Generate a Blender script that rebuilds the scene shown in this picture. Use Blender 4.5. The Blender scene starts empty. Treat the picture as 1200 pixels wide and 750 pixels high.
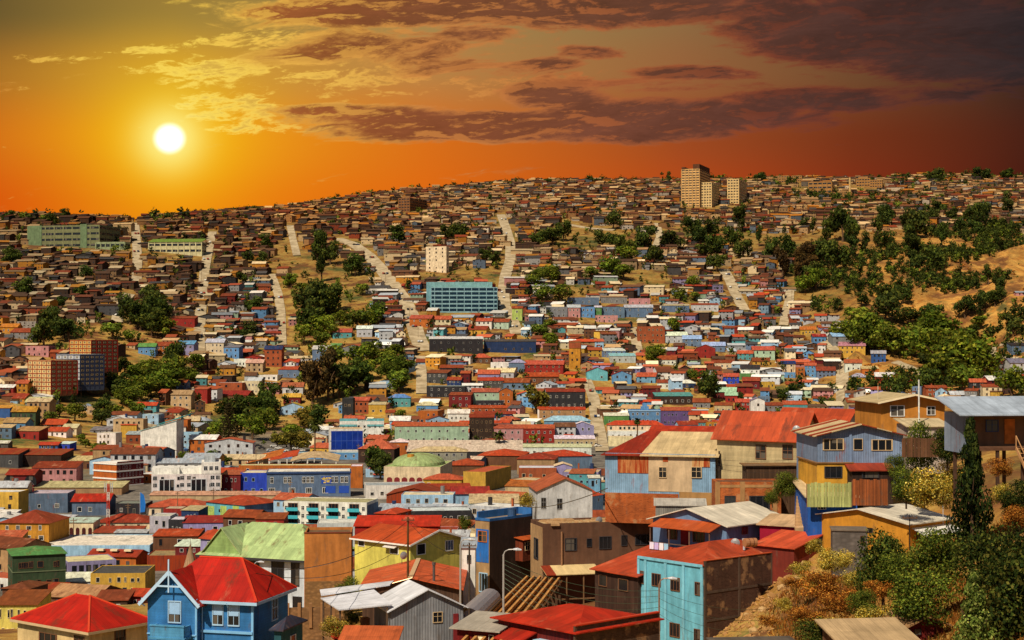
import bpy, math, random, numpy as np
from mathutils import Vector, noise as mnoise
random.seed(11)
RNG = np.random.default_rng(7)
R = math.radians
scene = bpy.context.scene
COL = scene.collection
F = 1903.0; ZC = 60.0; TILT = math.atan(25/1903.0)

# ------------------------------------------------------------------ helpers
def ray(px, py):
    """slopes (X/Y, (Z-ZC)/Y) of the sight line through a point of the photograph"""
    a = (px-600)/F; b = (375-py)/F
    y = math.cos(TILT)-b*math.sin(TILT); z = math.sin(TILT)+b*math.cos(TILT)
    return a/y, z/y
def project(X, Y, Z):
    dz = Z-ZC
    f = Y*math.cos(TILT)+dz*math.sin(TILT); u = -Y*math.sin(TILT)+dz*math.cos(TILT)
    return 600+F*X/f, 375-F*u/f
def lin(c):
    o = []
    for v in c[:3]:
        v = v/255.0
        o.append(v/12.92 if v <= .04045 else ((v+.055)/1.055)**2.4)
    return tuple(o)
PAL = {
 'white':(234,230,222),'cream':(232,212,172),'beige':(196,168,128),'tan':(176,140,98),'brown':(112,74,50),
 'dark brown':(66,46,36),'grey':(132,132,134),'pale grey':(196,198,202),'charcoal':(50,48,52),'slate blue':(104,124,152),
 'pale blue':(160,194,222),'light blue':(116,166,196),'sky blue':(98,148,196),'blue':(54,92,154),'royal blue':(44,72,190),
 'navy':(38,58,100),'lilac':(156,148,190),'purple':(98,78,130),'pink':(200,140,138),'red':(158,46,38),'maroon':(118,34,36),
 'orange':(190,104,42),'ochre':(196,134,44),'yellow':(210,166,66),'lemon':(226,206,102),'mint':(176,204,176),'green':(92,140,76),
 'dark green':(62,80,54),'teal':(70,134,134),'turquoise':(92,160,166),'aqua':(110,190,200),'lime':(176,200,104),'rust':(150,70,38),
 'brick':(160,82,48),'salmon':(188,92,60),'concrete':(150,144,132),'pale green':(164,182,122),'magenta':(170,24,58),
 'rust red':(150,56,32),'bright red':(186,42,22),'orange red':(186,70,36),'rust brown':(124,66,40),'tin':(166,174,184),'silver':(190,196,202),
 'glassy teal':(142,182,190),'dull brown':(92,66,48),'dark grey':(78,76,78),'light tan':(206,182,140),
}
def pal(n): return lin(PAL[n])

class MB:
    def __init__(s): s.v=[]; s.f=[]; s.m=[]
    def poly(s, pts, m=0):
        k=len(s.v); s.v += [tuple(p) for p in pts]; s.f.append(tuple(range(k,k+len(pts)))); s.m.append(m); return s
    def box(s,x0,x1,y0,y1,z0,z1,m=0,bottom=True):
        if x0>x1: x0,x1=x1,x0
        if y0>y1: y0,y1=y1,y0
        P=[(x0,y0,z0),(x1,y0,z0),(x1,y1,z0),(x0,y1,z0),(x0,y0,z1),(x1,y0,z1),(x1,y1,z1),(x0,y1,z1)]
        k=len(s.v); s.v+=P
        for q in ((0,1,5,4),(1,2,6,5),(2,3,7,6),(3,0,4,7),(4,5,6,7))+(((3,2,1,0),) if bottom else ()):
            s.f.append(tuple(k+i for i in q)); s.m.append(m)
        return s
    def beam(s,p,q,a,b=None,m=0):
        """rectangular bar from p to q"""
        b=b or a; p=Vector(p); q=Vector(q); d=(q-p).normalized()
        up=Vector((0,0,1)) if abs(d.z)<.95 else Vector((0,1,0))
        u=d.cross(up).normalized()*a/2; w=u.cross(d).normalized()*b/2
        k=len(s.v); s.v+=[tuple(c) for c in (p-u-w,p+u-w,p+u+w,p-u+w,q-u-w,q+u-w,q+u+w,q-u+w)]
        for f in ((0,1,2,3),(7,6,5,4),(0,4,5,1),(1,5,6,2),(2,6,7,3),(3,7,4,0)):
            s.f.append(tuple(k+i for i in f)); s.m.append(m)
        return s
    def tube(s,p,q,r0,r1=None,n=8,m=0,cap=True):
        r1=r0 if r1 is None else r1; p=Vector(p); q=Vector(q); d=(q-p).normalized()
        up=Vector((0,0,1)) if abs(d.z)<.95 else Vector((0,1,0))
        u=d.cross(up).normalized(); w=u.cross(d).normalized(); k=len(s.v)
        for c,r in ((p,r0),(q,r1)):
            for i in range(n):
                t=2*math.pi*i/n; s.v.append(tuple(c+u*r*math.cos(t)+w*r*math.sin(t)))
        for i in range(n):
            j=(i+1)%n; s.f.append((k+i,k+j,k+n+j,k+n+i)); s.m.append(m)
        if cap:
            s.f.append(tuple(k+n+i for i in range(n))); s.m.append(m)
            s.f.append(tuple(k+n-1-i for i in range(n))); s.m.append(m)
        return s
    def slab(s, polys, t, m=0):
        """sheet of thickness t under the given top polygons; sides only on free edges"""
        key=lambda p:(round(p[0],3),round(p[1],3),round(p[2],3)); cnt={}
        for P in polys:
            for i in range(len(P)):
                e=frozenset((key(P[i]),key(P[(i+1)%len(P)]))); cnt[e]=cnt.get(e,0)+1
        dn=lambda p:(p[0],p[1],p[2]-t)
        for P in polys:
            s.poly(P,m); s.poly([dn(p) for p in reversed(P)],m)
            for i in range(len(P)):
                a,b=P[i],P[(i+1)%len(P)]
                if cnt[frozenset((key(a),key(b)))]==1: s.poly([a,dn(a),dn(b),b],m)
        return s
    def build(s,name,mats,parent=None,color=None,loc=(0,0,0),rz=0,smooth=False):
        me=bpy.data.meshes.new(name); me.from_pydata(s.v,[],s.f)
        mats=mats if isinstance(mats,(list,tuple)) else [mats]
        for m in mats: me.materials.append(m)
        if len(mats)>1: me.polygons.foreach_set('material_index',s.m)
        uv(me)
        if smooth: me.polygons.foreach_set('use_smooth',[True]*len(me.polygons))
        return link(name,me,parent,color,loc,rz)
def uv(me):
    L=me.uv_layers.new(name='UVMap'); n=len(me.loops); out=np.zeros((n,2))
    V=np.array([v.co for v in me.vertices]).reshape(-1,3)
    for p in me.polygons:
        nrm=p.normal
        if abs(nrm.z)>.995: u=np.array((1.,0,0)); w=np.array((0,1.,0))
        else:
            uu=Vector((0,0,1)).cross(nrm).normalized(); ww=nrm.cross(uu); u=np.array(uu); w=np.array(ww)
        idx=list(p.vertices); P=V[idx]; s=p.loop_start
        out[s:s+len(idx),0]=P@u; out[s:s+len(idx),1]=P@w
    L.data.foreach_set('uv',out.ravel())
def link(name,me,parent=None,color=None,loc=(0,0,0),rz=0):
    o=bpy.data.objects.new(name,me); COL.objects.link(o); o.location=loc; o.rotation_euler=(0,0,rz)
    if parent is not None: o.parent=parent
    if color is not None: o.color=(*color,1)
    return o
def tag(o,label=None,cat=None,group=None,kind=None):
    if label: o['label']=label
    if cat: o['category']=cat
    if group: o['group']=group
    if kind: o['kind']=kind
    return o
def empty(name,loc,rz=0):
    o=bpy.data.objects.new(name,None); COL.objects.link(o); o.location=loc; o.rotation_euler=(0,0,rz); o.empty_display_size=.5; return o

# ------------------------------------------------------------------ materials
class S:
    """socket wrapper with arithmetic, for compact node graphs"""
    nt=None
    def __init__(s,k): s.k=k
    @staticmethod
    def m(op,*a,clamp=False):
        n=S.nt.nodes.new('ShaderNodeMath'); n.operation=op; n.use_clamp=clamp
        for i,x in enumerate(a):
            if isinstance(x,S): S.nt.links.new(x.k,n.inputs[i])
            else: n.inputs[i].default_value=x
        return S(n.outputs[0])
    def __add__(s,o): return S.m('ADD',s,o)
    def __radd__(s,o): return S.m('ADD',o,s)
    def __sub__(s,o): return S.m('SUBTRACT',s,o)
    def __rsub__(s,o): return S.m('SUBTRACT',o,s)
    def __mul__(s,o): return S.m('MULTIPLY',s,o)
    def __rmul__(s,o): return S.m('MULTIPLY',o,s)
    def __truediv__(s,o): return S.m('DIVIDE',s,o)
def mx(a,b): return S.m('MAXIMUM',a,b)
def smooth(x,a,b,o0=0.,o1=1.):
    n=S.nt.nodes.new('ShaderNodeMapRange'); n.interpolation_type='SMOOTHSTEP'
    S.nt.links.new(x.k,n.inputs['Value'])
    for k,v in zip(('From Min','From Max','To Min','To Max'),(a,b,o0,o1)): n.inputs[k].default_value=v
    return S(n.outputs[0])
def remap(x,a,b,o0=0.,o1=1.):
    n=S.nt.nodes.new('ShaderNodeMapRange'); S.nt.links.new(x.k,n.inputs['Value'])
    for k,v in zip(('From Min','From Max','To Min','To Max'),(a,b,o0,o1)): n.inputs[k].default_value=v
    return S(n.outputs[0])
def rgb(c):
    n=S.nt.nodes.new('ShaderNodeRGB'); n.outputs[0].default_value=(*c,1); return S(n.outputs[0])
def mix(f,a,b,mode='MIX'):
    n=S.nt.nodes.new('ShaderNodeMix'); n.data_type='RGBA'; n.blend_type=mode
    if isinstance(f,S): S.nt.links.new(f.k,n.inputs[0])
    else: n.inputs[0].default_value=f
    for i,x in ((6,a),(7,b)):
        if isinstance(x,S): S.nt.links.new(x.k,n.inputs[i])
        else: n.inputs[i].default_value=(*x,1)
    return S(n.outputs[2])
def gain(c,f):
    """colour times a number socket"""
    n=S.nt.nodes.new('ShaderNodeVectorMath'); n.operation='SCALE'
    S.nt.links.new(c.k,n.inputs[0])
    if isinstance(f,S): S.nt.links.new(f.k,n.inputs['Scale'])
    else: n.inputs['Scale'].default_value=f
    return S(n.outputs[0])
def xyz(v):
    n=S.nt.nodes.new('ShaderNodeSeparateXYZ'); S.nt.links.new(v.k,n.inputs[0]); return [S(k) for k in n.outputs]
def comb(x,y,z=0.):
    n=S.nt.nodes.new('ShaderNodeCombineXYZ')
    for i,q in enumerate((x,y,z)):
        if isinstance(q,S): S.nt.links.new(q.k,n.inputs[i])
        else: n.inputs[i].default_value=q
    return S(n.outputs[0])
def noise(v,scale,detail=3,rough=.55,dist=0.):
    n=S.nt.nodes.new('ShaderNodeTexNoise'); n.inputs['Scale'].default_value=scale; n.inputs['Detail'].default_value=detail
    n.inputs['Roughness'].default_value=rough; n.inputs['Distortion'].default_value=dist
    S.nt.links.new(v.k,n.inputs['Vector']); return S(n.outputs['Fac'])
def white(v):
    n=S.nt.nodes.new('ShaderNodeTexWhiteNoise'); n.noise_dimensions='3D'; S.nt.links.new(v.k,n.inputs['Vector']); return S(n.outputs['Value'])
def new_mat(name):
    m=bpy.data.materials.new(name); m.use_nodes=True; nt=m.node_tree; nt.nodes.clear(); S.nt=nt
    out=nt.nodes.new('ShaderNodeOutputMaterial'); b=nt.nodes.new('ShaderNodeBsdfPrincipled'); nt.links.new(b.outputs[0],out.inputs[0])
    b.inputs['Specular IOR Level'].default_value=.25
    def setb(col=None,rough=None,metal=None,bump=None,bs=.3,bd=.05):
        if col is not None: nt.links.new(col.k,b.inputs['Base Color'])
        if rough is not None:
            if isinstance(rough,S): nt.links.new(rough.k,b.inputs['Roughness'])
            else: b.inputs['Roughness'].default_value=rough
        if metal is not None: b.inputs['Metallic'].default_value=metal
        if bump is not None:
            n=nt.nodes.new('ShaderNodeBump'); n.inputs['Strength'].default_value=bs; n.inputs['Distance'].default_value=bd
            nt.links.new(bump.k,n.inputs['Height']); nt.links.new(n.outputs[0],b.inputs['Normal'])
    return m,setb,b
def uvv(): return S(S.nt.nodes.new('ShaderNodeTexCoord').outputs['UV'])
def objc(): return S(S.nt.nodes.new('ShaderNodeTexCoord').outputs['Object'])
def ocol():
    n=S.nt.nodes.new('ShaderNodeObjectInfo'); return S(n.outputs['Color']),S(n.outputs['Random'])
def wpos(): return S(S.nt.nodes.new('ShaderNodeNewGeometry').outputs['Position'])
MAT={}
def wall_base(kind):
    m,setb,b=new_mat('wall_'+kind); c,rnd=ocol(); u,v,_=xyz(uvv()); p=wpos()
    big=noise(p,.35,4,.6); fine=noise(p,2.2,4,.65)
    streak=noise(comb(u*1.3,v*.16,rnd*40.),1.2,4,.6)
    d=remap(big,.3,.7,.72,1.10)*remap(fine,.25,.75,.86,1.08)*remap(streak,.35,.75,1.06,.68)
    bump=fine; bs=.15; col=gain(c,d)
    stain=smooth(noise(comb(u*.9,v*.22,rnd*90.),1.6,5,.7),.56,.72)
    col=mix(stain*.5,col,(.12,.085,.06))
    if kind=='siding':
        fr=S.m('FRACT',v/.19); ln=smooth(fr,.0,.14); col=gain(col,.62+.38*ln); bump=fr; bs=.5
        b_id=white(comb(S.m('FLOOR',v/.19),rnd*9.,0.)); col=gain(col,.92+.13*b_id)
    if kind=='tin':
        fr=S.m('FRACT',u/.24); ln=S.m('ABSOLUTE',fr-.5)*2.; col=gain(col,.80+.24*ln); bump=ln; bs=.6
        sid=white(comb(S.m('FLOOR',u/.95),S.m('FLOOR',v/2.4),rnd*5.)); col=gain(col,.84+.24*sid)
        rs=smooth(noise(comb(u*1.1,v*.2,rnd*20.),1.1,5,.7),.58,.72); col=mix(rs*.7,col,lin((138,66,34)))
    if kind=='planks':
        fr=S.m('FRACT',u/.16); ln=smooth(fr,0.,.18); sid=white(comb(S.m('FLOOR',u/.16),rnd*5.,0.)); col=gain(col,(.55+.45*ln)*(.7+.5*sid)); bump=ln; bs=.5
    if kind=='brick':
        n=S.nt.nodes.new('ShaderNodeTexBrick'); S.nt.links.new(uvv().k,n.inputs['Vector']); n.inputs['Scale'].default_value=1.
        n.inputs['Brick Width'].default_value=.34; n.inputs['Row Height'].default_value=.13; n.inputs['Mortar Size'].default_value=.018
        n.inputs['Color1'].default_value=(1,1,1,1); n.inputs['Color2'].default_value=(.55,.5,.5,1); n.inputs['Mortar'].default_value=(1.2,1.15,1.1,1); n.inputs['Bias'].default_value=-.2
        col=mix(1.,col,S(n.outputs[0]),'MULTIPLY'); bump=S(n.outputs['Fac']); bs=.3
        hole=smooth(noise(p,.7,3,.6),.55,.66); col=mix(hole*.6,col,lin((170,130,90)))
    if kind=='stone':
        n=S.nt.nodes.new('ShaderNodeTexVoronoi'); n.inputs['Scale'].default_value=1.7; S.nt.links.new(comb(u*1.,v*1.6,0.).k,n.inputs['Vector'])
        col=mix(.5,col,gain(c,remap(S(n.outputs['Distance']),0.,.6,1.2,.35))); bump=S(n.outputs['Distance']); bs=.8
    if kind=='rust':
        st=noise(comb(u*2.4,v*.12,rnd*10.),1.3,5,.7); f1=smooth(st,.42,.6); col=mix(f1,col,lin((150,52,16)))
        f2=smooth(noise(comb(u*3.,v*.2,7.),1.5,4,.6),.6,.7); col=mix(f2*.8,col,lin((88,28,14)))
        fr=S.m('FRACT',u/.24); ln=S.m('ABSOLUTE',fr-.5)*2.; bump=ln; bs=.4
    setb(col,.88,bump=bump,bs=bs,bd=.04); MAT[kind]=m
for k in ('plaster','siding','tin','planks','brick','stone','rust'): wall_base(k)
def roof_mat(kind):
    m,setb,b=new_mat('roof_'+kind); c,rnd=ocol(); u,v,_=xyz(uvv()); p=wpos()
    d=remap(noise(p,.5,5,.65),.3,.7,.74,1.1)*remap(noise(comb(u*1.6,v*.22,rnd*50.),1.4,5,.65),.3,.75,1.08,.70)
    if kind=='metal':
        sid=white(comb(S.m('FLOOR',u/.9),S.m('FLOOR',v/2.9),rnd*30.)); fr=S.m('FRACT',u/.9); seam=smooth(S.m('ABSOLUTE',fr-.5),.46,.5)
        fc=S.m('ABSOLUTE',S.m('FRACT',u/.18)-.5)*2.; lap=smooth(S.m('FRACT',v/2.9),.97,1.)
        col=gain(c,d*(.80+.34*sid)*(1.-.28*seam)*(1.-.22*lap)*(.93+.1*fc))
        rs=smooth(noise(comb(u*.9,v*.35,rnd*70.),.9,6,.72),.52,.70); col=mix(rs*.78,col,lin((98,46,28)))
        fade=smooth(noise(comb(u*.7,v*.3,rnd*130.),.6,5,.65),.58,.74); col=mix(fade*.34,col,lin((226,170,130)))
        setb(col,.55,bump=fc,bs=.35,bd=.03)
    if kind=='sheet':   # unpainted pale zinc sheets
        sid=white(comb(S.m('FLOOR',u/.9),S.m('FLOOR',v/2.6),rnd*30.)); seam=smooth(S.m('ABSOLUTE',S.m('FRACT',u/.9)-.5),.45,.5)
        fc=S.m('ABSOLUTE',S.m('FRACT',u/.18)-.5)*2.; lap=smooth(S.m('FRACT',v/2.6),.97,1.)
        col=gain(c,d*(.86+.2*sid)*(1.-.25*seam)*(1.-.2*lap)*(.94+.08*fc))
        rs=smooth(noise(comb(u*.8,v*.25,rnd*70.),1.,6,.7),.66,.82); col=mix(rs*.5,col,lin((140,78,44)))
        setb(col,.5,bump=fc,bs=.3,bd=.03)
    if kind=='flat':
        n2=noise(p,.9,5,.7); col=gain(c,d*remap(n2,.3,.7,.75,1.12)); sp=smooth(noise(p,.25,3,.6),.58,.62); col=mix(sp*.45,col,(.10,.085,.07))
        setb(col,.9,bump=n2,bs=.3)
    if kind=='patched':  # rust sheets replaced with bare zinc ones
        sid=white(comb(S.m('FLOOR',u/1.5),rnd*30.,0.)); sel=smooth(sid,.62,.66)
        rust=gain(rgb(lin((150,56,30))),d*remap(noise(comb(u*2.,v*.3,1.),1.,5,.7),.3,.7,.7,1.3))
        fc=S.m('ABSOLUTE',S.m('FRACT',u/.18)-.5)*2.; col=mix(sel,gain(c,d),rust); setb(gain(col,.92+.1*fc),.6,bump=fc,bs=.35,bd=.03)
    MAT['r_'+kind]=m
for k in ('metal','sheet','flat','patched'): roof_mat(k)
def simple(name,rough=.7,metal=0.,spec=.3,vary=.1,emit=None):
    m,setb,b=new_mat(name); c,rnd=ocol(); p=wpos()
    setb(gain(c,remap(noise(p,1.5,4,.6),.3,.7,1-vary,1+vary)),rough,metal); b.inputs['Specular IOR Level'].default_value=spec; MAT[name]=m
simple('paint',.6); simple('metal_paint',.4,.3,.5,.06); simple('wood',.85,0,.2,.3); simple('stone_rubble',.95,0,.1,.25); simple('cloth',.9,0,.1,.12)
m,setb,b=new_mat('glass'); c,rnd=ocol(); p=wpos()
gl=mix(smooth(white(comb(S.m('FLOOR',xyz(p)[0]*.7),S.m('FLOOR',xyz(p)[2]*.4),S.m('FLOOR',xyz(p)[1]*.7))),.80,.84),rgb((.010,.012,.016)),rgb((.10,.085,.07)))
setb(gl,.12); b.inputs['Specular IOR Level'].default_value=.5; MAT['glass']=m
m,setb,b=new_mat('blue_glass'); c,rnd=ocol(); p=wpos(); setb(gain(c,remap(noise(p,.3,3),.3,.7,.75,1.2)),.15); MAT['blue_glass']=m
m,setb,b=new_mat('far_house'); n=S.nt.nodes.new('ShaderNodeAttribute'); n.attribute_name='Col'; p=wpos()
setb(gain(S(n.outputs['Color']),remap(noise(p,.5,3,.7),.3,.7,.75,1.15)),.85); MAT['far_house']=m
def foliage(name,trans):
    m,setb,b=new_mat(name); n=S.nt.nodes.new('ShaderNodeAttribute'); n.attribute_name='Col'; c,rnd=ocol(); p=wpos()
    col=mix(1.,S(n.outputs['Color']),c,'MULTIPLY'); setb(gain(col,remap(noise(p,.25,3,.6),.3,.7,.7,1.3)),.75); b.inputs['Specular IOR Level'].default_value=.06
    nt=S.nt; tr=nt.nodes.new('ShaderNodeBsdfTranslucent'); nt.links.new(gain(col,1.2).k,tr.inputs['Color'])
    ms=nt.nodes.new('ShaderNodeMixShader'); ms.inputs[0].default_value=trans
    nt.links.new(b.outputs[0],ms.inputs[1]); nt.links.new(tr.outputs[0],ms.inputs[2])
    out=[x for x in nt.nodes if x.type=='OUTPUT_MATERIAL'][0]; nt.links.new(ms.outputs[0],out.inputs[0]); MAT[name]=m
foliage('leaves',.22)
m,setb,b=new_mat('bark'); c,rnd=ocol(); p=objc(); setb(gain(c,remap(noise(p,3.,4,.7),.3,.7,.6,1.3)),.95); MAT['bark']=m
# ground
m,setb,b=new_mat('ground_soil'); p=wpos(); X,Y,Z=xyz(p)
n1=noise(p,.02,5,.65); n2=noise(p,.11,5,.7); n3=noise(p,.9,4,.7)
dry=mix(smooth(n2,.38,.62),rgb((.36,.17,.032)),rgb((.50,.32,.075)))
dry=mix(smooth(noise(p,.05,4,.6),.5,.62),dry,rgb((.19,.075,.022)))
grn=mix(smooth(n3,.35,.65),rgb((.035,.055,.012)),rgb((.11,.13,.025)))
col=mix(smooth(n1+.35*n2,.68,.86),dry,grn)
urban=mix(smooth(n2,.4,.6),rgb((.11,.095,.08)),rgb((.22,.19,.155)))
fl=S.m('MULTIPLY',smooth(Z,9.,2.),smooth(Y,300.,390.))
rav=S.m('MULTIPLY',smooth(X/Y,.15,.24),S.m('MULTIPLY',smooth(Y,640.,760.),smooth(Y,1900.,1600.)))
orange=mix(smooth(n2,.35,.6),rgb((.42,.165,.026)),rgb((.54,.28,.06))); orange=mix(smooth(noise(p,.045,5,.7),.48,.6),orange,rgb((.20,.075,.02))); orange=mix(smooth(noise(p,.03,4,.65),.56,.66),orange,rgb((.10,.095,.025)))
gul=smooth(noise(comb(X*.035+Y*.012,Y*.010,Z*.02),1.,6,.7,1.2),.40,.62); orange=gain(orange,.62+.62*gul); col=mix(rav*.92,col,orange); col=mix(fl,col,urban)
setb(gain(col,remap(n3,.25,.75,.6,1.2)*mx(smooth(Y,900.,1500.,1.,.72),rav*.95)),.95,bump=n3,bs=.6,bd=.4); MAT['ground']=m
m,setb,b=new_mat('road_concrete'); p=wpos(); setb(mix(smooth(noise(p,.15,4,.6),.35,.65),rgb((.30,.225,.13)),rgb((.48,.38,.24))),.9); MAT['road']=m
m,setb,b=new_mat('brick_red_soil'); MAT['_']=m
# ------------------------------------------------------------------ terrain
YS=[20,60,90,120,150,180,220,270,330,400,570,640,815,950,1050,1120,1230,1330,1500,1750,2050,2400,2900,5000,14000]
PX=[-900,-150,0,150,300,450,600,720,830,950,1100,1200,1400,2200]
def rows(**k): return k
TR={
 -150:[1900,1100,930,850,815,785,758,735,715,694,600,566,500,465,425,402,366,330,296,256,262,275,300,340,378],
 0:   [1900,1100,930,845,810,780,755,730,712,694,600,566,505,468,430,402,366,332,296,257,262,275,300,340,378],
 150: [1900,1100,930,835,805,778,752,728,710,694,600,570,522,492,452,416,378,345,302,256,262,275,300,340,378],
 300: [1900,1100,930,825,795,772,735,722,706,694,600,574,538,516,482,454,404,370,316,260,246,256,285,335,378],
 450: [1900,1100,930,820,785,745,715,708,702,692,600,578,540,518,478,448,396,362,308,264,236,227,262,330,378],
 600: [1900,1100,930,815,775,725,705,702,698,690,600,578,540,518,478,448,400,366,310,264,231,213,250,325,378],
 720: [1900,1100,930,810,770,705,690,690,690,685,600,578,540,518,479,449,402,367,312,264,229,211,246,325,378],
 830: [1900,1050,900,800,765,640,600,640,665,680,600,578,540,518,480,450,405,369,316,266,228,210,245,325,378],
 950: [1800,980,840,760,668,598,574,620,660,675,600,578,538,512,482,452,410,372,322,268,228,208,244,325,378],
 1100:[1700,930,800,718,644,560,552,600,640,640,560,540,500,474,450,430,398,350,303,264,226,206,244,325,378],
 1200:[1600,900,760,660,596,528,536,590,620,610,540,515,480,456,436,420,384,336,292,258,226,209,246,325,378],
 1400:[1400,820,700,600,540,490,500,560,600,600,520,500,460,436,420,400,360,322,284,250,224,212,250,325,378]}
TR[-900]=TR[-150]; TR[2200]=TR[1400]
tab=np.array([TR[p] for p in PX],float); LY=np.log(np.array(YS,float))
NP,NY=190,300
gp=np.linspace(-900,2200,NP); gl_=np.linspace(LY[0],LY[-1],NY)
tmp=np.array([np.interp(gl_,LY,tab[i]) for i in range(len(PX))])
G=np.array([np.interp(gp,PX,tmp[:,j]) for j in range(NY)]).T
def blur(A,ax,n):
    for _ in range(n):
        P=np.pad(A,[(1,1) if i==ax else (0,0) for i in range(2)],mode='edge')
        A=(P[:-2]+2*P[1:-1]+P[2:])/4 if ax==0 else (P[:,:-2]+2*P[:,1:-1]+P[:,2:])/4
    return A
G=blur(blur(G,1,3),0,6)
GY=np.exp(gl_); GZ=ZC+np.array([[ray(600,G[i,j])[1]*GY[j] for j in range(NY)] for i in range(NP)])
for i in range(NP):          # natural unevenness of the hills
    for j in range(NY):
        Y=GY[j]; X=(gp[i]-600)/F*Y
        k=min(max((Y-930)/250,0),1)*min(max((2600-Y)/400,0),1)
        if k>0:
            can=min(max((gp[i]-930)/90,0),1)*min(max((1650-Y)/200,0),1)
            GZ[i,j]+=k*(4+16*can)*(mnoise.fractal(Vector((X/(150-60*can),Y/(190-60*can),.3)),.9,2.1,4))
        if 60<Y<260 and gp[i]>860:
            GZ[i,j]+=.9*min((gp[i]-860)/60,1)*mnoise.fractal(Vector((X/7,Y/7,1.3)),.8,2.1,3)
def zt(X,Y):
    p=600+F*X/Y; a=(p-gp[0])/(gp[1]-gp[0]); b=(math.log(max(Y,20.5))-gl_[0])/(gl_[1]-gl_[0])
    a=min(max(a,0),NP-1.001); b=min(max(b,0),NY-1.001); i=int(a); j=int(b); a-=i; b-=j
    return (GZ[i,j]*(1-a)+GZ[i+1,j]*a)*(1-b)+(GZ[i,j+1]*(1-a)+GZ[i+1,j+1]*a)*b
def hit(px,py,y0=350.,y1=4500.):
    """first ground point along a sight line beyond depth y0"""
    u,v=ray(px,py); Y=y0; st=1.012
    while Y<y1:
        if ZC+v*Y<=zt(u*Y,Y): 
            lo,hi=Y/st,Y
            for _ in range(12):
                mid=(lo+hi)/2
                if ZC+v*mid<=zt(u*mid,mid): hi=mid
                else: lo=mid
            return u*hi,hi,zt(u*hi,hi)
        Y*=st
    return None
vs=[((gp[i]-600)/F*GY[j],GY[j],GZ[i,j]) for i in range(NP) for j in range(NY)]
fs=[(i*NY+j,(i+1)*NY+j,(i+1)*NY+j+1,i*NY+j+1) for i in range(NP-1) for j in range(NY-1)]
me=bpy.data.meshes.new('ground'); me.from_pydata(vs,[],fs); me.materials.append(MAT['ground']); me.polygons.foreach_set('use_smooth',[True]*len(fs))
tag(link('ground',me),kind='structure')
mb=MB(); mb.poly([(-9000,-400,-6),(9000,-400,-6),(20000,16000,-6),(-20000,16000,-6)]); tag(mb.build('terrain',MAT['ground']),kind='structure')
# roads as draped strips
ROADS=[(7,'street',[(158,262),(160,285),(161,305),(160,330)]),(7,'street',[(152,345),(140,358),(137,378)]),
 (7,'street',[(249,272),(245,290),(240,315),(237,345),(234,380),(233,415)]),(6,'street',[(318,322),(326,345),(329,365),(330,405)]),
 (10,'street',[(395,280),(415,287),(432,300),(447,316),(462,336),(474,352),(483,372),(488,392),(496,412)]),(6,'stairway',[(492,418),(494,440),(494,462)]),
 (8,'street',[(587,252),(593,268),(598,285),(598,305),(592,325),(590,342),(591,360),(600,375),(606,392)]),
 (8,'street',[(848,316),(856,330),(862,345),(872,364)]),(6,'street',[(926,338),(925,352),(921,368),(918,382)]),
 (6,'street',[(742,384),(745,400),(749,418)]),(6,'street',[(686,444),(691,455),(696,468),(698,486),(702,505),(706,530)]),
 (6,'street',[(960,396),(975,408),(982,414)]),(7,'stairway',[(987,425),(987,450),(988,480)]),
 (6,'street',[(1050,424),(1068,432),(1082,440)]),(6,'street',[(1200,400),(1178,403),(1163,408),(1160,414),(1172,420),(1190,422)]),
 (6,'path',[(190,480),(183,488),(172,505),(165,520)]),(5,'path',[(52,462),(60,468),(72,470)]),(7,'street',[(516,482),(519,490),(521,497)]),
 (6,'street',[(770,262),(773,278),(768,290)]),(6,'path',[(340,265),(343,280),(348,300)]),(6,'street',[(660,262),(690,268),(720,270)])]
road_px=[]
for w,nm,pl in ROADS:
    pts=[]
    for (a,b) in zip(pl[:-1],pl[1:]):
        for t in np.linspace(0,1,9)[:-1]: pts.append((a[0]+(b[0]-a[0])*t,a[1]+(b[1]-a[1])*t))
    pts.append(pl[-1]); H=[hit(*p) for p in pts]; H=[h for h in H if h]
    road_px+=[(q[0],q[1],w) for q in pts]
    mb=MB(); L=[]
    for i,h in enumerate(H):
        a=Vector(H[max(i-1,0)][:2]); b=Vector(H[min(i+1,len(H)-1)][:2]); d=(b-a).normalized(); n=Vector((d.y,-d.x))
        row=[]
        for s in (-1,-.34,.34,1):
            x=h[0]+n.x*w*.62*s; y=h[1]+n.y*w*.62*s; row.append((x,y,zt(x,y)+.7))
        L.append(row)
    for r0,r1 in zip(L[:-1],L[1:]):
        for k in range(3): mb.poly([r0[k],r0[k+1],r1[k+1],r1[k]])
        mb.poly([r0[0],r1[0],(r1[0][0],r1[0][1],r1[0][2]-3),(r0[0][0],r0[0][1],r0[0][2]-3)])
        mb.poly([r1[3],r0[3],(r0[3][0],r0[3][1],r0[3][2]-3),(r1[3][0],r1[3][1],r1[3][2]-3)])
    tag(mb.build(nm,MAT['road'],smooth=False),kind='structure')
def near_road(px,py,extra=0.):
    for x,y,w in road_px:
        if abs(px-x)<w*.75+4+extra and abs(py-y)<4.5+extra: return True
    return False

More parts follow.
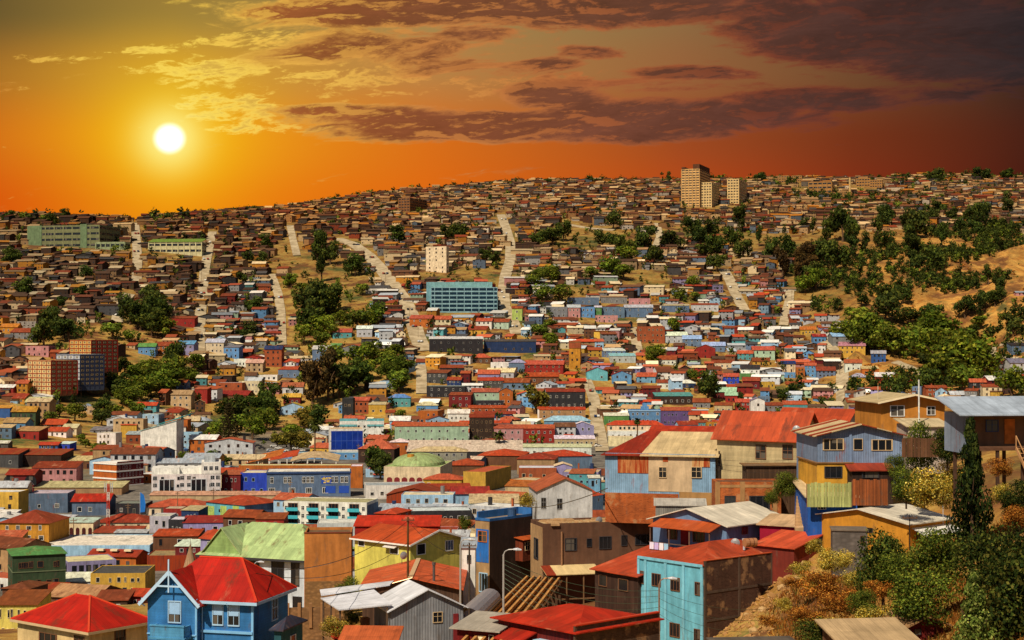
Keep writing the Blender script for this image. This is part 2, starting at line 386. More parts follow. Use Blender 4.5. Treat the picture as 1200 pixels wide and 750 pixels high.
# ------------------------------------------------------------------ camera, sun, sky
cd=bpy.data.cameras.new('camera'); cam=bpy.data.objects.new('camera',cd); COL.objects.link(cam)
cd.sensor_width=36; cd.lens=36*F/1200; cd.clip_start=1; cd.clip_end=40000
cam.location=(0,0,ZC); cam.rotation_euler=(math.pi/2+TILT,0,0); scene.camera=cam
az=math.atan2(-.87,-.50); EL=R(49)          # towards the sun: left of and behind the viewer
tos=Vector((math.cos(az)*math.cos(EL),math.sin(az)*math.cos(EL),math.sin(EL)))
sd=bpy.data.lights.new('sun','SUN'); sd.energy=5.0; sd.angle=R(.5); sd.color=(1,.88,.68)
so=bpy.data.objects.new('sun',sd); COL.objects.link(so); so.rotation_euler=(-tos).to_track_quat('-Z','Y').to_euler()
W=bpy.data.worlds.new('World'); scene.world=W; W.use_nodes=True; nt=W.node_tree; nt.nodes.clear(); S.nt=nt
out=nt.nodes.new('ShaderNodeOutputWorld')
sky=nt.nodes.new('ShaderNodeTexSky'); sky.sky_type='NISHITA'; sky.sun_disc=False; sky.sun_elevation=EL; sky.sun_rotation=math.atan2(tos.x,tos.y)
bg1=nt.nodes.new('ShaderNodeBackground'); bg1.inputs[1].default_value=.045; nt.links.new(sky.outputs[0],bg1.inputs[0])
D=S(nt.nodes.new('ShaderNodeTexCoord').outputs['Generated']); x,y,z=xyz(D)
yy=mx(y,.05); P=x/yy*F+600.; Rw=400.-z/yy*F     # azimuth and elevation, in units of 1/1903
t=remap(P,-200,1400)
def ramp(fac,stops):
    n=nt.nodes.new('ShaderNodeValToRGB'); nt.links.new(fac.k,n.inputs[0]); e=n.color_ramp.elements
    while len(e)<len(stops): e.new(.5)
    for el,(pp,c) in zip(e,stops): el.position=(pp+200)/1600; el.color=(*lin(c),1)
    return S(n.outputs[0])
g0=ramp(t,[(-100,(92,76,42)),(0,(106,86,46)),(200,(146,116,58)),(500,(162,134,78)),(800,(140,106,66)),(1000,(92,66,46)),(1200,(52,42,36))])
g1=ramp(t,[(-100,(150,108,40)),(0,(170,112,40)),(200,(206,144,48)),(500,(182,130,70)),(800,(150,98,58)),(1000,(112,74,46)),(1200,(60,42,32))])
g2=ramp(t,[(-100,(196,112,22)),(0,(212,112,24)),(200,(240,150,24)),(500,(216,110,26)),(800,(156,74,34)),(1000,(118,52,26)),(1200,(76,34,22))])
g3=ramp(t,[(-100,(206,76,12)),(0,(216,82,13)),(200,(234,116,14)),(500,(224,104,18)),(800,(186,72,22)),(1000,(136,46,20)),(1200,(74,26,16))])
w=noise(comb(P*.004,Rw*.008,2.),1.,3,.5)*24.-12.; Rs=Rw+w
base=mix(smooth(Rs,10,85),g0,g1); base=mix(smooth(Rs,75,165),base,g2); base=mix(smooth(Rs,150,245),base,g3)
def dist(cx,cy,rx,ry):
    a=(P-cx)/rx; b=(Rw-cy)/ry; return S.m('SQRT',a*a+b*b)
ds=dist(198,162,1.05,1.)
halo=S.m('EXPONENT',ds*(-1/52.))
halo2=S.m('EXPONENT',ds*(-1/120.))
base=mix(S.m('MINIMUM',halo2*.07,1.),base,lin((255,176,10)))
base=mix(S.m('MINIMUM',halo*1.1,1.),base,lin((255,226,20)))
# clouds
wq=noise(comb(P*.006,Rw*.014,9.),1.,3,.5)*26.-13.; Rc=Rw+wq
q=comb(P*.0062+(Rw*.010),Rc*.026,0.); n1=noise(q,1.25,9,.63,.7); q2=comb(P*.024+Rw*.02,Rc*.082,5.); n2=noise(q2,1.,6,.66,.5)
q3=comb(P*.050+Rw*.03,Rc*.16,3.); n3=noise(q3,1.,5,.62,.4)
nn=n1*.60+n2*.28+n3*.12
def ell(*a):
    d=dist(*a); return mx(1.-d*d,0.)
def big(lst):
    o=None
    for amp,*a in lst:
        e=ell(*a)*amp; o=e if o is None else mx(o,e)
    return o
M=big([(1.1,620,148,350,26),(1.1,780,136,250,28),(1.,650,112,90,24),(.85,960,118,160,20),(1.,470,138,190,20),(.95,380,130,90,12),(1.,430,14,230,24),(1.1,660,0,380,40),(1.15,1060,34,280,60),(1.,1150,70,190,40),(.85,560,38,70,16),
  (.7,640,74,60,13),(.8,820,86,110,12),(.62,690,60,60,12),(.62,560,78,150,20),(.6,1120,112,140,20),(.72,430,56,220,36),(.62,900,10,240,40),(.6,330,24,120,18),(.55,740,100,200,14)])
B=big([(.66,240,84,130,30),(.62,290,128,100,34),(.52,70,68,80,8),(.62,330,48,140,24),(.66,240,118,60,20),(.6,320,150,120,10),(.58,420,84,200,40),(.5,180,60,90,16),(.5,600,100,220,30)])
nns=noise(comb((P-9.)*.0062+((Rw+7.)*.010),(Rc+7.)*.026,0.),1.25,9,.63,.7)*.60+noise(comb((P-5.)*.024+(Rw+4.)*.02,(Rc+4.)*.082,5.),1.,6,.66,.5)*.40
den=(nn-.5)*1.65+M*.62-.235; al=smooth(den,-.10,.12); core=smooth(den,.0,.24); rim=smooth(n1*.6+n2*.4-nns,.0,.075)
bb=n1*.30+n2*.40+n3*.30; denb=(bb-.5)*2.+B*.54-.25; alb=smooth(denb,-.05,.12)
edge=ramp(t,[(0,(220,150,60)),(200,(255,214,84)),(330,(246,190,80)),(500,(216,140,70)),(700,(186,104,58)),(900,(142,66,42)),(1200,(74,42,36))])
dark=ramp(t,[(0,(150,90,40)),(250,(146,80,38)),(450,(112,62,37)),(700,(92,54,40)),(900,(74,45,38)),(1200,(42,33,34))])
dark=gain(dark,remap(nn,.42,.75,1.55,.62)+remap(Rw,100,170,0.,.22))
ecol=mix(S.m('MINIMUM',halo2*1.3,1.),edge,lin((255,226,96)))
brt=mix(smooth(denb,.06,.26),ecol,mix(.45,ecol,dark))
base=mix(alb*.9,base,brt)
base=mix(al*.94,base,mix(rim*smooth(P,1250.,500.,.15,.62),mix(core,mix(.3,edge,dark),dark),edge))
glow=S.m('EXPONENT',S.m('MULTIPLY',ds*ds,-1/1000.)); base=mix(glow*.85,base,lin((255,244,150)))
disc=smooth(ds,10.,21.,1.,0.)
base=mix(disc,base,(1.6,1.55,1.3))
# lower horizon haze and darker corner to the right
bg2=nt.nodes.new('ShaderNodeBackground'); nt.links.new(base.k,bg2.inputs[0]); bg2.inputs[1].default_value=1.
fac=S.m('MULTIPLY',smooth(y,.1,.75),smooth(z,.9,.3)); ms=nt.nodes.new('ShaderNodeMixShader'); nt.links.new(fac.k,ms.inputs[0])
nt.links.new(bg1.outputs[0],ms.inputs[1]); nt.links.new(bg2.outputs[0],ms.inputs[2]); nt.links.new(ms.outputs[0],out.inputs[0])
scene.view_settings.view_transform='Standard'; scene.view_settings.look='None'; scene.view_settings.exposure=0; scene.view_settings.gamma=1
scene.cycles.max_bounces=5; scene.cycles.use_denoising=True; scene.cycles.use_adaptive_sampling=True; scene.cycles.adaptive_threshold=.02
# ------------------------------------------------------------------ buildings
FOOT=[]       # occupied ground: (x, y, radius)
AUTO=[]       # things whose label is completed at the end: [object, look, px, row]
_wcache={}
def window_mesh(style):
    """unit window 1 x 1, origin at its bottom centre on the wall, looking along -y"""
    if style in _wcache: return _wcache[style]
    a=MB(); g=MB(); fw=.06
    a.box(-.5,-.5+fw,-.07,.02,0,1); a.box(.5-fw,.5,-.07,.02,0,1); a.box(-.5+fw,.5-fw,-.07,.02,1-fw*.8,1); a.box(-.5+fw,.5-fw,-.09,.02,0,fw*.9)
    if style in ('cross','sash','single'):
        if style!='single': a.box(-.02,.02,-.05,.02,fw*.9,1-fw*.8)
        if style!='single': a.box(-.5+fw,.5-fw,-.045,.015,.57,.6)
    if style=='triple':
        for x in (-.17,.17): a.box(x-.018,x+.018,-.05,.02,fw*.9,1-fw*.8)
    g.poly([(-.5+fw,-.02,fw*.9),(.5-fw,-.02,fw*.9),(.5-fw,-.02,1-fw*.8),(-.5+fw,-.02,1-fw*.8)])
    r=[]
    for mb_,nm,mt in ((a,'window','paint'),(g,'pane','glass')):
        me=bpy.data.meshes.new(nm); me.from_pydata(mb_.v,[],mb_.f); me.materials.append(MAT[mt]); r.append(me)
    # joined version for windows seen small
    me=bpy.data.meshes.new('window'); k=len(a.v); me.from_pydata(a.v+g.v,[],a.f+[tuple(i+k for i in f) for f in g.f])
    me.materials.append(MAT['paint']); me.materials.append(MAT['glass']); me.polygons.foreach_set('material_index',[0]*len(a.f)+[1]*len(g.f)); r.append(me)
    _wcache[style]=r; return r

class House:
    """a rectangular building given by its three visible vertical edges in plan"""
    def __init__(s,name,label,cat,xl,xc,xr,Y,ye,yb,a=0.,d=None,w=None,group=None,auto=False):
        a=R(a); s.a=a; u,_=ray(xc,400); Cx,Cy=u*Y,Y; s.C=(Cx,Cy); s.Y=Y
        s.Ld=(-math.cos(a),math.sin(a)); s.Rd=(math.sin(a),math.cos(a))
        ul=ray(xl,400)[0]
        if w is None: w=(Cx-ul*Cy)/(math.cos(a)+ul*math.sin(a))
        if d is None:
            ur=ray(xr,400)[0]; d=(ur*Cy-Cx)/(math.sin(a)-ur*math.cos(a))
        s.w,s.d=abs(w),abs(d); s.top=ZC+ray(xc,ye)[1]*Y; s.z0=ZC+ray(xc,yb)[1]*Y; s.h=s.top-s.z0
        cx=Cx+s.Ld[0]*s.w/2+s.Rd[0]*s.d/2; cy=Cy+s.Ld[1]*s.w/2+s.Rd[1]*s.d/2; s.cx,s.cy=cx,cy
        s.root=empty(name,(cx,cy,s.z0),-a); tag(s.root,label,cat,group)
        FOOT.append((cx,cy,max(s.w,s.d)*.5)); s.px=xc; s.py=(ye+yb)/2
        s.nw=0
    def pt(s,face,px,py):
        """point of the photograph -> (local x or y along the wall, local z)"""
        u,v=ray(px,py); D=s.Ld if face=='F' else s.Rd; t=(s.C[0]-u*s.C[1])/(u*D[1]-D[0]); Yp=s.C[1]+t*D[1]; z=ZC+v*Yp-s.z0
        return (s.w/2-t if face=='F' else -s.d/2+t),z
    def wall(s,color,mat='plaster',gable=None,rise=0,ext=3.,parapet=0.,label=None):
        w,d,h=s.w/2,s.d/2,s.h; mb=MB(); e=-ext
        if gable is None: mb.box(-w,w,-d,d,e,h,bottom=False)
        else:
            zt_={}
            if gable=='x':  # ridge along x: gables on the sides
                prof=[(-d,h),(0,h+rise),(d,h)]
                for sx in (-1,1):
                    P=[(sx*w,-d,e),(sx*w,d,e),(sx*w,d,h),(sx*w,0,h+rise),(sx*w,-d,h)]; mb.poly(P if sx>0 else P[::-1])
                mb.poly([(-w,-d,e),(w,-d,e),(w,-d,h),(-w,-d,h)]); mb.poly([(w,d,e),(-w,d,e),(-w,d,h),(w,d,h)])
            elif gable=='y':
                for sy in (-1,1):
                    P=[(-w,sy*d,e),(w,sy*d,e),(w,sy*d,h),(0,sy*d,h+rise),(-w,sy*d,h)]; mb.poly(P if sy<0 else P[::-1])
                mb.poly([(w,-d,e),(w,d,e),(w,d,h),(w,-d,h)]); mb.poly([(-w,d,e),(-w,-d,e),(-w,-d,h),(-w,d,h)])
            elif gable=='shed':  # high at the back
                mb.poly([(-w,-d,e),(w,-d,e),(w,-d,h),(-w,-d,h)]); mb.poly([(w,d,e),(-w,d,e),(-w,d,h+rise),(w,d,h+rise)])
                mb.poly([(w,-d,e),(w,d,e),(w,d,h+rise),(w,-d,h)]); mb.poly([(-w,d,e),(-w,-d,e),(-w,-d,h),(-w,d,h+rise)])
        if parapet:
            t=.18
            mb.box(-w,w,-d,-d+t,h,h+parapet); mb.box(-w,w,d-t,d,h,h+parapet); mb.box(-w,-w+t,-d+t,d-t,h,h+parapet); mb.box(w-t,w,-d+t,d-t,h,h+parapet)
        s.wallo=mb.build('wall',MAT[mat],s.root,color); s.kind=mat
        if label: s.wallo['label']=label
        return s
    def roof(s,kind,color,rise=1.5,o=.35,mat='metal',t=.10,lift=.02,ridge=None,oy=None):
        w,d,h=s.w/2,s.d/2,s.h+lift; W_,D_=w+o,d+(o if oy is None else oy); mb=MB()
        if kind=='gx':
            k=rise/d; z=h-k*(D_-d); P=[[(-W_,-D_,z),(W_,-D_,z),(W_,0,h+rise),(-W_,0,h+rise)],[(W_,D_,z),(-W_,D_,z),(-W_,0,h+rise),(W_,0,h+rise)]]
        elif kind=='gy':
            k=rise/w; z=h-k*(W_-w); P=[[(W_,-D_,z),(W_,D_,z),(0,D_,h+rise),(0,-D_,h+rise)],[(-W_,D_,z),(-W_,-D_,z),(0,-D_,h+rise),(0,D_,h+rise)]]
        elif kind=='hip':
            z=h-.05
            if w>=d:
                r=w-d*.95 if ridge is None else w*ridge; a,b=(-r,0,h+rise),(r,0,h+rise)
                P=[[(-W_,-D_,z),(W_,-D_,z),b,a],[(W_,D_,z),(-W_,D_,z),a,b],[(W_,-D_,z),(W_,D_,z),b],[(-W_,D_,z),(-W_,-D_,z),a]]
            else:
                r=d-w*.95 if ridge is None else d*ridge; a,b=(0,-r,h+rise),(0,r,h+rise)
                P=[[(W_,-D_,z),(W_,D_,z),b,a],[(-W_,D_,z),(-W_,-D_,z),a,b],[(-W_,-D_,z),(W_,-D_,z),a],[(W_,D_,z),(-W_,D_,z),b]]
        elif kind=='shed':
            k=rise/s.d; P=[[(-W_,-D_,h-k*(D_-d)),(W_,-D_,h-k*(D_-d)),(W_,D_,h+rise+k*(D_-d)),(-W_,D_,h+rise+k*(D_-d))]]
        elif kind=='flat':
            t=.12; W_,D_=w-.2,d-.2; P=[[(-W_,-D_,h+t),(W_,-D_,h+t),(W_,D_,h+t),(-W_,D_,h+t)]]
        elif kind=='deck':
            P=[[(-W_,-D_,h+t),(W_,-D_,h+t),(W_,D_,h+t),(-W_,D_,h+t)]]
        s.rise=rise; s.W_,s.D_=W_,D_
        mb.slab(P,t); s.roofo=mb.build('roof',MAT['r_'+mat],s.root,color); return s
    def win(s,face,x0,x1,y0,y1,style='cross',fr='white',small=False):
        xa,zb=s.pt(face,x0,y1); xb,_=s.pt(face,x1,y1); xm,zt_=s.pt(face,(x0+x1)/2,y0)
        zb=s.pt(face,(x0+x1)/2,y1)[1]; return s.win_at(face,(xa+xb)/2,zb,abs(xb-xa),zt_-zb,style,fr,small)
    def win_at(s,face,c,z,w,h,style='cross',fr='white',small=False,depth=1.):
        loc,rz=((c,-s.d/2,z),0) if face=='F' else ((s.w/2,c,z),math.pi/2)
        f,p,j=window_mesh(style)
        o=link('window',j if small else f,s.root,pal(fr),loc,rz); o.scale=(w,1,h)
        if not small: link('pane',p,o)
        return o
    def panel(s,face,x0,x1,y0,y1,color,mat='plaster',name='wall_panel',t=.03,label=None,parent=None):
        xa,zb=s.pt(face,x0,y1); xb,_=s.pt(face,x1,y1); zt_=s.pt(face,(x0+x1)/2,y0)[1]; xa,xb=min(xa,xb),max(xa,xb)
        mb=MB()
        if face=='F': mb.box(xa,xb,-s.d/2-t,-s.d/2+.01,zb,zt_)
        else: mb.box(s.w/2-.01,s.w/2+t,xa,xb,zb,zt_)
        o=mb.build(name,MAT[mat],parent or s.root,color)
        if label: o['label']=label
        return o
    def door(s,face,x0,x1,y0,y1,color='brown',t=.06): 
        o=s.panel(face,x0,x1,y0,y1,pal(color),'wood','door',t); return o
    def part(s,name,mb,mat,color,parent=None,label=None):
        o=mb.build(name,MAT[mat],parent or s.root,color)
        if label: o['label']=label
        return o
    def eaves(s,color='white',o=.35,hgt=.22):
        """fascia boards around a hip roof"""
        w,d,h=s.w/2+o,s.d/2+o,s.h-.1; mb=MB()
        mb.box(-w-.03,w+.03,-d-.03,-d+.0,h-hgt+.04,h+.04); mb.box(w,w+.03,-d,d,h-hgt+.04,h+.04); mb.box(-w-.03,-w,-d,d,h-hgt+.04,h+.04)
        s.part('fascia',mb,'paint',pal(color)); return s

# ================= foreground =================
# --- cream house with red hip roof, bottom left
H=House('house','cream house with a bright red hip roof at the bottom left corner','house',22,106,176,135,739,800,38)
H.wall(lin((214,184,130))).roof('hip',lin((176,30,14)),2.1,.45,ridge=.18).eaves('beige',.45)
H.win('F',46,67,742,753,'triple','brown'); H.win('F',87,99,745,756,'cross','brown'); H.win('R',134,147,738,753,'triple','brown')
mb=MB()
for a,b in (((-H.w/2-.4,-H.d/2-.4,H.h),(-H.w/2*.18,0,H.h+2.14)),((H.w/2+.4,-H.d/2-.4,H.h),(H.w/2*.18,0,H.h+2.14)),((H.w/2+.4,H.d/2+.4,H.h),(H.w/2*.18,0,H.h+2.14))): mb.beam(a,b,.16,.1)
H.part('ridge_cap',mb,'metal_paint',lin((232,80,44)))
# --- blue house with red roof
B=House('house','blue wooden house with bright red roof, white gable truss and small balcony','house',178,297,338,118,704,800,15)
B.wall(lin((56,124,188)),'siding').roof('hip',lin((180,30,14)),2.55,.5,ridge=.42).eaves('pale blue',.5)
w,d,h=B.w/2,B.d/2,B.h
gx0,_=B.pt('F',179,700); gx1,_=B.pt('F',236,700); gm=(gx0+gx1)/2; gh=(gx1-gx0)/2; pr=.8; zr=h+.05
mb=MB(); zp=zr+2.0
P=[(gx0,-d-pr,-2),(gx1,-d-pr,-2),(gx1,-d-pr,zr),(gm,-d-pr,zp),(gx0,-d-pr,zr)]; mb.poly(P)
mb.poly([(gx1,-d-pr,-2),(gx1,-d+.1,-2),(gx1,-d+.1,zr),(gx1,-d-pr,zr)]); mb.poly([(gx0,-d+.1,-2),(gx0,-d-pr,-2),(gx0,-d-pr,zr),(gx0,-d+.1,zr)])
bay=B.part('gable_bay',mb,'siding',lin((58,128,192)))
mb=MB(); ov=.45; kk=(zp-zr)/gh; yb_=-d+2.6
mb.slab([[(gx1+ov,-d-pr-.5,zr-kk*ov),(gx1+ov,yb_,zr-kk*ov),(gm,yb_,zp),(gm,-d-pr-.5,zp)],[(gx0-ov,yb_,zr-kk*ov),(gx0-ov,-d-pr-.5,zr-kk*ov),(gm,-d-pr-.5,zp),(gm,yb_,zp)]],.08)
B.part('gable_roof',mb,'r_metal',lin((176,30,16)),bay)
mb=MB(); yf=-d-pr-.53
for sx in (-1,1): mb.beam((gm,yf,zp-.02),(gm+sx*(gh+ov),yf,zr-kk*ov-.02),.05,.24)
mb.beam((gm,yf,zp+.9),(gm,yf,zp-1.5),.1,.1); mb.beam((gm-gh*.52,yf,zp-1.05),(gm+gh*.52,yf,zp-1.05),.06,.12)
for sx in (-1,1): mb.tube((gm+sx*(gh+.1),yf+.3,zr-.6),(gm+sx*(gh+ov),yf,zr-.25),.05,n=6)
B.part('bargeboard',mb,'paint',lin((176,206,232)),bay)
def bay_win(x0,x1,y0,y1,face_off):
    o=B.win('F',x0,x1,y0,y1,'sash','pale blue'); o.location.y-=face_off; return o
w_=bay_win(203,218.5,702,728,pr)
for q in ((249,262,703.5,733),(267,281,705,734)):
    o=bay_win(*q,0); mb=MB(); mb.box(-.40,.40,-.06,-.03,.42,.92); s_=mb.build('shutter',MAT['paint'],o,lin((150,186,222)))
mb=MB(); mb.box(-.40,.40,-.06,-.03,.40,.92); mb.build('shutter',MAT['paint'],w_,lin((150,186,222)))
x0,zb=B.pt('F',190,741); x1,_=B.pt('F',229,741); zt_=B.pt('F',205,729)[1]
mb=MB(); mb.box(x0,x1,-d-pr-1.1,-d-pr-1.0,zb,zt_); mb.box(x0,x0+.1,-d-pr-1.0,-d-pr,zb,zt_); mb.box(x1-.1,x1,-d-pr-1.0,-d-pr,zb,zt_); mb.box(x0-.1,x1+.1,-d-pr-1.15,-d-pr,zb-.15,zb); mb.box(x0-.05,x1+.05,-d-pr-1.16,-d-pr-.95,zt_,zt_+.1)
B.part('balcony',mb,'siding',lin((92,168,218)),bay)
mb=MB(); zc=B.pt('F',265,740)[1]; mb.box(gx1,w,-d-.14,-d+.01,zc-.12,zc+.06); mb.box(gx0,gx1,-d-pr-.1,-d-pr+.01,zc-.3,zc-.2); mb.box(w-.12,w+.06,-d-.05,-d+.1,-2,h-.2); mb.box(gx1-.1,gx1+.05,-d-pr-.04,-d-pr+.1,-2,zr)
B.part('trim',mb,'paint',lin((120,176,220)))
B.win('R',318,325,701,727,'sash','pale blue')
mb=MB(); mb.tube((w*.55,-d-.52,h-.15),(w*.55,-d-.3,h-.5),.06,n=6); mb.tube((gx1+.12,-d-.1,h-.4),(gx1+.12,-d-.1,-1),.05,n=6); B.part('downpipe',mb,'metal_paint',lin((150,196,230)))
mb=MB(); rr=B.w/2*.42; zz=h+2.6
for a,b in (((-rr,0,zz),(rr,0,zz)),((rr,0,zz),(w+.5,-d-.5,h)),((rr,0,zz),(w+.5,d+.5,h))): mb.beam(a,b,.16,.1)
B.part('ridge_cap',mb,'metal_paint',lin((230,70,40)))
# small annex to its right
A=House('annex','small teal annex with dark flat roof beside the blue house','annex',322,330,360,116,737,800,15,d=4)
A.wall(lin((44,92,104)),'siding').roof('hip',lin((58,60,76)),.6,.3,ridge=.2); A.win('R',340,346,744,752,'single','white')
# --- weathered conical turret behind it
x,y,z=[*( [ray(223,660)[0]*150,150] ),ZC+ray(223,667)[1]*150]
t=empty('turret',(x,y,z)); tag(t,'weathered grey conical wooden spire rising behind the blue house','turret')
mb=MB(); mb.tube((0,0,.0),(0,0,2.35),.68,.02,n=14); mb.build('spire',MAT['planks'],t,lin((176,140,106)))
mb=MB(); mb.tube((0,0,-9),(0,0,.02),.55,.55,n=14); mb.build('drum',MAT['siding'],t,lin((120,96,80)))
mb=MB(); mb.tube((0,0,2.3),(0,0,2.9),.03,.01,n=6); mb.build('finial',MAT['metal_paint'],t,lin((120,110,100)))
# --- house with pale green roof
H=House('house','white house with big pale green metal hip roof and dark framed windows','house',240,357,400,225,655.5,722,22,d=13)
H.wall(lin((206,216,226))).roof('hip',lin((172,194,132)),4.0,.9,ridge=.52).eaves('charcoal',.9,.3)
H.win('F',318,333,657,678,'cross','charcoal'); H.win('F',341,351,659,687,'single','charcoal'); H.win('F',343,354,699,716,'single','charcoal'); H.win('F',262,275,657,670,'cross','charcoal'); H.win('F',290,304,657,675,'cross','charcoal')
w,d,h=H.w/2,H.d/2,H.h; mb=MB(); xg=-w*.62
mb.slab([[(xg+3.2,-d-.6,h+.3),(xg+3.2,0,h+.3),(xg,0,h+3.9),(xg,-d-.6,h+3.9)],[(xg-3.2,0,h+.3),(xg-3.2,-d-.6,h+.3),(xg,-d-.6,h+3.9),(xg,0,h+3.9)]],.1)
H.part('gable_roof',mb,'r_metal',lin((176,198,138)),H.roofo)
mb=MB(); mb.poly([(xg-2.9,-d-.3,h+.3),(xg+2.9,-d-.3,h+.3),(xg,-d-.3,h+3.6)]); H.part('gable_wall',mb,'siding',lin((150,180,110)))
# --- ochre end wall
H=House('old_building','roofless old ochre plastered wall beside the pale green roof','building',357,412,430,214,629,717,-4,d=7)
H.wall(lin((186,118,58)),parapet=.5).roof('flat',lin((120,90,62)),mat='flat')
H.panel('F',357.2,411.8,681,726,lin((150,112,70)),'stone','stone_base',.12)
mb=MB(); mb.box(-H.w/2-.05,H.w/2+.05,-H.d/2-.08,-H.d/2+.3,H.h+.5,H.h+.62); H.part('coping',mb,'paint',lin((112,52,34)))
G1=House('retaining_wall','low crumbling masonry wall below the ochre end wall','wall',336,392,396,186,712,735,-6,d=.6); G1.wall(lin((150,110,72)),'stone',parapet=0)
mb=MB()
for k in range(5): mb.box(-G1.w/2+k*G1.w/4.2,-G1.w/2+k*G1.w/4.2+.35,-.45,.45,0,G1.h+.5)
G1.part('pier',mb,'plaster',lin((160,116,76)))
# --- yellow house with orange roof
H=House('house','lemon yellow house with orange roof behind the dark utility pole','house',416,481,542,190,637,690,42)
H.wall(lin((218,206,98)),gable='x',rise=1.25).roof('gx',lin((190,76,34)),1.25,.45)
H.win('F',420,427.5,632,640,'single'); H.win('F',457,467.5,639.5,649,'single'); H.win('R',488,498.5,637,650,'single'); H.win('R',521.5,531,633,645.5,'triple')
mb=MB(); x0,z0_=H.pt('F',453,638.5); x1,_=H.pt('F',467,638.5); mb.slab([[(x0,-H.d/2-.7,z0_-.15),(x1,-H.d/2-.7,z0_-.15),(x1,-H.d/2,z0_+.1),(x0,-H.d/2,z0_+.1)]],.06); H.part('awning',mb,'metal_paint',pal('white'))
mb=MB(); W_,D_=H.W_,H.D_; z=H.h-1.25/(H.d/2)*.45
mb.beam((W_+.02,-D_,z-.05),(W_+.02,0,H.h+1.25-.05),.05,.2); mb.beam((W_+.02,D_,z-.05),(W_+.02,0,H.h+1.25-.05),.05,.2); mb.beam((-W_,-D_-.02,z-.06),(W_,-D_-.02,z-.06),.05,.18); H.part('fascia',mb,'paint',pal('white'))
H=House('low_building','long low dark red building behind the lemon yellow house','building',416,514,516,216,616,640,0,d=6); H.wall(lin((150,30,22))).roof('shed',lin((196,48,26)),.7,.2)
# --- salmon roof house
H=House('house','weathered timber house under two wide salmon orange roof planes','house',425,538,540,172,689,716,0,d=14)
H.wall(lin((92,66,50)),'planks',gable='y',rise=1.15).roof('gy',lin((206,92,52)),1.15,.5); W_,D_=H.W_,H.D_
mb=MB(); mb.beam((0,-D_,H.h+1.2),(0,D_,H.h+1.2),.5,.06); mb.tube((-3.6,-D_-.05,H.h+.1),(.2,-D_-.05,H.h+1.15),.05,n=6); H.part('ridge_cap',mb,'metal_paint',lin((222,186,146)))
x0,z0_=H.pt('F',508,700); mb=MB(); mb.tube((x0,-H.d/2+.8,H.h),(x0,-H.d/2+.8,H.h+2.3),.14,n=10); mb.tube((x0,-H.d/2+.8,H.h+2.3),(x0,-H.d/2+.8,H.h+2.6),.2,.2,n=10); H.part('flue',mb,'metal_paint',lin((96,90,90)))
H.win('F',455,462,695,703,'single','brown')
# --- white roofed shed
H=House('shed','grey corrugated shed with white gable roof and open cluttered porch','shed',440,458,543,136,714,758,70,w=5.2)
H.wall(lin((142,144,150)),'tin',gable='x',rise=1.55).roof('gx',lin((226,226,232)),1.55,.35,mat='sheet')
H.win('R',507,518.5,717,729.5,'cross','beige'); H.door('R',531,537,719,752,'maroon')
r=empty('porch',(0,0,0)); r.parent=H.root
w,d,h=H.w/2,H.d/2,H.h
mb=MB(); k=4.6
mb.slab([[(-w-.6,-d-k,h+.35),(w-.2,-d-k+.2,h+.2),(w+.2,-d+.1,h+.45),(-w-.6,-d+.1,h+.85)]],.1); mb.slab([[(-w-2.6,-d-k+.4,h+.75),(-w-.4,-d-k,h+.62),(-w-.4,-d+1.5,h+1.2),(-w-2.6,-d+2.5,h+1.2)]],.1)
po=mb.build('porch_roof',MAT['r_sheet'],r,lin((224,224,232)))
for xx,yy_ in ((-w-.4,-d-k+.2),(w-.5,-d-k+.4),(-.2,-d-k+.2),(w,-d-.3)): mb=MB(); mb.box(xx-.07,xx+.07,yy_-.07,yy_+.07,-2.5,h+.2); mb.build('post',MAT['wood'],r,lin((92,72,56)))
mb=MB(); mb.box(-w-.4,w,-d-k,-d,.35,.6); mb.build('deck',MAT['wood'],r,lin((150,112,74)))
mb=MB(); mb.box(-w-.2,-.3,-d-k+.5,-d-k+.62,.6,1.5); mb.build('railing',MAT['planks'],r,lin((176,104,46)))
def clutter(name,label,cat,par,x,y,z,sx,sy,sz,c,mat='paint'):
    M=par.matrix_basis; p=M@Vector((x,y,z)); o=empty(name,p,par.rotation_euler.z); tag(o,label,cat); m=MB(); m.box(-sx/2,sx/2,-sy/2,sy/2,0,sz); m.box(-sx/2-.03,sx/2+.03,-sy/2-.03,sy/2+.03,sz,sz+.06)
    m.build('body',MAT[mat],o,c); q=MB(); q.box(-sx*.3,sx*.3,-sy/2-.03,-sy/2,sz*.3,sz*.7); q.build('front_panel',MAT[mat],o,tuple(v*.5 for v in c)); return o
bpy.context.view_layer.update()
clutter('bench','red painted bench under the porch of the grey shed','bench',H.root,.9,-d-4.3,.75,1.2,.5,.8,pal('bright red'))
clutter('cupboard','brown wooden cupboard standing inside the porch of the grey shed','cupboard',H.root,-.8,-d-1.3,.6,.9,.6,1.3,pal('brown'),'wood')
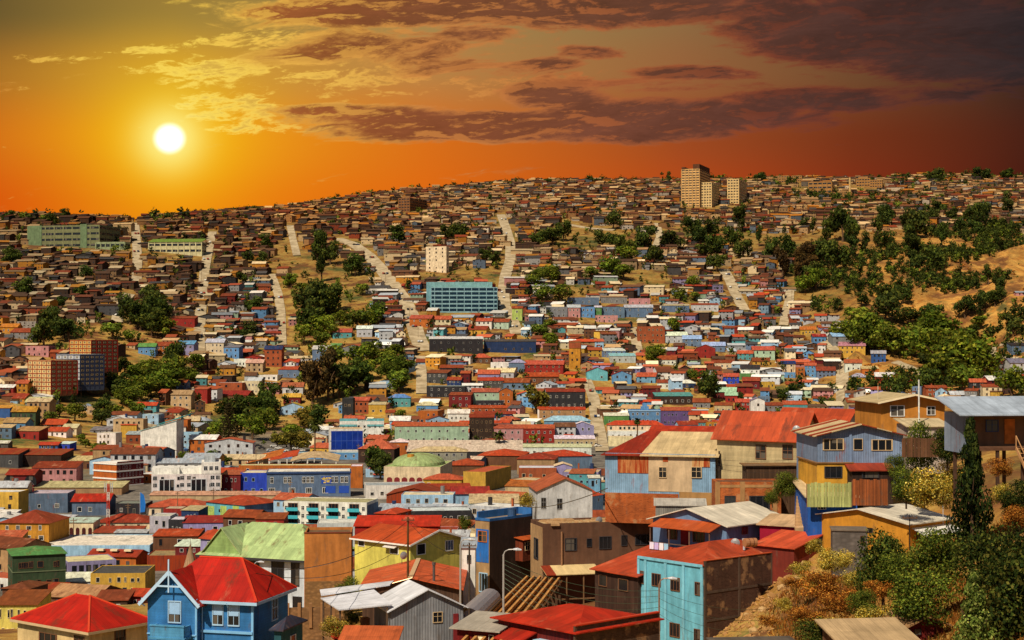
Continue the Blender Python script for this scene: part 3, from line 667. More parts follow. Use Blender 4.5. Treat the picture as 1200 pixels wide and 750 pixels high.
# --- narrow white wall house and blue mural house
H=House('house','narrow white house seen edge on behind the two lamp poles','house',541,557,559,186,641,705,0,d=5); H.wall(pal('white')).roof('shed',pal('tin'),.5,.2,mat='sheet'); H.win('F',547,552,650,660,'single','grey')
H=House('house','narrow tall house with blue painted mural front and side wall painted dark as shade','house',557,574,624,195,611,702,40)
H.wall(lin((64,46,38))).roof('flat',lin((150,130,104)),mat='flat')  # shade painted into the side wall colour; the lit front gets its own tan
H.panel('F',557.2,573.8,611,702,lin((176,140,98)),'plaster','lit_tone_front',.06); H.panel('F',558.5,573.2,620,658,lin((44,112,196)),'plaster','mural',.10,'blue mural patch')
o=H.win('F',561,571.5,622,635,'cross','orange'); o.location.y-=.1; o=H.win('F',562,572,671,694,'triple','pale blue'); o.location.y-=.08
mb=MB(); w,d,h=H.w/2,H.d/2,H.h; mb.box(-w,w,-d,-d+.25,h,h+.3); mb.box(w-.25,w,-d+.25,d,h,h+.3); mb.box(-w,-w+.25,-d+.25,d,h,h+1.0); mb.box(-w,w,d-.25,d,h,h+1.0); H.part('parapet',mb,'plaster',lin((52,110,176)))
mb=MB(); x0,zb=H.pt('R',604,657); x1,zt_=H.pt('R',621,630); mb.box(w,w+1.2,x0,x1,zb,zt_); bayo=H.part('bay_window',mb,'planks',lin((120,52,28)))
mb=MB(); mb.slab([[(w-.1,x0-.3,zt_+.35),(w+1.6,x0-.3,zt_+.1),(w+1.6,x1+.3,zt_+.1),(w-.1,x1+.3,zt_+.35)]],.08); mb.build('bay_roof',MAT['r_metal'],bayo,lin((200,92,40)))
for t_ in (.3,.7):
    o=link('window',window_mesh('cross')[0],bayo,pal('beige'),(w+1.2,x0+(x1-x0)*t_,zb+(zt_-zb)*.5),math.pi/2); o.scale=((x1-x0)*.34,1,(zt_-zb)*.42); link('pane',window_mesh('cross')[1],o)
# --- brown flat roofed building
H=House('building','brown flat roofed building with a row of five dark windows','building',622,636,768,186,617.5,712,75)
H.wall(lin((104,72,54)),parapet=.35).roof('flat',lin((196,164,118)),mat='flat'); H.panel('F',622.2,635.8,615.5,712,lin((186,148,104)),'plaster','lit_tone_front',.05,'tan end wall with sunlight painted into its colour')  # one plaster painted twice: lit tan on the end, shaded brown elsewhere
for q in ((662,676,630.5,645.5,'cross'),(687.5,693.5,631,641,'single'),(702,716.5,628.5,643.5,'triple'),(728,735,627,639.5,'single'),(744,764,626,638.5,'triple')): H.win('R',*q,fr='charcoal')
o=H.win('F',626.5,631.5,630.5,655,'single','charcoal'); o.location.y-=.05; o=H.win('F',626,631,676,695,'single','charcoal'); o.location.y-=.05
mb=MB(); x,z=H.pt('R',658,623); _,z2=H.pt('R',658,668); mb.tube((H.w/2+.12,x,z),(H.w/2+.12,x,z2),.11,n=8); H.part('downpipe',mb,'metal_paint',lin((160,118,86)))
# rooftop junk
rng=random.Random(4); mb=MB()
for k in range(60):
    x=rng.uniform(-H.w/2+.5,H.w/2-.5); y=rng.uniform(-H.d/2+.5,H.d/2-.5); a=rng.uniform(.1,.5); mb.box(x-a,x+a*rng.uniform(.5,2),y-a,y+a,H.h+.1,H.h+.16+rng.uniform(.02,.3))
H.part('roof_debris',mb,'stone_rubble',lin((176,140,100)),H.roofo)['kind']='stuff'
# porch in front of it
x0,z0_=H.pt('R',636,668); x1,_=H.pt('R',694,668); w=H.w/2
mb=MB(); mb.slab([[(w,x0-.3,z0_+.5),(w+2.6,x0-.3,z0_-.2),(w+2.6,x1+.3,z0_-.2),(w,x1+.3,z0_+.5)]],.1); pr_=H.part('porch_roof',mb,'r_patched',lin((222,194,140)))
mb=MB()
for t_ in (0,.36,.7,1): 
    yy_=x0+(x1-x0)*t_; mb.box(w+2.3,w+2.42,yy_-.06,yy_+.06,-2,z0_-.25)
mb.box(w+2.3,w+2.4,x0,x1,z0_-3.1,z0_-2.98); mb.box(w+2.3,w+2.4,x0,x1,z0_-3.9,z0_-3.8); H.part('porch_post',mb,'wood',lin((120,88,60)),pr_)
mb=MB(); mb.box(w,w+2.5,x0,x1,z0_-4.3,z0_-4.1); H.part('porch_floor',mb,'wood',lin((120,84,54)))
# --- rust roof timber house
H=House('house','dark timber house with rust red sheet roof between brown and light blue buildings','house',697,747,750,156,674,735,52,d=7.5)
H.wall(lin((70,46,36)),'planks',gable='shed',rise=1.6).roof('shed',lin((184,70,38)),1.6,.4); H.win('F',702,711.5,673.5,687,'single','brown'); H.win('F',725,736.5,678.5,692.5,'single','brown')
# --- light blue building
H=House('building','light blue rendered building with orange roof and bare brick side wall','building',748,824,940,150,662,775,50)
H.wall(lin((112,186,208))).roof('hip',lin((176,68,36)),1.35,.15,ridge=.25)
for q in ((750.5,756,669,684),(764,774.5,672,687),(786,797,676.5,692.5),(814.5,821,682,697.5),(785,797,730,746.5),(813.5,820.5,737,752),(763,774,722,738)): H.win('F',*q,fr='brown',style='triple')
mb=MB()
for px in (749,757,780.5,801.5,823):
    x,_=H.pt('F',px,700); mb.box(x-.16,x+.16,-H.d/2-.12,-H.d/2+.01,-3,H.h-.25)
mb.box(-H.w/2,H.w/2,-H.d/2-.16,-H.d/2+.01,H.h-.25,H.h); H.part('pilaster',mb,'plaster',lin((128,196,218)))
mb=MB(); mb.box(H.w/2,H.w/2+.22,-H.d/2,H.d/2,-4,H.h+.35); sw=H.part('side_wall',mb,'brick',lin((86,60,48)),None,'bare dark block side wall with concrete bands')
mb=MB()
for t_ in (.0,.33,.66,.99): y=-H.d/2+t_*H.d; mb.box(H.w/2+.21,H.w/2+.26,y-.14,y+.14,-4,H.h+.34)
for z in (.9,3.6,6.2): mb.box(H.w/2+.21,H.w/2+.255,-H.d/2,H.d/2,z,z+.22)
mb.build('concrete_band',MAT['plaster'],sw,lin((92,74,62)))
mb=MB(); mb.beam((H.w/2+.1,-H.d/2,H.h+.4),(H.w/2+.1,H.d/2,H.h+.4),.34,.06); H.part('wall_flashing',mb,'metal_paint',lin((206,92,52)))
mb=MB(); mb.tube((2.6,.4,H.h+.6),(2.6,.4,H.h+1.5),.12,n=8); mb.tube((2.6,.4,H.h+1.5),(2.6,.4,H.h+1.7),.2,n=8); H.part('vent',mb,'metal_paint',pal('silver'))
# --- bottom red roofed house
H=House('house','low house with broad bright red roof at the bottom edge','house',584,675,768,125,740,790,48)
H.wall(lin((110,28,22)),'planks').roof('hip',lin((176,42,20)),1.0,.5,ridge=.2)
mb=MB(); mb.box(H.w/2,H.w/2+.2,-H.d/2-.3,H.d/2+.2,-3,H.h+.45); sw=H.part('side_wall',mb,'brick',lin((92,70,56))); mb=MB(); mb.beam((H.w/2+.1,-H.d/2-.3,H.h+.5),(H.w/2+.1,H.d/2+.2,H.h+.5),.4,.1); mb.build('wall_cap',MAT['metal_paint'],sw,lin((206,60,34)))
H.win('F',591.5,599,738,752,'sash','white'); mb=MB(); x0,z0_=H.pt('F',600,739); x1,_=H.pt('F',630,745); d=H.d/2
mb.slab([[(x0,-d-2.0,z0_-.3),(x1,-d-2.0,z0_-.3),(x1,-d,z0_+.3),(x0,-d,z0_+.3)]],.1); pr_=H.part('porch_roof',mb,'r_metal',lin((170,40,22)))
mb=MB(); mb.box(x0+.2,x1-.2,-d-1.7,-d-1.5,-3,z0_-.35); H.part('porch_wall',mb,'planks',lin((136,30,24)),pr_); H.win('F',602,611,745,758,'sash','white').location.y-=1.75
mb=MB(); x0,z0_=H.pt('F',633,745); x1,_=H.pt('F',668,753); mb.box(x0,x1,-d-.8,-d,z0_-.5,z0_-.2); H.part('gutter_box',mb,'paint',pal('pale blue'))
# --- rusty pale blue house, centre right
H=House('house','pale blue sheet metal house streaked with rust above a brick base','house',709,838,860,185,533,577,15)
H.wall(lin((140,176,208)),'tin'); w,d,h=H.w/2,H.d/2,H.h+.02; W_,D_=w+.45,d+.45; q=2.1; z=h-.2
xa,xb,xr=-W_+4.6,-W_+5.6,-w+3.4
mb=MB(); mb.slab([[(xa,-D_,z),(W_,-D_,z),(W_,0,h+q),(xb,0,h+q)],[(W_,D_,z),(xa,D_,z),(xb,0,h+q),(W_,0,h+q)]],.1); H.roofo=H.part('roof',mb,'r_sheet',lin((214,186,138)))
mb=MB(); mb.slab([[(-W_,-D_,z),(xa,-D_,z),(xb,0,h+q),(xr,0,h+q)],[(xa,D_,z),(-W_,D_,z),(xr,0,h+q),(xb,0,h+q)],[(-W_,D_,z),(-W_,-D_,z),(xr,0,h+q)]],.1); H.part('hip_roof',mb,'r_metal',lin((150,44,24)),None,'rust red hip end')
mb=MB(); mb.poly([(w,-d,h-.05),(w,d,h-.05),(w,0,h+q-.1)]); H.part('gable_wall',mb,'tin',lin((150,160,176)))
H.panel('F',724,760,531.5,554,lin((206,140,84)),'rust','rust_panel',.06,'heavily rusted sheet'); H.panel('F',760,811,533,575.5,lin((212,182,144)),'plaster','render_panel',.05,'cream patch with rust drips')
H.panel('F',811,832,536,547,lin((208,160,104)),'rust','rust_panel',.07); H.panel('F',777,783,533,541,lin((186,90,40)),'rust','rust_panel',.09)
for q in ((772,781.5,547,560),(810,822.5,547,560)): 
    o=H.win('F',*q,style='cross',fr='beige'); o.location.y-=.06
H.panel('F',709.3,795,578,612,lin((176,92,44)),'brick','brick_base',.10); H.panel('F',796,838,577,612,lin((178,134,82)),'plaster','brick_base',.11,'tan rendered base')
mb=MB(); mb.box(H.w/2+.3,H.w/2+.46,-H.d/2+.4,-H.d/2+.6,-2,H.h+.4); mb.box(H.w/2,H.w/2+.05,-H.d/2,-H.d/2+.3,-2,H.h); H.part('corner_board',mb,'wood',lin((52,40,34)))
H.panel('R',839,859,531,577,lin((150,130,108)),'tin','side_cladding',.04)
H2=House('house','grey gabled house with red brown roof tucked behind the rusty house','house',752,858,880,197,527,580,15); H2.wall(lin((150,140,128)),'tin',gable='x',rise=2.3).roof('gx',lin((178,54,28)),2.3,.5)
# --- orange roofed beige house
H=House('house','beige boarded house with large orange hipped and gabled roof','house',840,938,960,180,512,560,35)
H.wall(lin((206,184,138)),'siding',gable='x',rise=2.6).roof('gx',lin((180,72,34)),2.6,.55)
for q in ((885.5,898,521,538),(917,929.5,521,538)): H.win('F',*q,fr='brown')
H.panel('R',938.5,957,500,560,lin((176,172,168)),'siding','side_cladding',.05,'pale grey end wall')
mb=MB(); mb.tube((H.w/2-.1,-H.d/2-.12,H.h),(H.w/2-.1,-H.d/2-.12,0),.09,n=8); H.part('downpipe',mb,'metal_paint',lin((130,52,34)))
mb=MB(); w,d,h=H.w/2,H.d/2,H.h
mb.slab([[(0,-.5,h+2.55),(w*.9,-.5,h+2.9),(w*.9,d+4,h+1.5),(0,d+4,h+1.5)]],.12)
H3=House('house','second orange gable roof rising behind the beige boarded house','house',905,984,1000,196,506,560,35,d=8); H3.wall(lin((190,184,176)),'siding',gable='x',rise=2.6).roof('gx',lin((176,68,34)),2.6,.5)
# brick ruin beneath
H=House('brick_building','roofless brick shell with two dark openings below the beige house','building',839,915,920,172,568,602,0,d=4)
H.wall(lin((176,96,48)),'brick',parapet=.3).roof('flat',pal('brown'),mat='flat'); H.win('F',849,862,581,593,'triple','charcoal'); H.win('F',878,902,581,598,'triple','charcoal')
mb=MB()
for px in (841,870,908):
    x,_=H.pt('F',px,590); mb.box(x-.25,x+.25,-H.d/2-.06,-H.d/2+.01,-3,H.h+.32)
mb.box(-H.w/2,H.w/2,-H.d/2-.05,-H.d/2+.01,H.h-.3,H.h); H.part('concrete_frame',mb,'plaster',lin((170,126,80)))
HB=House('lean_to','dark open undercroft of boards under the beige boarded house','lean-to',874,948,950,177,546,575,0,d=3); HB.wall(lin((84,60,42)),'planks').roof('deck',lin((140,104,66)),o=.3,mat='flat')
# --- blue house with white low gable
H=House('house','slate blue bungalow with low white roof and rusty porch awning','house',765,851,918,160,615,648,45)
H.wall(lin((108,138,176)),gable='y',rise=1.3).roof('gy',lin((226,216,196)),1.3,.5,mat='sheet')
x0,z0_=H.pt('F',776,611); x1,z1_=H.pt('F',848,622); d=H.d/2
mb=MB(); mb.slab([[(x0,-d-2.2,z1_+.05),(x1,-d-2.2,z1_+.05),(x1,-d,z1_+.75),(x0,-d,z1_+.75)]],.08); aw=H.part('awning',mb,'r_metal',lin((186,84,38)))
mb=MB()
for t_ in (.02,.33,.66,.98): x=x0+(x1-x0)*t_; mb.box(x-.05,x+.05,-d-2.1,-d-2.0,-2,z1_)
mb.box(x0,x1,-d-2.12,-d-2.04,.55,.63); H.part('awning_post',mb,'wood',lin((110,84,70)),aw)
for q in ((782,794,618,632),(812,826,622,636)): H.win('F',*q,fr='brown',style='triple')
H.door('F',798,807,617,640,'maroon')
for q in ((869,876,617,626),(890,900,612,622)): H.win('R',*q,fr='brown',style='cross')
bpy.context.view_layer.update()
p=H.root.matrix_basis@Vector((x0+1.3,-d-2.16,.60)); o=empty('laundry',p,H.root.rotation_euler.z); tag(o,'white and lilac washing hung over the porch rail of the slate blue bungalow','laundry')
for i,c in enumerate(((220,214,230),(186,170,214),(226,222,226),(150,190,216))):
    mb=MB(); xx=-1.1+i*.62
    for k in range(5): mb.poly([(xx+k*.115,-.06-.03*(k%2),0),(xx+(k+1)*.115,-.06-.03*((k+1)%2),0),(xx+(k+1)*.115,-.08-.03*((k+1)%2),-.7),(xx+k*.115,-.08-.03*(k%2),-.7)])
    mb.build('cloth',MAT['cloth'],o,lin(c))
# grey zinc parapet shed above it
H=House('shed','long grey zinc lean-to roof against the brick base','shed',768,826,828,178,592,606,5,d=3); H.wall(lin((150,146,138)),'tin').roof('shed',lin((186,180,170)),.4,.2,mat='sheet')
# --- magenta house
H=House('house','magenta painted house with low pale roof right of the slate blue bungalow','house',890,948,962,160,617,648,30)
H.wall(lin((160,20,52))).roof('shed',lin((206,170,130)),.6,.3,mat='sheet'); H.win('F',938,945,630,641,'single'); H.door('F',925,931,627,644,'bright red')
H=House('shed','salmon roofed shed with a rusty barrel, in front of the magenta house','shed',884,930,946,154,642,660,45,d=4.5); H.wall(lin((120,44,32))).roof('shed',lin((206,84,50)),.9,.25)
bp=ray(879,634); o=empty('barrel',(bp[0]*151,151,ZC+ray(879,641)[1]*151),.4); tag(o,'rusty tan barrel lying by the salmon roofed shed','barrel')
mb=MB(); mb.tube((-.6,0,.42),(.6,0,.42),.4,n=14); mb.build('body',MAT['metal_paint'],o,lin((186,128,88))); mb=MB(); mb.tube((-.25,0,.42),(-.2,0,.42),.43,n=14); mb.tube((.2,0,.42),(.25,0,.42),.43,n=14); mb.build('hoop',MAT['metal_paint'],o,lin((110,70,50)))
# --- blue-white house on the right
H=House('house','grey blue boarded house with three wide windows over a yellow lower floor','house',957.5,1058,1062,160,509,545,-3,d=9)
H.wall(lin((132,152,184)),'tin',gable='y',rise=1.05).roof('gy',lin((206,180,136)),1.05,.5,mat='patched',oy=.6)
for q in ((964,989,514,527.5,'triple'),(1000,1011,514,527.5,'single'),(1021,1046,515,528,'triple')): H.win('F',*q[:4],style=q[4],fr='beige')
mb=MB(); x,_=H.pt('F',996.5,520); mb.box(x-.12,x+.12,-H.d/2-.12,-H.d/2+.01,0,H.h+.2); H.part('corner_board',mb,'paint',lin((116,136,168)))
L=House('basement_storey','yellow rendered storey beneath the grey blue boarded house','storey',957,998,1000,159.6,543,570,-3,d=8); L.wall(lin((212,156,52))).roof('deck',lin((150,110,70)),o=.15,mat='flat'); L.win('F',966,987,546.5,560,'triple','charcoal')
L=House('lean_to','rust roofed wooden lean-to beside the yellow storey','lean-to',998,1046,1048,158,550,580,-3,d=4); L.wall(lin((56,38,30)),'planks').roof('shed',lin((166,84,50)),1.0,.3,mat='patched'); L.win('F',1010,1030,553,560,'triple','charcoal')
for k,(x0,x1) in enumerate(((999,1010),(1011,1020),(1021,1030),(1031,1040))):
    pass
def fence(label,px0,px1,yt,yb,Y,c,mat='planks',slant=0.):
    u0=ray(px0,yt)[0]; u1=ray(px1,yt)[0]; z1=ZC+ray(px0,yt)[1]*Y; z0=ZC+ray(px0,yb)[1]*Y; o=empty('fence',((u0+u1)/2*Y,Y,z0)); tag(o,label,'fence')
    L_=(u1-u0)*Y; mb=MB(); n=max(3,int(L_/.32)); r_=random.Random(int(px0))
    for i in range(n): 
        a=-L_/2+i*L_/n; mb.box(a+.01,a+L_/n-.02,-.02,.02,-1,z1-z0+r_.uniform(-.08,.08))
    mb.build('board',MAT[mat],o,c); mb=MB()
    for i in range(4): a=-L_/2+i*L_/3; mb.box(a-.06,a+.06,.021,.14,-1,z1-z0-.1)
    mb.box(-L_/2,L_/2,.025,.08,(z1-z0)*.7,(z1-z0)*.7+.1); mb.build('post',MAT['wood'],o,pal('brown')); return o
fence('lime green board fence below the yellow storey',946,998,566,582,156,lin((186,190,118)))
fence('rusty brown board fence below the wooden lean-to',999,1040,562,580,155,lin((156,84,42)))
fence('low dark brown board fence beside the steep hillside trees',1058,1112,513,523,150,lin((108,72,48)))
H=House('house','royal blue cottage with cream sheet roof above the ochre house','house',946,1004,1012,157,582,615,2,d=9)
H.wall(lin((38,92,178))).roof('shed',lin((214,190,148)),.8,.3,mat='sheet'); H.win('F',958,968,590,597,'triple')
# --- ochre house with white roof
H=House('house','ochre yellow house with broad white sheet roof on the right slope','house',953,1064,1112,150,613,650,47)
H.wall(lin((206,140,44)),gable='y',rise=.95).roof('gy',lin((226,216,196)),.95,.45,mat='sheet')
H.win('R',1074,1088,617.5,632,'triple','charcoal'); H.door('R',1098,1107,618,636,'charcoal'); H.win('F',1016,1023,618.5,624,'cross','charcoal')
mb=MB(); w,d=H.w/2,H.d/2; mb.slab([[(w+1.6,-d+.5,H.h-1.1),(w+1.6,d,H.h-1.1),(w,d,H.h-.5),(w,-d+.5,H.h-.5)]],.06); H.part('awning',mb,'r_sheet',pal('white'))
mb=MB(); x,z=H.pt('R',1103,604); mb.tube((w+.2,x,H.h-1),(w+.2,x,H.h+2.6),.035,n=6); mb.tube((w-.6,x,H.h+2.1),(w+1.,x,H.h+2.1),.02,n=6); H.part('aerial',mb,'metal_paint',pal('silver'))
H=House('block_shed','small grey concrete block shed in front of the ochre house','shed',975,1016,1019,146,623,648,8,d=3); H.wall(lin((116,106,100)),'stone').roof('deck',lin((120,104,90)),o=.1,mat='flat'); H.win('F',1008,1013,628,636,'single','brown')
# --- orange house up right
H=House('house','apricot orange house with cream gable roof beside the white lamp post','house',1032,1107,1110,178,470,512,-6,d=9)
H.wall(lin((206,134,52)),gable='y',rise=.75).roof('gy',lin((206,184,140)),.75,.6,mat='sheet',oy=.8)
H.win('F',1043,1060,475,488,'sash'); H.win('F',1086,1096,476,486.5,'sash')
mb=MB(); W_,D_=H.W_,H.D_; z=H.h-.75/(H.w/2)*.6
for sx in (-1,1): mb.beam((0,-D_-.02,H.h+.72),(sx*W_,-D_-.02,z-.04),.05,.2)
H.part('bargeboard',mb,'paint',pal('cream'))
L=House('house','low pale walled house with flat cream roof behind the hillside tree','house',1064,1112,1114,166,499,520,0,d=5); L.wall(lin((196,176,160))).roof('shed',lin((212,190,150)),.5,.3,mat='sheet'); L.win('F',1104,1110,503,515,'single','charcoal')
# --- metal roofed house on stilts, right edge
H=House('house','stilted house with zinc sheet roof, orange door and outside stairs','house',1108,1125,1275,133,484,522,84,w=3.4)
H.wall(lin((128,92,66)),ext=.1)
w,d,h=H.w/2,H.d/2,H.h
mb=MB(); mb.slab([[(w+2.2,-d-.9,h-.05),(w+2.2,d,h-.05),(-w,d,h+1.25),(-w,-d-.9,h+1.25)]],.09); H.roofo=H.part('roof',mb,'r_sheet',lin((176,188,204)))
mb=MB(); mb.box(w+1.1,w+2.1,-d-.04,-d+.02,-.6,h-.1); mb.box(-w,w+1.1,-d-.05,-d-.01,-.6,h); H.part('side_cladding',mb,'tin',lin((142,156,178)))
H.win('R',1155,1170,492,506,'sash','navy'); H.door('R',1177,1189,491,520,'orange')
mb=MB(); mb.box(-w,w+2.2,-d,d,-.3,-.05); H.part('floor_deck',mb,'wood',lin((92,62,44)))
for y in np.linspace(-d+.2,d-.2,6):
    for x in (w+2.0,0.,): mb=MB(); mb.box(x-.12,x+.12,y-.12,y+.12,-4.5,-.3); H.part('stilt',mb,'wood',lin((74,52,40)))
y0,_=H.pt('R',1184,520); st=MB()
for sgn in (0,1.1): st.beam((w+2.3,y0-.5+sgn,-.1),(w+4.9,y0-.2+sgn,-2.9),.08,.25)
for k in range(9): t_=k/8; st.box(w+2.35+2.5*t_-.13,w+2.35+2.5*t_+.13,y0-.45+.3*t_,y0+.55+.3*t_,-.15-2.75*t_-.03,-.15-2.75*t_+.03)
for sgn in (0,1.1): st.beam((w+2.3,y0-.5+sgn,.9),(w+4.9,y0-.2+sgn,-1.9),.06,.06); st.beam((w+2.3,y0-.5+sgn,-.2),(w+2.3,y0-.5+sgn,.9),.07,.07); st.beam((w+4.9,y0-.2+sgn,-3.2),(w+4.9,y0-.2+sgn,-1.9),.07,.07)
H.part('stairs',st,'wood',lin((176,130,86)))
# --- roofs at the bottom right
H=House('shed','dark red hut with tan roof among the bushes at the bottom right','hut',1062,1104,1112,106,729,765,-20,d=3); H.wall(lin((110,26,24)),'planks',gable='y',rise=.5).roof('gy',lin((164,124,84)),.5,.4,mat='sheet'); H.win('F',1071,1079,737,744,'single','charcoal')
H=House('shed','low shed with pale corrugated roof at the bottom edge below the dry bank','shed',985,1068,1072,100,748,775,-8,d=3.5); H.wall(lin((120,80,54)),'planks').roof('shed',lin((190,160,120)),.55,.4,mat='sheet')
H=House('shed','flat roofed dark shed beneath the rubble slope at the bottom edge','shed',842,936,940,112,757,775,-6,d=3); H.wall(lin((84,62,50)),'planks').roof('deck',lin((96,84,74)),o=.2,mat='flat')
H=House('house','terracotta roofed outhouse in front of the grey shed at the bottom edge','outhouse',400,462,466,122,753,775,4,d=3.0); H.wall(lin((120,90,66))).roof('shed',lin((196,96,52)),.6,.3)
H=House('stair_house','maroon funicular stair house at the foot of the timber track','stair house',536,582,590,130,738,770,25,d=4); H.wall(lin((112,22,20)),'planks').roof('shed',lin((170,160,146)),.5,.5,mat='sheet'); H.door('F',560,569,745,765,'cream'); H.win('F',573,579,744,752,'single')

# ================= poles, lamps, wires =================
def P3(px,py,Y): u,v=ray(px,py); return Vector((u*Y,Y,ZC+v*Y))
def street_lamp(label,px,yt,yb,Y,arm,c=(176,170,164),r=.12):
    b=P3(px,yb,Y); t_=P3(px,yt,Y); h=t_.z-b.z; o=empty('street_lamp',b); tag(o,label,'street lamp')
    mb=MB(); mb.tube((0,0,-3),(0,0,h-.3),r,r*.7,n=10); mb.build('pole',MAT['metal_paint'],o,lin(c))
    mb=MB(); pts=[(0,0,h-.35),(arm*.15,0,h-.02),(arm*.5,-.1,h+.16),(arm,-.2,h+.2)]
    for a,b_ in zip(pts[:-1],pts[1:]): mb.tube(a,b_,.05,n=8)
    mb.build('arm',MAT['metal_paint'],o,lin(c)); mb=MB(); s=1 if arm>0 else -1
    mb.tube((arm,-.2,h+.2),(arm+s*.35,-.25,h+.2),.08,.16,n=10); mb.tube((arm+s*.35,-.25,h+.2),(arm+s*.75,-.3,h+.16),.16,.08,n=10); mb.build('lamp_head',MAT['metal_paint'],o,lin((206,206,210))); return o
street_lamp('grey street lamp standing beside the timber funicular track',590,646,724,148,.9)
street_lamp('grey street lamp left of the narrow blue mural house',539.5,634,706,162,.75)
street_lamp('slim street lamp in front of the light blue building',772.5,680,770,138,.75,(150,120,100),.1)
street_lamp('small street lamp on the green roofed house street',298,660,700,200,.5,(190,196,206),.09)
def pole(label,px,yt,yb,Y,c,cross=0,r=.14,name='utility_pole',cat='pole'):
    b=P3(px,yb,Y); h=P3(px,yt,Y).z-b.z; o=empty(name,b); tag(o,label,cat); mb=MB(); mb.tube((0,0,-3),(0,0,h),r,r*.75,n=10); mb.build('pole',MAT['wood'],o,lin(c))
    for k in range(cross):
        mb=MB(); mb.box(-.7,.7,-.18,-.1,h-.35-k*.5,h-.25-k*.5)
        for x in (-.6,-.2,.2,.6): mb.tube((x,-.14,h-.25-k*.5),(x,-.14,h-.1-k*.5),.035,n=6)
        mb.build('crossarm',MAT['wood'],o,lin((96,70,50)))
    return o
pole('dark wooden utility pole before the lemon yellow house',478,606,690,172,(92,62,34),1)
pole('dark slender pole right of the left street lamp',550,636,706,165,(70,56,46),1,.11)
pole('white painted lamp post before the apricot orange house',1077,445,506,168,(206,206,200),0,.1,'lamp_post','lamp post')
pole('leaning pale pole left of the apricot orange house',1029,452,500,180,(190,176,150),0,.06)
pole('thin black mast on the white roof of the ochre house',1066,603,618,149,(30,28,28),1,.05,'mast','mast')
# radio mast in red and white
b=P3(127,636,520); h=P3(127,567,520).z-b.z; o=empty('radio_mast',b); tag(o,'slender red and white lattice radio mast on the long white roof','mast')
for k in range(7):
    mb=MB(); z0_=h*k/7; z1_=h*(k+1)/7; q=.55-.3*k/7
    for sx,sy in ((-1,-1),(1,-1),(0,1)): mb.beam((sx*q,sy*q,z0_),(sx*q,sy*q,z1_),.22)
    mb.beam((-q,-q,z0_),(q,-q,z1_),.14); mb.beam((q,-q,z0_),(-q,-q,z1_),.14); mb.beam((-q,-q,z1_),(q,-q,z1_),.14)
    mb.build('mast_section',MAT['metal_paint'],o,lin((196,60,40) if k%2==0 else (222,210,200)))
mb=MB()
for x in (-2,-1,1,2): mb.beam((x*.6,0,h-2.6),(x*.6,0,h+.4),.18)
mb.beam((-1.4,0,h-1),(1.4,0,h-1),.15); mb.build('antenna',MAT['metal_paint'],o,pal('pale grey'))
def wire(label,pts,sag,r=.02,c=(24,22,22)):
    mb=MB(); n=14; o=None
    for A_,B_ in zip(pts[:-1],pts[1:]):
        q=[A_.lerp(B_,i/n)-Vector((0,0,sag*4*(i/n)*(1-i/n))) for i in range(n+1)]
        o=o or q[0]
        for a,b_ in zip(q[:-1],q[1:]): mb.tube(a-o,b_-o,r,n=4,cap=False)
    w_=mb.build('cable',MAT['metal_paint'],None,lin(c),o); tag(w_,label,'cable','overhead cables'); return w_
tp=P3(478,610,172)
wire('black cable falling left from the dark utility pole across the ochre wall',[tp,P3(330,668,118)],1.2,.03)
wire('black cable running low left of the pole before the yellow house',[P3(478,636,172),P3(300,672,119)],1.6,.025)
wire('black cable from the utility pole up to the grey lamp by the mural house',[tp,P3(540,650,162)],.8,.025)
wire('black cable from the utility pole over the yellow house gable',[tp,P3(545,632,200)],.5,.02)
for k in range(7):
    ws=wire('one of the thin wires strung from the track lamp to the light blue building',[P3(590,656+k*5.2,148),P3(772,692+k*6.5,138)],.9+.15*k,.016,(66,80,56))
for k in range(4):
    wire('one of the thin wires strung from the slim lamp to the rubble slope',[P3(772,692+k*9,138),P3(945,706+k*11,118)],1.0+.2*k,.014,(50,60,44))
for k in range(3): wire('one of the thin wires before the rusty pale blue house side',[P3(835,538+k*5,178),P3(1000,528+k*4,165)],.6+.2*k,.014,(60,52,46))
wire('long cable crossing the pale blue gabled house roof',[P3(612,594,290),P3(712,572,182)],.8,.05)

# ================= timber funicular track and chute =================
p0=P3(548,752,128); p1=P3(622,676,186); o=empty('funicular_track',p0); tag(o,'old timber funicular track climbing beside the maroon stair house','track')
d_=(p1-p0); n=Vector((d_.y,-d_.x,0)).normalized(); mb=MB()
for k in range(6): mb.beam(n*(k*.75-.4),d_+n*(k*.75-.4),.22,.3)
mb.build('rail',MAT['wood'],o,lin((186,132,72))); mb=MB()
for k in range(40): c=d_*(k/40); mb.beam(c-n*.8-Vector((0,0,.28)),c+n*3.7-Vector((0,0,.28)),.2,.16)
mb.build('sleeper',MAT['wood'],o,lin((110,74,44))); mb=MB()
for k in range(12):
    c=d_*(k/12); mb=MB(); mb.beam(c+n*3.6-Vector((0,0,6)),c+n*3.6,.25); mb.beam(c-n*.6-Vector((0,0,6)),c-n*.6,.25); mb.beam(c-n*.6-Vector((0,0,1)),c+n*3.6-Vector((0,0,1)),.2); mb.build('trestle',MAT['wood'],o,lin((80,56,40)))
p0=P3(548,722,138); p1=P3(574,698,158); o=empty('chute',p0); tag(o,'grey half pipe metal chute lying along the timber track','chute'); d_=p1-p0; n=Vector((d_.y,-d_.x,0)).normalized(); mb=MB(); up=n.cross(d_).normalized()
if up.z<0: up=-up
for k in range(8):
    a=math.pi*k/8; b_=math.pi*(k+1)/8; f=lambda t_:n*(-1.1*math.cos(t_))+up*(1.0*math.sin(t_)-.3)
    mb.poly([f(a),f(b_),d_+f(b_),d_+f(a)])
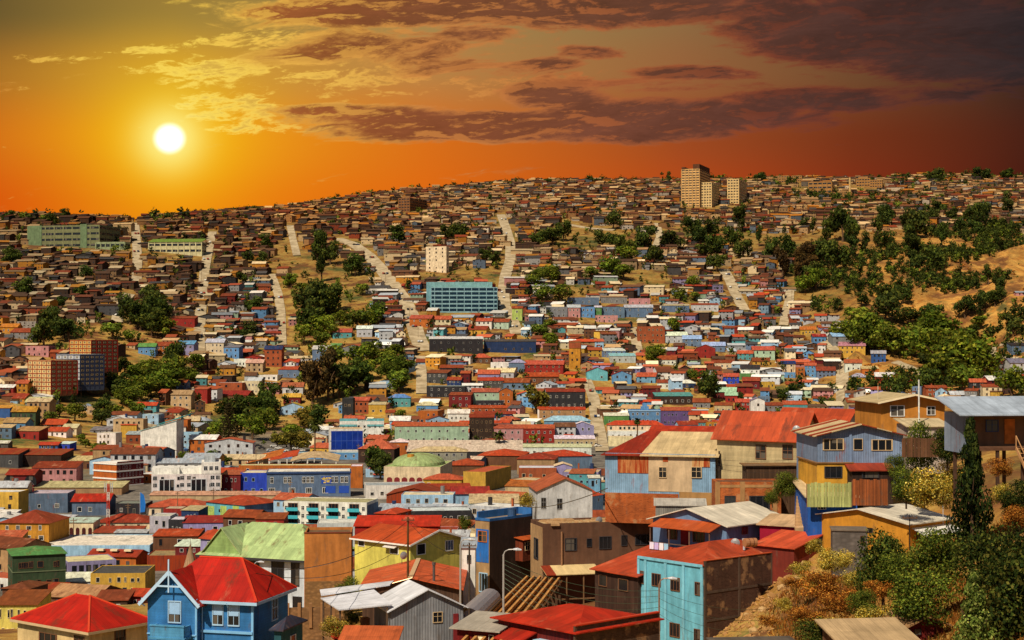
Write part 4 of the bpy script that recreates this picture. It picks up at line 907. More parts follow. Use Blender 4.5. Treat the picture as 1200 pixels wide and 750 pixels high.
mb.build('shell',MAT['metal_paint'],o,lin((150,148,156))); mb=MB(); mb.beam(n*1.1-up*.3,d_+n*1.1-up*.3,.15); mb.beam(-n*1.1-up*.3,d_-n*1.1-up*.3,.15); mb.build('edge_rail',MAT['metal_paint'],o,lin((96,90,90)))
# steps beside the lime fence
p=P3(944,620,160); o=empty('stairway',p); tag(o,'flight of tan concrete steps climbing left of the royal blue cottage','steps'); mb=MB()
for k in range(11): mb.box(-1.0+.1*k,1.0+.1*k,k*.45,k*.45+.5,-1,.12+k*.3)
mb.build('step',MAT['plaster'],o,lin((196,156,110)))
# rubble on the slope
rng=random.Random(9)
def rock_mesh(seed):
    r_=random.Random(seed); v=[]; f=[]
    import bmesh
    bm=bmesh.new(); bmesh.ops.create_icosphere(bm,subdivisions=1,radius=.5)
    for q in bm.verts: q.co*=r_.uniform(.65,1.2); q.co.z*=.7; q.co.x*=r_.uniform(.9,1.3)
    me=bpy.data.meshes.new('boulder'); bm.to_mesh(me); bm.free(); me.materials.append(MAT['stone_rubble']); return me
RK=[rock_mesh(i) for i in range(5)]
mb=MB()
def near_hit(px,py,y0=85.): return hit(px,py,y0,260.)
for k in range(620):
    t_=rng.random(); px=932-70*t_+rng.uniform(-34,26); py=664+90*t_+rng.uniform(-12,12); h_=near_hit(px,py)
    if not h_: continue
    a=rng.uniform(.06,.26)*(1.5 if rng.random()<.1 else 1); c=Vector(h_)+Vector((0,0,a*.3)); ax=Vector((rng.uniform(-1,1),rng.uniform(-1,1),rng.uniform(-.5,.5))).normalized(); mb.beam(c-ax*a,c+ax*a,a*rng.uniform(.5,1.3),a*rng.uniform(.4,1.))
tag(mb.build('rubble',MAT['stone_rubble'],None,lin((166,124,76))),'tan rubble of broken masonry spilled down the bank','rubble',kind='stuff')
for k,(px,py,s) in enumerate(((884,741,.9),(903,700,.8),(916,690,1.1),(925,668,1.0),(874,722,.7),(893,716,.9),(940,662,1.3),(934,680,.9))):
    h_=near_hit(px,py)
    if h_:
        q=link('boulder',RK[k%5],None,lin((180,146,100)),(h_[0],h_[1],h_[2]+.1),k); q.scale=(s,s,s); tag(q,None,'boulder'); AUTO.append([q,'pale broken boulder on the rubble bank',px,py,'boulders on the rubble slope'])

def dish(label,px,py,Y,rz=.3,s=1.):
    o=empty('satellite_dish',P3(px,py,Y),rz); tag(o,label,'satellite dish'); mb=MB(); n=14
    for i in range(n):
        a,b_=2*math.pi*i/n,2*math.pi*(i+1)/n; q=lambda r,t_:(r*math.cos(t_)*s,(-.55+.5*r*r)*s,(.45+r*math.sin(t_))*s)
        mb.poly([q(.22,a),q(.22,b_),q(.45,b_),q(.45,a)]); mb.poly([q(0,a),q(.22,b_),q(.22,a)])
    mb.build('reflector',MAT['metal_paint'],o,lin((150,150,152))); mb=MB(); mb.tube((0,0,-.6),(0,0,.4),.04,n=6); mb.beam((0,-.5,.45),(0,0,.4),.06); mb.beam((0,-.5*s,.1),(0,-1.0*s,.5*s),.04); mb.build('mount',MAT['metal_paint'],o,lin((60,60,62)))
dish('grey satellite dish on the wall of the lemon yellow house by the pole',471,655,185,.5)
dish('satellite dish on the orange roof edge of the light blue building',862,641,158,-.2)
dish('satellite dish standing on the brown flat roof',700,614,189,.4); dish('satellite dish at the eave of the beige boarded house',934,508,178,-.3)
def tank(label,px,py,Y,c,s=1.):
    o=empty('water_tank',P3(px,py,Y)); tag(o,label,'water tank'); mb=MB(); mb.tube((0,0,0),(0,0,1.2*s),.6*s,n=14); mb.build('body',MAT['metal_paint'],o,lin(c)); mb=MB(); mb.tube((0,0,1.2*s),(0,0,1.4*s),.62*s,.2*s,n=14); mb.build('lid',MAT['metal_paint'],o,lin(tuple(v*.8 for v in c)))
tank('blue water tank on the roof behind the mural house',600,607,199,(60,90,130),.9)
# ================= the town in the valley and on the hills =================
BOXES=[]     # photo rectangles already taken by listed buildings
rng=random.Random(21)
def grid_windows(H,face,rows_,cols,fr='white',style='single',ww=None,hh=None,margin=.8,z0=.5):
    L_=(H.w if face=='F' else H.d)-2*margin; st=H.h/rows_
    for r_ in range(rows_):
        dc=wr.randrange(cols) if (r_==0 and face=='F' and ww is None and H.h/rows_<4.2) else -1
        for c in range(cols):
            x=-L_/2+L_*(c+.5)/cols; w_=ww or min(1.15,L_/cols*.42)*wr.uniform(.8,1.35); h_=hh or min(1.5,st*.45)*wr.uniform(.85,1.15)
            if ww is None:
                if c==dc:
                    o=H.win_at(face,x,.05,.95,min(2.05,st*.75),'single',fr,True); o.name='door'; o.color=(*lin(wr.choice([(92,60,40),(120,40,36),(60,70,90),(150,140,126)])),1); continue
                if wr.random()<.1: continue
                x+=wr.uniform(-.25,.25)
            H.win_at(face,x,r_*st+st*.27,w_,h_,'triple' if (style=='single' and wr.random()<.25) else style,fr,True)
wr=random.Random(99)
GR={'w':'buildings on the valley floor','h':'houses on the hillside'}
def look_of(H,wallc,roofc,rt,st,cat):
    rn={'g':'gable roof','f':'flat roof','h':'hip roof','s':'low roof','G':'front gable roof'}[rt]
    sn={1:'one storey',2:'two storey',3:'three storey',4:'four storey'}.get(st,'tall')
    return f'{sn} {wallc} {cat} with {roofc} {rn}'
def town(x0,x1,yt,yb,wallc,roofc,rt='g',st=2,cols=3,a=0,d=None,cat='house',label=None,fr='white',Y=None,wm='plaster',xr=None,rise=None,rm=None,door=True,y0=350.,w=None):
    h_=hit((x0+x1)/2,yb,y0) if Y is None else None
    if Y is None: Y=h_[1] if h_ else 900
    xm=x0 if xr is None else x1; uu=ray((x0+x1)/2,yb)
    if yb<705 and ZC+uu[1]*Y<zt(uu[0]*Y,Y)-.6:
        q_=hit((x0+x1)/2,yb,300.); Y=q_[1] if q_ else Y
    pxm=Y/F; w_in=w; w=(x1-x0)*pxm
    if d is None: d=min(max(w*.8,7),16)
    nm={'house':'house','building':'building','warehouse':'warehouse','apartment block':'apartment_block','church':'church'}.get(cat,cat.replace(' ','_'))
    H=House(nm,label,cat,x0,x1,xr,Y,yt,yb,a,d=None if xr else d,w=w_in,group=None if label else GR['w' if yb>525 else 'h'])
    ri=rise if rise is not None else (min(max(min(H.w,H.d)*.16,.7),2.2) if yb>525 else min(max(min(H.w,H.d)*.25,1.),2.8))
    jt=rng.uniform(.84,1.05); cw,cr=tuple(v*jt*rng.uniform(.95,1.05) for v in pal(wallc)),tuple(v*rng.uniform(.8,1.1) for v in pal(roofc))
    if rt=='g': H.wall(cw,wm,'x',ri).roof('gx',cr,ri,.5,mat=rm or 'metal')
    elif rt=='G': H.wall(cw,wm,'y',ri).roof('gy',cr,ri,.35,mat=rm or 'metal')
    elif rt=='h': H.wall(cw,wm).roof('hip',cr,ri,.4,mat=rm or 'metal')
    elif rt=='s': H.wall(cw,wm,'shed',ri*.7).roof('shed',cr,ri*.7,.3,mat=rm or 'metal')
    else: H.wall(cw,wm,parapet=.3).roof('flat',cr,mat=rm or 'flat')
    if cols: grid_windows(H,'F',st,cols,fr)
    if cols and (a>12): grid_windows(H,'R',st,max(1,min(4,int(H.d/4))),fr)
    BOXES.append((x0-1,(xr or x1)+1,yt-3,yb+1,Y))
    if not label: AUTO.append([H.root,look_of(H,wallc,roofc,rt,st,cat),(x0+x1)/2,(yt+yb)/2,None])
    return H
T=town
# ---- valley floor, left, from the front backwards
H=T(-8,16,651,694,'dark green','green','h',2,2,68,xr=78,w=13,cat='building',label='dark green rendered block with green roof and paired brown windows',Y=385,fr='brown',rise=1.2)
for r_ in range(0): pass
mb=MB(); 
for z in (H.h*.52,H.h-.25): mb.box(-H.w/2-.12,H.w/2+.12,-H.d/2-.12,H.d/2+.12,z,z+.25)
H.part('cornice',mb,'paint',lin((100,110,80)))
grid_windows(H,'R',2,5,'brown')
H=T(74,80,660,682,'lilac','cream','f',1,0,66,xr=137,w=12,cat='building',label='lilac grey building with white flat roof beside the dark green block',Y=420); grid_windows(H,'R',1,6,'charcoal','single',1.2,2.8)
H=T(104,160,652,667,'orange','rust red','g',1,4,10,xr=174,cat='warehouse',label='orange warehouse with rust red roof and three roof lights',Y=470,fr='brown')
mb=MB(); 
for x in (-4,0,4): mb.box(x-1,x+1,-3,-1.6,H.h+1.1,H.h+1.6)
H.part('roof_light',mb,'paint',pal('cream'),H.roofo)
T(-6,44,708,752,'lemon','rust','s',2,6,-3,d=10,cat='building',label='pale lemon building with two rows of dark windows at the lower left edge',fr='cream',Y=255)
T(4,34,690,704,'brown','rust brown','h',1,3,12,d=9,cat='house',Y=372); T(33,68,693,706,'tan','rust','g',1,2,10,d=12,cat='warehouse',Y=372,rm='patched'); T(62,108,681,692,'pale grey','white','s',1,3,-4,d=9,cat='house',Y=405); T(58,112,700,716,'brown','tan','g',1,3,14,d=12,cat='warehouse',Y=345); T(112,150,703,722,'dark brown','rust','s',1,3,-4,d=9,cat='house',Y=335); T(150,178,698,718,'maroon','orange red','g',1,2,8,d=9,cat='house',Y=340); T(30,70,728,760,'brown','rust','g',1,3,6,d=9,cat='house',Y=215)
T(107,171,673,698,'yellow','dark grey','f',2,7,-3,d=14,cat='building',label='cream yellow block with dark flat roof and two rows of small windows',Y=396,fr='cream')
T(0,58,613,648,'ochre','rust red','h',3,4,6,d=16,cat='apartment block',label='ochre three storey apartment block with rust red hip roof at the left edge',Y=500,rise=3)
H=T(59,110,612,634,'cream','pale grey','s',2,0,4,xr=118,cat='building',label='cream arcaded building with seven dark red arches and white roof',Y=540)
for k in range(7):
    x=-H.w/2+H.w*(k+.5)/7; mb=MB(); n=8; z0_=H.h*.28; r_=H.w/7*.30; zc=z0_+1.9; P=[(x-r_,-H.d/2-.04,z0_),(x+r_,-H.d/2-.04,z0_)]+[(x+r_*math.cos(math.pi*i/n),-H.d/2-.04,zc+r_*math.sin(math.pi*i/n)) for i in range(n+1)]
    mb.poly(P); H.part('arch',mb,'paint',lin((70,20,18)))
T(34,80,579,601,'slate blue','pale grey','f',1,2,-4,d=14,cat='warehouse',label='slate blue sheet metal warehouse with white and red roof',Y=600,wm='tin')
T(85,128,587,604,'slate blue','bright red','g',1,3,-3,d=13,cat='warehouse',label='slate grey warehouse with bright red gable roof left of the radio mast',Y=590,wm='tin')
T(136,172,591,603,'charcoal','grey','f',1,4,0,d=10,cat='warehouse',Y=585,wm='tin')
T(113,176,612,624,'cream','rust red','h',1,8,0,d=13,cat='building',label='long cream building with rusty red roof right of the radio mast',Y=548,fr='charcoal')
T(110,164,624,636,'cream','rust','s',1,6,0,d=9,cat='building',Y=515,fr='charcoal')
T(47,176,640,652,'pale blue','white','f',1,0,-2,d=26,cat='warehouse',label='very long low pale building under white flat roofs below the radio mast',Y=480)
T(135,172,624,637,'silver','pale grey','s',1,0,0,d=4,cat='warehouse',label='pale blue corrugated wall with no windows right of the radio mast',Y=505,wm='tin')
T(173,230,652,670,'rust red','tan','f',1,0,-3,d=12,cat='warehouse',label='rust red corrugated shed behind the conical spire',Y=440,wm='rust')
T(38,90,548,569,'pink','rust red','s',2,6,-4,d=14,cat='building',label='dusty pink building with two rows of windows near the left edge',fr='brown')
H=T(8,40,556,578,'maroon','rust red','g',2,0,0,d=12,cat='building',label='dark red gabled hall with two big arched windows at far left',fr='cream')
for x in (-4,4):
    mb=MB(); P=[(x-2.2,-H.d/2-.05,H.h*.45),(x+2.2,-H.d/2-.05,H.h*.45)]+[(x+2.2*math.cos(math.pi*i/8),-H.d/2-.05,H.h*.45+1.5+2*math.sin(math.pi*i/8)) for i in range(9)]; mb.poly(P); H.part('arched_window',mb,'glass',pal('grey'))
T(38,143,571,579,'tan','light tan','s',1,0,0,d=12,cat='warehouse',label='long row of low tan warehouse roofs in front of the dusty pink building')
T(20,72,533,548,'dark brown','rust','s',1,3,4,d=16,cat='warehouse',label='dark brown hall with patchy rust roof at the left',rm='patched',fr='brown')
T(-12,22,532,548,'dark grey','rust','s',1,2,0,d=16,cat='warehouse',rm='patched')
T(70,112,540,549,'brown','light tan','s',1,3,0,d=12,cat='warehouse')
H=T(110,137,544,570,'orange','cream','f',3,0,35,xr=168,cat='building',label='three storey orange and maroon school block with white floor bands')
H.panel('R',137.2,168,540,572,pal('maroon'),t=.05); mb=MB()
for k in range(4): z=H.h*k/3; mb.box(-H.w/2-.2,H.w/2+.25,-H.d/2-.25,H.d/2+.2,z-.3,z+.25)
H.part('floor_band',mb,'paint',pal('white')); grid_windows(H,'R',3,7,'white','single')
# white office block
H=T(166,178,557,582,'white','white','f',3,1,80,xr=259,w=15,cat='building',label='white office block with roof terraces and grey window bays',fr='grey')
H.win_at('R',-H.d*.28,1,6,5.5,'triple','pale grey',True); H.win_at('R',H.d*.18,1,6,5.5,'triple','pale grey',True)
for y in (-.45,-.06,.04,.38,.46): 
    for k in range(3): H.win_at('R',H.d*y,.8+k*H.h/3,1.6,1.5,'cross','pale grey',True)
mb=MB(); mb.box(-H.w/2,H.w/2,H.d*.22,H.d/2,H.h,H.h+4.6); mb.box(-H.w/2,H.w/2-3,-H.d/2,-H.d*.1,H.h,H.h+2.4); mb.box(-H.w/2,H.w/2-5,-H.d*.1,H.d*.22,H.h,H.h+2.2); pt_=H.part('penthouse',mb,'plaster',pal('white'))
mb=MB(); mb.box(-H.w/2+2,H.w/2-2,H.d*.26,H.d*.42,H.h+4.6,H.h+7); mb.build('plant_room',MAT['tin'],pt_,pal('silver'))
for y in (.28,.36,.44): H.win_at('R',H.d*y,H.h+1.6,1.4,1.6,'cross','pale grey',True)
mb=MB(); mb.box(H.w/2-6,H.w/2-5.95,-H.d*.08,H.d*.2,H.h+.4,H.h+1.9); H.part('ribbon_window',mb,'glass',pal('grey'))
T(260,282,556,580,'maroon','salmon','s',2,3,0,d=12,cat='building',label='narrow maroon building with ornate white window frames next to the royal blue one',fr='white')
T(282,313,555,580,'royal blue','cream','f',2,3,0,d=14,cat='building',label='royal blue building with ornate windows between maroon and slate blue neighbours',fr='pale blue')
H=T(313,411,553,581,'slate blue','white','f',2,0,-6,d=15,cat='building',label='long slate blue building with white roof and two blue mural panels')
for q in (.06,.22,.27,.44,.49,.54,.78,.83,.9,.95): H.win_at('F',-H.w/2+H.w*q,H.h*.55,1.3,2.4,'cross','white',True)
for q in (.06,.3,.5,.7): H.win_at('F',-H.w/2+H.w*q,H.h*.12,2.4,2.2,'triple','white',True)
mb=MB(); mb.box(H.w*.15,H.w*.27,-H.d/2-.08,-H.d/2,H.h*.52,H.h*.82); mb.box(H.w*.2,H.w*.32,-H.d/2-.08,-H.d/2,H.h*.12,H.h*.42); mb.box(H.w*.36,H.w*.48,-H.d/2-.08,-H.d/2,H.h*.12,H.h*.42); o=H.part('mural',mb,'paint',lin((36,74,168)))
mb=MB(); r_=random.Random(3)
for k in range(26):
    x=H.w*r_.uniform(.16,.26); z=H.h*r_.uniform(.56,.78); s=r_.uniform(.15,.5); mb.box(x-s,x+s,-H.d/2-.1,-H.d/2-.08,z-s*.5,z+s*.5)
mb.build('mural_figure',MAT['paint'],o,lin((220,190,90)))
mb=MB(); mb.box(-H.w/2-.3,H.w/2+.3,-H.d/2-.4,H.d/2,H.h-.5,H.h+.0); H.part('cornice',mb,'paint',pal('navy'))
T(411,425,547,572,'orange','white','f',2,0,-4,d=12,cat='building',label='plain orange windowless block at the end of the slate blue building')
T(176,326,580,587,'beige','beige','s',1,0,0,d=7,cat='warehouse',label='very long low beige roofed shed in front of the white office block',Y=620)
H=T(242,287,592,612,'aqua','orange red','h',1,0,40,xr=332,cat='building',label='aqua and lime striped building with grey side and orange red roof',Y=545,rise=2.2)
for q in (0.02,.34,.66): H.panel('F',243+45*q,243+45*(q+.16),593,612,pal('lime'),t=.05)
H.panel('R',287.4,331.5,590,612,pal('slate blue'),t=.05)
for q in range(4): H.win_at('F',-H.w/2+H.w*(q+.5)/4,H.h*.45,1.6,1.0,'single','navy',True)
for q in range(7): H.win_at('R',-H.d/2+H.d*(q+.5)/7,H.h*.45,1.1,1.3,'single','navy',True)
T(172,241,594,604,'cream','salmon','h',1,6,0,d=14,cat='building',Y=575,fr='brown')
T(215,263,612,626,'lilac','red','s',1,3,-5,d=10,cat='building',label='pale lilac house with flat red roof and small rooftop cabin',Y=505)
T(192,214,597,612,'red','light tan','f',1,2,0,d=9,cat='house',Y=545); T(213,233,598,612,'navy','light tan','s',1,4,10,d=9,cat='house',Y=540)
T(176,200,606,618,'pale grey','pale grey','f',1,2,0,d=10,cat='warehouse',Y=520); T(198,216,610,628,'charcoal','white','f',1,3,0,d=10,cat='building',Y=505)
T(238,262,628,643,'cream','salmon','s',1,1,0,d=8,cat='house',Y=455); T(180,232,628,640,'brown','orange red','s',1,4,0,d=9,cat='building',Y=470); T(206,236,640,650,'maroon','white','s',1,3,6,d=8,cat='house',Y=440)
H=T(333,430,590,622,'white','beige','f',3,0,10,xr=443,cat='apartment block',label='white four storey flats with turquoise balconies',Y=505)
H.panel('R',430.4,443,590,622,pal('slate blue'),t=.05)
for ci,q in enumerate((.11,.36,.6,.85)):
    for k in range(3):
        z=H.h*(.12+.29*k); x=-H.w/2+H.w*q; mb=MB(); mb.box(x-1.9,x+1.9,-H.d/2-1.2,-H.d/2,z-.1,z+.05); mb.box(x-1.9,x+1.9,-H.d/2-1.2,-H.d/2-1.1,z+.05,z+1.0); H.part('balcony',mb,'paint',lin((64,168,182)))
        H.win_at('F',x,z+.1,3.2,2.2,'triple','brown',True)
for q in (.03,.23,.29,.47,.53,.72,.96):
    for k in range(3): H.win_at('F',-H.w/2+H.w*q,H.h*(.14+.29*k),1.,1.3,'cross','white',True)
T(372,436,614,630,'pale grey','white','f',1,3,-4,d=10,cat='building',Y=420); T(300,333,608,620,'red','rust','s',1,2,0,d=9,cat='house',Y=480); T(262,300,606,620,'brown','rust','g',1,3,12,d=11,cat='house',Y=490)
T(429,500,569,584,'white','tin','f',1,6,-8,d=14,cat='building',label='white hall with pilasters and grey blue roof below the green dome',Y=620,wm='plaster',rm='sheet')
T(453,518,580,592,'rust','rust red','G',1,0,4,d=22,cat='warehouse',label='rusty orange and grey sheet metal warehouse with broad gable front',Y=575,wm='rust',rise=2.4)
T(498,552,575,590,'brick','rust red','g',1,0,-8,d=16,cat='warehouse',Y=605,rm='patched')
T(530,573,578,594,'pale blue','red','g',1,0,-4,d=12,cat='warehouse',label='pale blue corrugated shed with red ridge right of the rusty warehouse',Y=560,wm='tin')
T(482,553,599,614,'charcoal','white','f',1,8,-8,d=12,cat='building',label='long charcoal arcaded building with white roof above the lemon yellow house',Y=500)
T(440,464,602,618,'brick','orange red','h',2,3,20,xr=482,cat='building',label='square brick coloured house with orange hip roof above the lemon yellow house',Y=480)
H=T(450,516,548,568,'cream','pale green','f',1,0,6,xr=530,cat='building',label='cream hall carrying a wide pale green shell dome')
H.roofo.scale=(1,1,1); mb=MB(); n,k_=28,7
for i in range(n):
    for j in range(k_):
        q=[]
        for (ii,jj) in ((i,j),(i+1,j),(i+1,j+1),(i,j+1)):
            t_=2*math.pi*ii/n; p_=math.pi/2*jj/k_; q.append((H.w*.47*math.cos(t_)*math.cos(p_),H.d*.47*math.sin(t_)*math.cos(p_),H.h+.3+4.6*math.sin(p_)))
        mb.poly(q if j<k_-1 else q[:3])
H.part('dome',mb,'r_metal',pal('pale green'))
for k in range(7): 
    mb=MB(); x=-H.w*.4+H.w*.8*k/6; P=[(x-1.2,-H.d/2-.05,0),(x+1.2,-H.d/2-.05,0)]+[(x+1.2*math.cos(math.pi*i/6),-H.d/2-.05,2+1.0*math.sin(math.pi*i/6)) for i in range(7)]; mb.poly(P); H.part('arch',mb,'paint',pal('maroon'))
mb=MB(); mb.tube((-2,-H.d*.25,H.h+3.4),(-2,-H.d*.25,H.h+4.9),1.7,1.5,n=10); H.part('vent',mb,'metal_paint',pal('ochre'))
T(543,569,554,576,'yellow','salmon','f',2,0,18,xr=599,cat='building',label='yellow building with orange windowed side below the big palm',fr='pale blue')
T(496,541,562,574,'yellow','salmon','h',1,5,6,d=12,cat='building',Y=660); T(592,626,570,588,'beige','orange','s',1,1,10,d=9,cat='house',Y=600)
H=T(630,694,574,604,'pale grey','salmon','G',1,0,-6,d=14,cat='house',label='pale blue grey gabled house with salmon roof left of the rusty house',Y=300,rise=2.2)
H.win('F',634,640,583,596,'cross','grey'); H.win('F',652.5,659,584,597,'cross','grey')
T(667,695,555,568,'turquoise','salmon','s',2,3,10,d=9,cat='house',label='turquoise two storey house left of the rusty pale blue house',fr='pale blue',Y=600); T(690,703,560,570,'light blue','white','s',1,2,0,d=7,cat='house',Y=590)
T(608,652,549,563,'brick','white','f',1,5,0,d=14,cat='warehouse',label='white roofed workshop with four brick red panels',fr='cream')
T(650,670,546,562,'lilac','cream','G',1,0,0,d=10,cat='house'); T(560,612,534,547,'brown','orange red','h',1,0,8,d=26,cat='warehouse',Y=760); T(528,566,545,553,'brown','orange red','h',1,0,0,d=20,cat='warehouse',Y=730); T(642,694,534,549,'slate blue','orange red','h',1,0,-10,d=24,cat='warehouse',Y=770); T(606,650,538,550,'tan','rust red','h',1,0,6,d=22,cat='warehouse',Y=735)
T(477,612,529,541,'charcoal','cream','s',1,9,0,d=22,cat='building',label='long market hall with ribbed cream roof over dark openings',Y=800,rise=6)
T(610,693,524,535,'white','cream','s',1,8,0,d=10,cat='building',label='long white building with cream roof and pink end wall right of the palm')
T(482,547,529,552,'concrete','light tan','h',3,7,0,d=12,cat='building',label='three storey concrete school with red roof edge below the market hall',fr='pale grey')
T(547,563,538,552,'slate blue','cream','g',1,1,20,d=8,cat='house')
T(463,549,499,519,'mint','salmon','s',2,9,-5,d=10,cat='building',label='long mint green two storey building with salmon roof edge',fr='white')
T(550,579,489,518,'dark brown','rust red','s',3,5,0,d=10,cat='building',label='dark timber tenement with two galleries left of the pink terrace',fr='tan',wm='planks')
T(579,613,502,519,'pink','salmon','s',2,4,0,d=10,cat='building',label='pink terrace building adjoining the red one behind the big palm')
T(613,650,502,519,'red','salmon','s',2,5,0,d=10,cat='building',label='deep red terrace building with white window frames')
T(638,692,493,505,'light blue','pale blue','h',1,4,0,d=12,cat='house'); T(669,696,499,514,'lilac','white','G',2,3,0,d=10,cat='house',label='periwinkle lilac house with white roof beside the steep street'); T(650,697,514,523,'beige','white','s',1,8,0,d=8,cat='building')
T(490,513,482,497,'orange','tan','f',2,3,8,xr=521,cat='house',label='orange house with two rows of blue windows above the mint building',fr='light blue'); T(488,513,475,482,'sky blue','cream','h',1,0,0,d=9,cat='house')
T(455,481,466,477,'turquoise','sky blue','h',1,4,0,d=9,cat='house',label='bright cyan cottage with blue hip roof on the rocky knoll'); T(432,452,474,486,'yellow','light tan','s',1,2,0,d=8,cat='house')
T(526,552,463,478,'maroon','rust','s',2,3,8,d=9,cat='house'); T(553,585,459,474,'mint','salmon','g',2,3,0,d=9,cat='house'); T(585,601,458,474,'orange','slate blue','G',2,2,0,d=9,cat='house'); T(525,550,484,494,'white','white','g',1,4,0,d=9,cat='house')
T(558,590,470,478,'charcoal','grey','f',1,5,0,d=8,cat='house'); T(549,600,478,484,'brick','orange red','s',1,6,0,d=8,cat='house'); T(556,604,485,491,'navy','rust red','s',1,6,0,d=8,cat='house')
# mansard building and glass box
H=T(398,450,494,514,'white','teal','f',2,8,-4,d=11,cat='building',label='white building with turquoise mansard roof and dormers'); mb=MB(); 
for a_,b_ in ((-H.w/2,-H.w*.1),(H.w*.12,H.w/2)): mb.poly([(a_,-H.d/2-.3,H.h*.72),(b_,-H.d/2-.3,H.h*.72),(b_,-H.d/2+.8,H.h+1.4),(a_,-H.d/2+.8,H.h+1.4)]); mb.box(a_,b_,-H.d/2+.8,H.d/2,H.h+.4,H.h+1.4)
H.part('mansard',mb,'r_metal',pal('turquoise'))
H=T(371,387,503,531,'white','yellow','f',1,0,80,xr=426,w=11,cat='building',label='white box building with large royal blue glass front',Y=830); H.panel('R',388,425,505,527,lin((24,52,140)),'blue_glass','glass_front',.1)
mb=MB()
for k in range(1,6): y=-H.d/2+H.d*k/6; mb.box(H.w/2+.1,H.w/2+.16,y-.08,y+.08,1.5,H.h-.8)
mb.box(H.w/2+.1,H.w/2+.17,-H.d/2,H.d/2,H.h*.5,H.h*.5+.2); H.part('mullion',mb,'paint',lin((60,90,170)))
# tall white gabled hall with turquoise roof light
H=T(165,207,505,535,'white','aqua','s',1,0,4,d=13,cat='church',label='tall plain white hall with sloping top and turquoise roof strip',Y=840); 
H.wallo.data.clear_geometry(); mb=MB(); w,d,h=H.w/2,H.d/2,H.h; q=h+5
for sy in (-1,1): P=[(-w,sy*d,-3),(w,sy*d,-3),(w,sy*d,q),(-w,sy*d,h)]; mb.poly(P if sy<0 else P[::-1])
mb.poly([(w,-d,-3),(w,d,-3),(w,d,q),(w,-d,q)]); mb.poly([(-w,d,-3),(-w,-d,-3),(-w,-d,h),(-w,d,h)]); 
tmpo=mb.build('wall',MAT['plaster'],H.root,pal('white')); bpy.data.objects.remove(H.wallo); H.wallo=tmpo; H.roofo.data.clear_geometry(); mb=MB(); mb.slab([[(-w-.4,-d-.3,h+.1),(w+.4,-d-.3,q+.2),(w+.4,d+.3,q+.2),(-w-.4,d+.3,h+.1)]],.3); bpy.data.objects.remove(H.roofo); H.roofo=H.part('roof',mb,'r_metal',lin((150,196,196)))
mb=MB(); mb.slab([[(-w*.1,-d-.1,h+3.1),(w+1.5,-d-.1,q+1.2),(w+6,d*.8,q+3.4),(w*.2,d*.8,h+4.2)]],.3); H.part('roof_light',mb,'r_metal',lin((60,160,160)))
T(207,233,508,528,'pale blue','pale blue','f',3,4,0,d=10,cat='building',label='open framed blue white wing attached to the tall white hall'); 
T(420,462,526,537,'dark brown','salmon','h',1,5,6,d=16,cat='building',label='brown hall with red tiled pyramid roof left of the market hall',Y=800,rise=4.2,fr='tan'); T(457,480,518,527,'orange','white','h',1,4,0,d=10,cat='house',Y=830)
T(312,421,531,538,'sky blue','white','f',1,11,0,d=6,cat='building',label='long bus station with white roof and blue glazed walls',fr='white')
# orange canopies of the market
def canopy(label,px0,px1,yt,yb,c,tilt,arc=False):
    h_=hit((px0+px1)/2,yb); Y=h_[1]; x0,x1=ray(px0,400)[0]*Y,ray(px1,400)[0]*Y; z=ZC+ray(600,yb)[1]*Y; H_=(yb-yt)*Y/F; o=empty('canopy',((x0+x1)/2,Y,z)); tag(o,label,'canopy'); w=(x1-x0)/2; mb=MB(); n=12; L_=[]
    for i in range(n+1):
        t_=i/n; zz=H_*(.55+.45*math.sin(math.pi*t_)) if arc else H_*(.35+tilt*t_); L_.append((-w+2*w*t_,zz))
    mb.slab([[(a[0],-5,a[1]),(b[0],-5,b[1]),(b[0],6,b[1]+2.2),(a[0],6,a[1]+2.2)] for a,b in zip(L_[:-1],L_[1:])],.2); mb.build('roof_sheet',MAT['r_metal'],o,pal(c)); mb=MB()
    for x in (-w*.9,-w*.3,w*.3,w*.9): mb.box(x-.15,x+.15,-4.6,-4.3,-2,H_*.5)
    mb.build('column',MAT['paint'],o,pal('white'))
canopy('orange tilted market canopy left of the beige arched one',290,332,532,547,'orange',.65); canopy('small yellow canopy between the orange and beige canopies',346,371,532,542,'yellow',.4); canopy('beige arched market canopy beside the bus station',342,398,535,545,'beige',0,True); canopy('orange red striped canopy behind the orange tilted canopy',316,350,531,543,'orange red',.5)
T(280,420,546,556,'orange','cream','f',1,8,0,d=8,cat='building',label='low orange fronted building under the market canopies',Y=735)
# ---- lower hillside, centre
T(640,686,459,479,'charcoal','rust red','s',2,6,0,d=9,cat='building',label='dark tenement with two long balconies left of the steep street',fr='white'); 
H=T(737,775,481,496,'sky blue','sky blue','f',2,6,0,d=10,cat='building',label='ornate sky blue mansion with parapet and small central cupola'); mb=MB(); mb.box(-2.4,2.4,-3,1,H.h+.3,H.h+2.4); mb.box(-1.4,1.4,-2.4,.4,H.h+2.4,H.h+4.4); H.part('cupola',mb,'plaster',pal('sky blue')); mb=MB(); mb.box(-H.w/2-.3,H.w/2+.3,-H.d/2-.35,H.d/2,H.h-.4,H.h-.0); H.part('cornice',mb,'paint',pal('pale blue'))
T(775,810,481,499,'purple','salmon','s',2,7,0,d=10,cat='building',label='dull purple building beside the sky blue mansion',fr='lilac')
T(712,778,498,505,'cream','orange red','h',1,12,0,d=10,cat='building',label='low cream building with row of windows and orange roof beneath the mansion',fr='teal'); T(713,758,506,514,'white','white','f',1,6,0,d=9,cat='building'); T(713,742,512,523,'cream','cream','f',1,0,0,d=6,cat='building',label='plain cream windowless wall left of the rusty roof'); T(708,737,487,498,'green','white','s',1,3,0,d=8,cat='house')
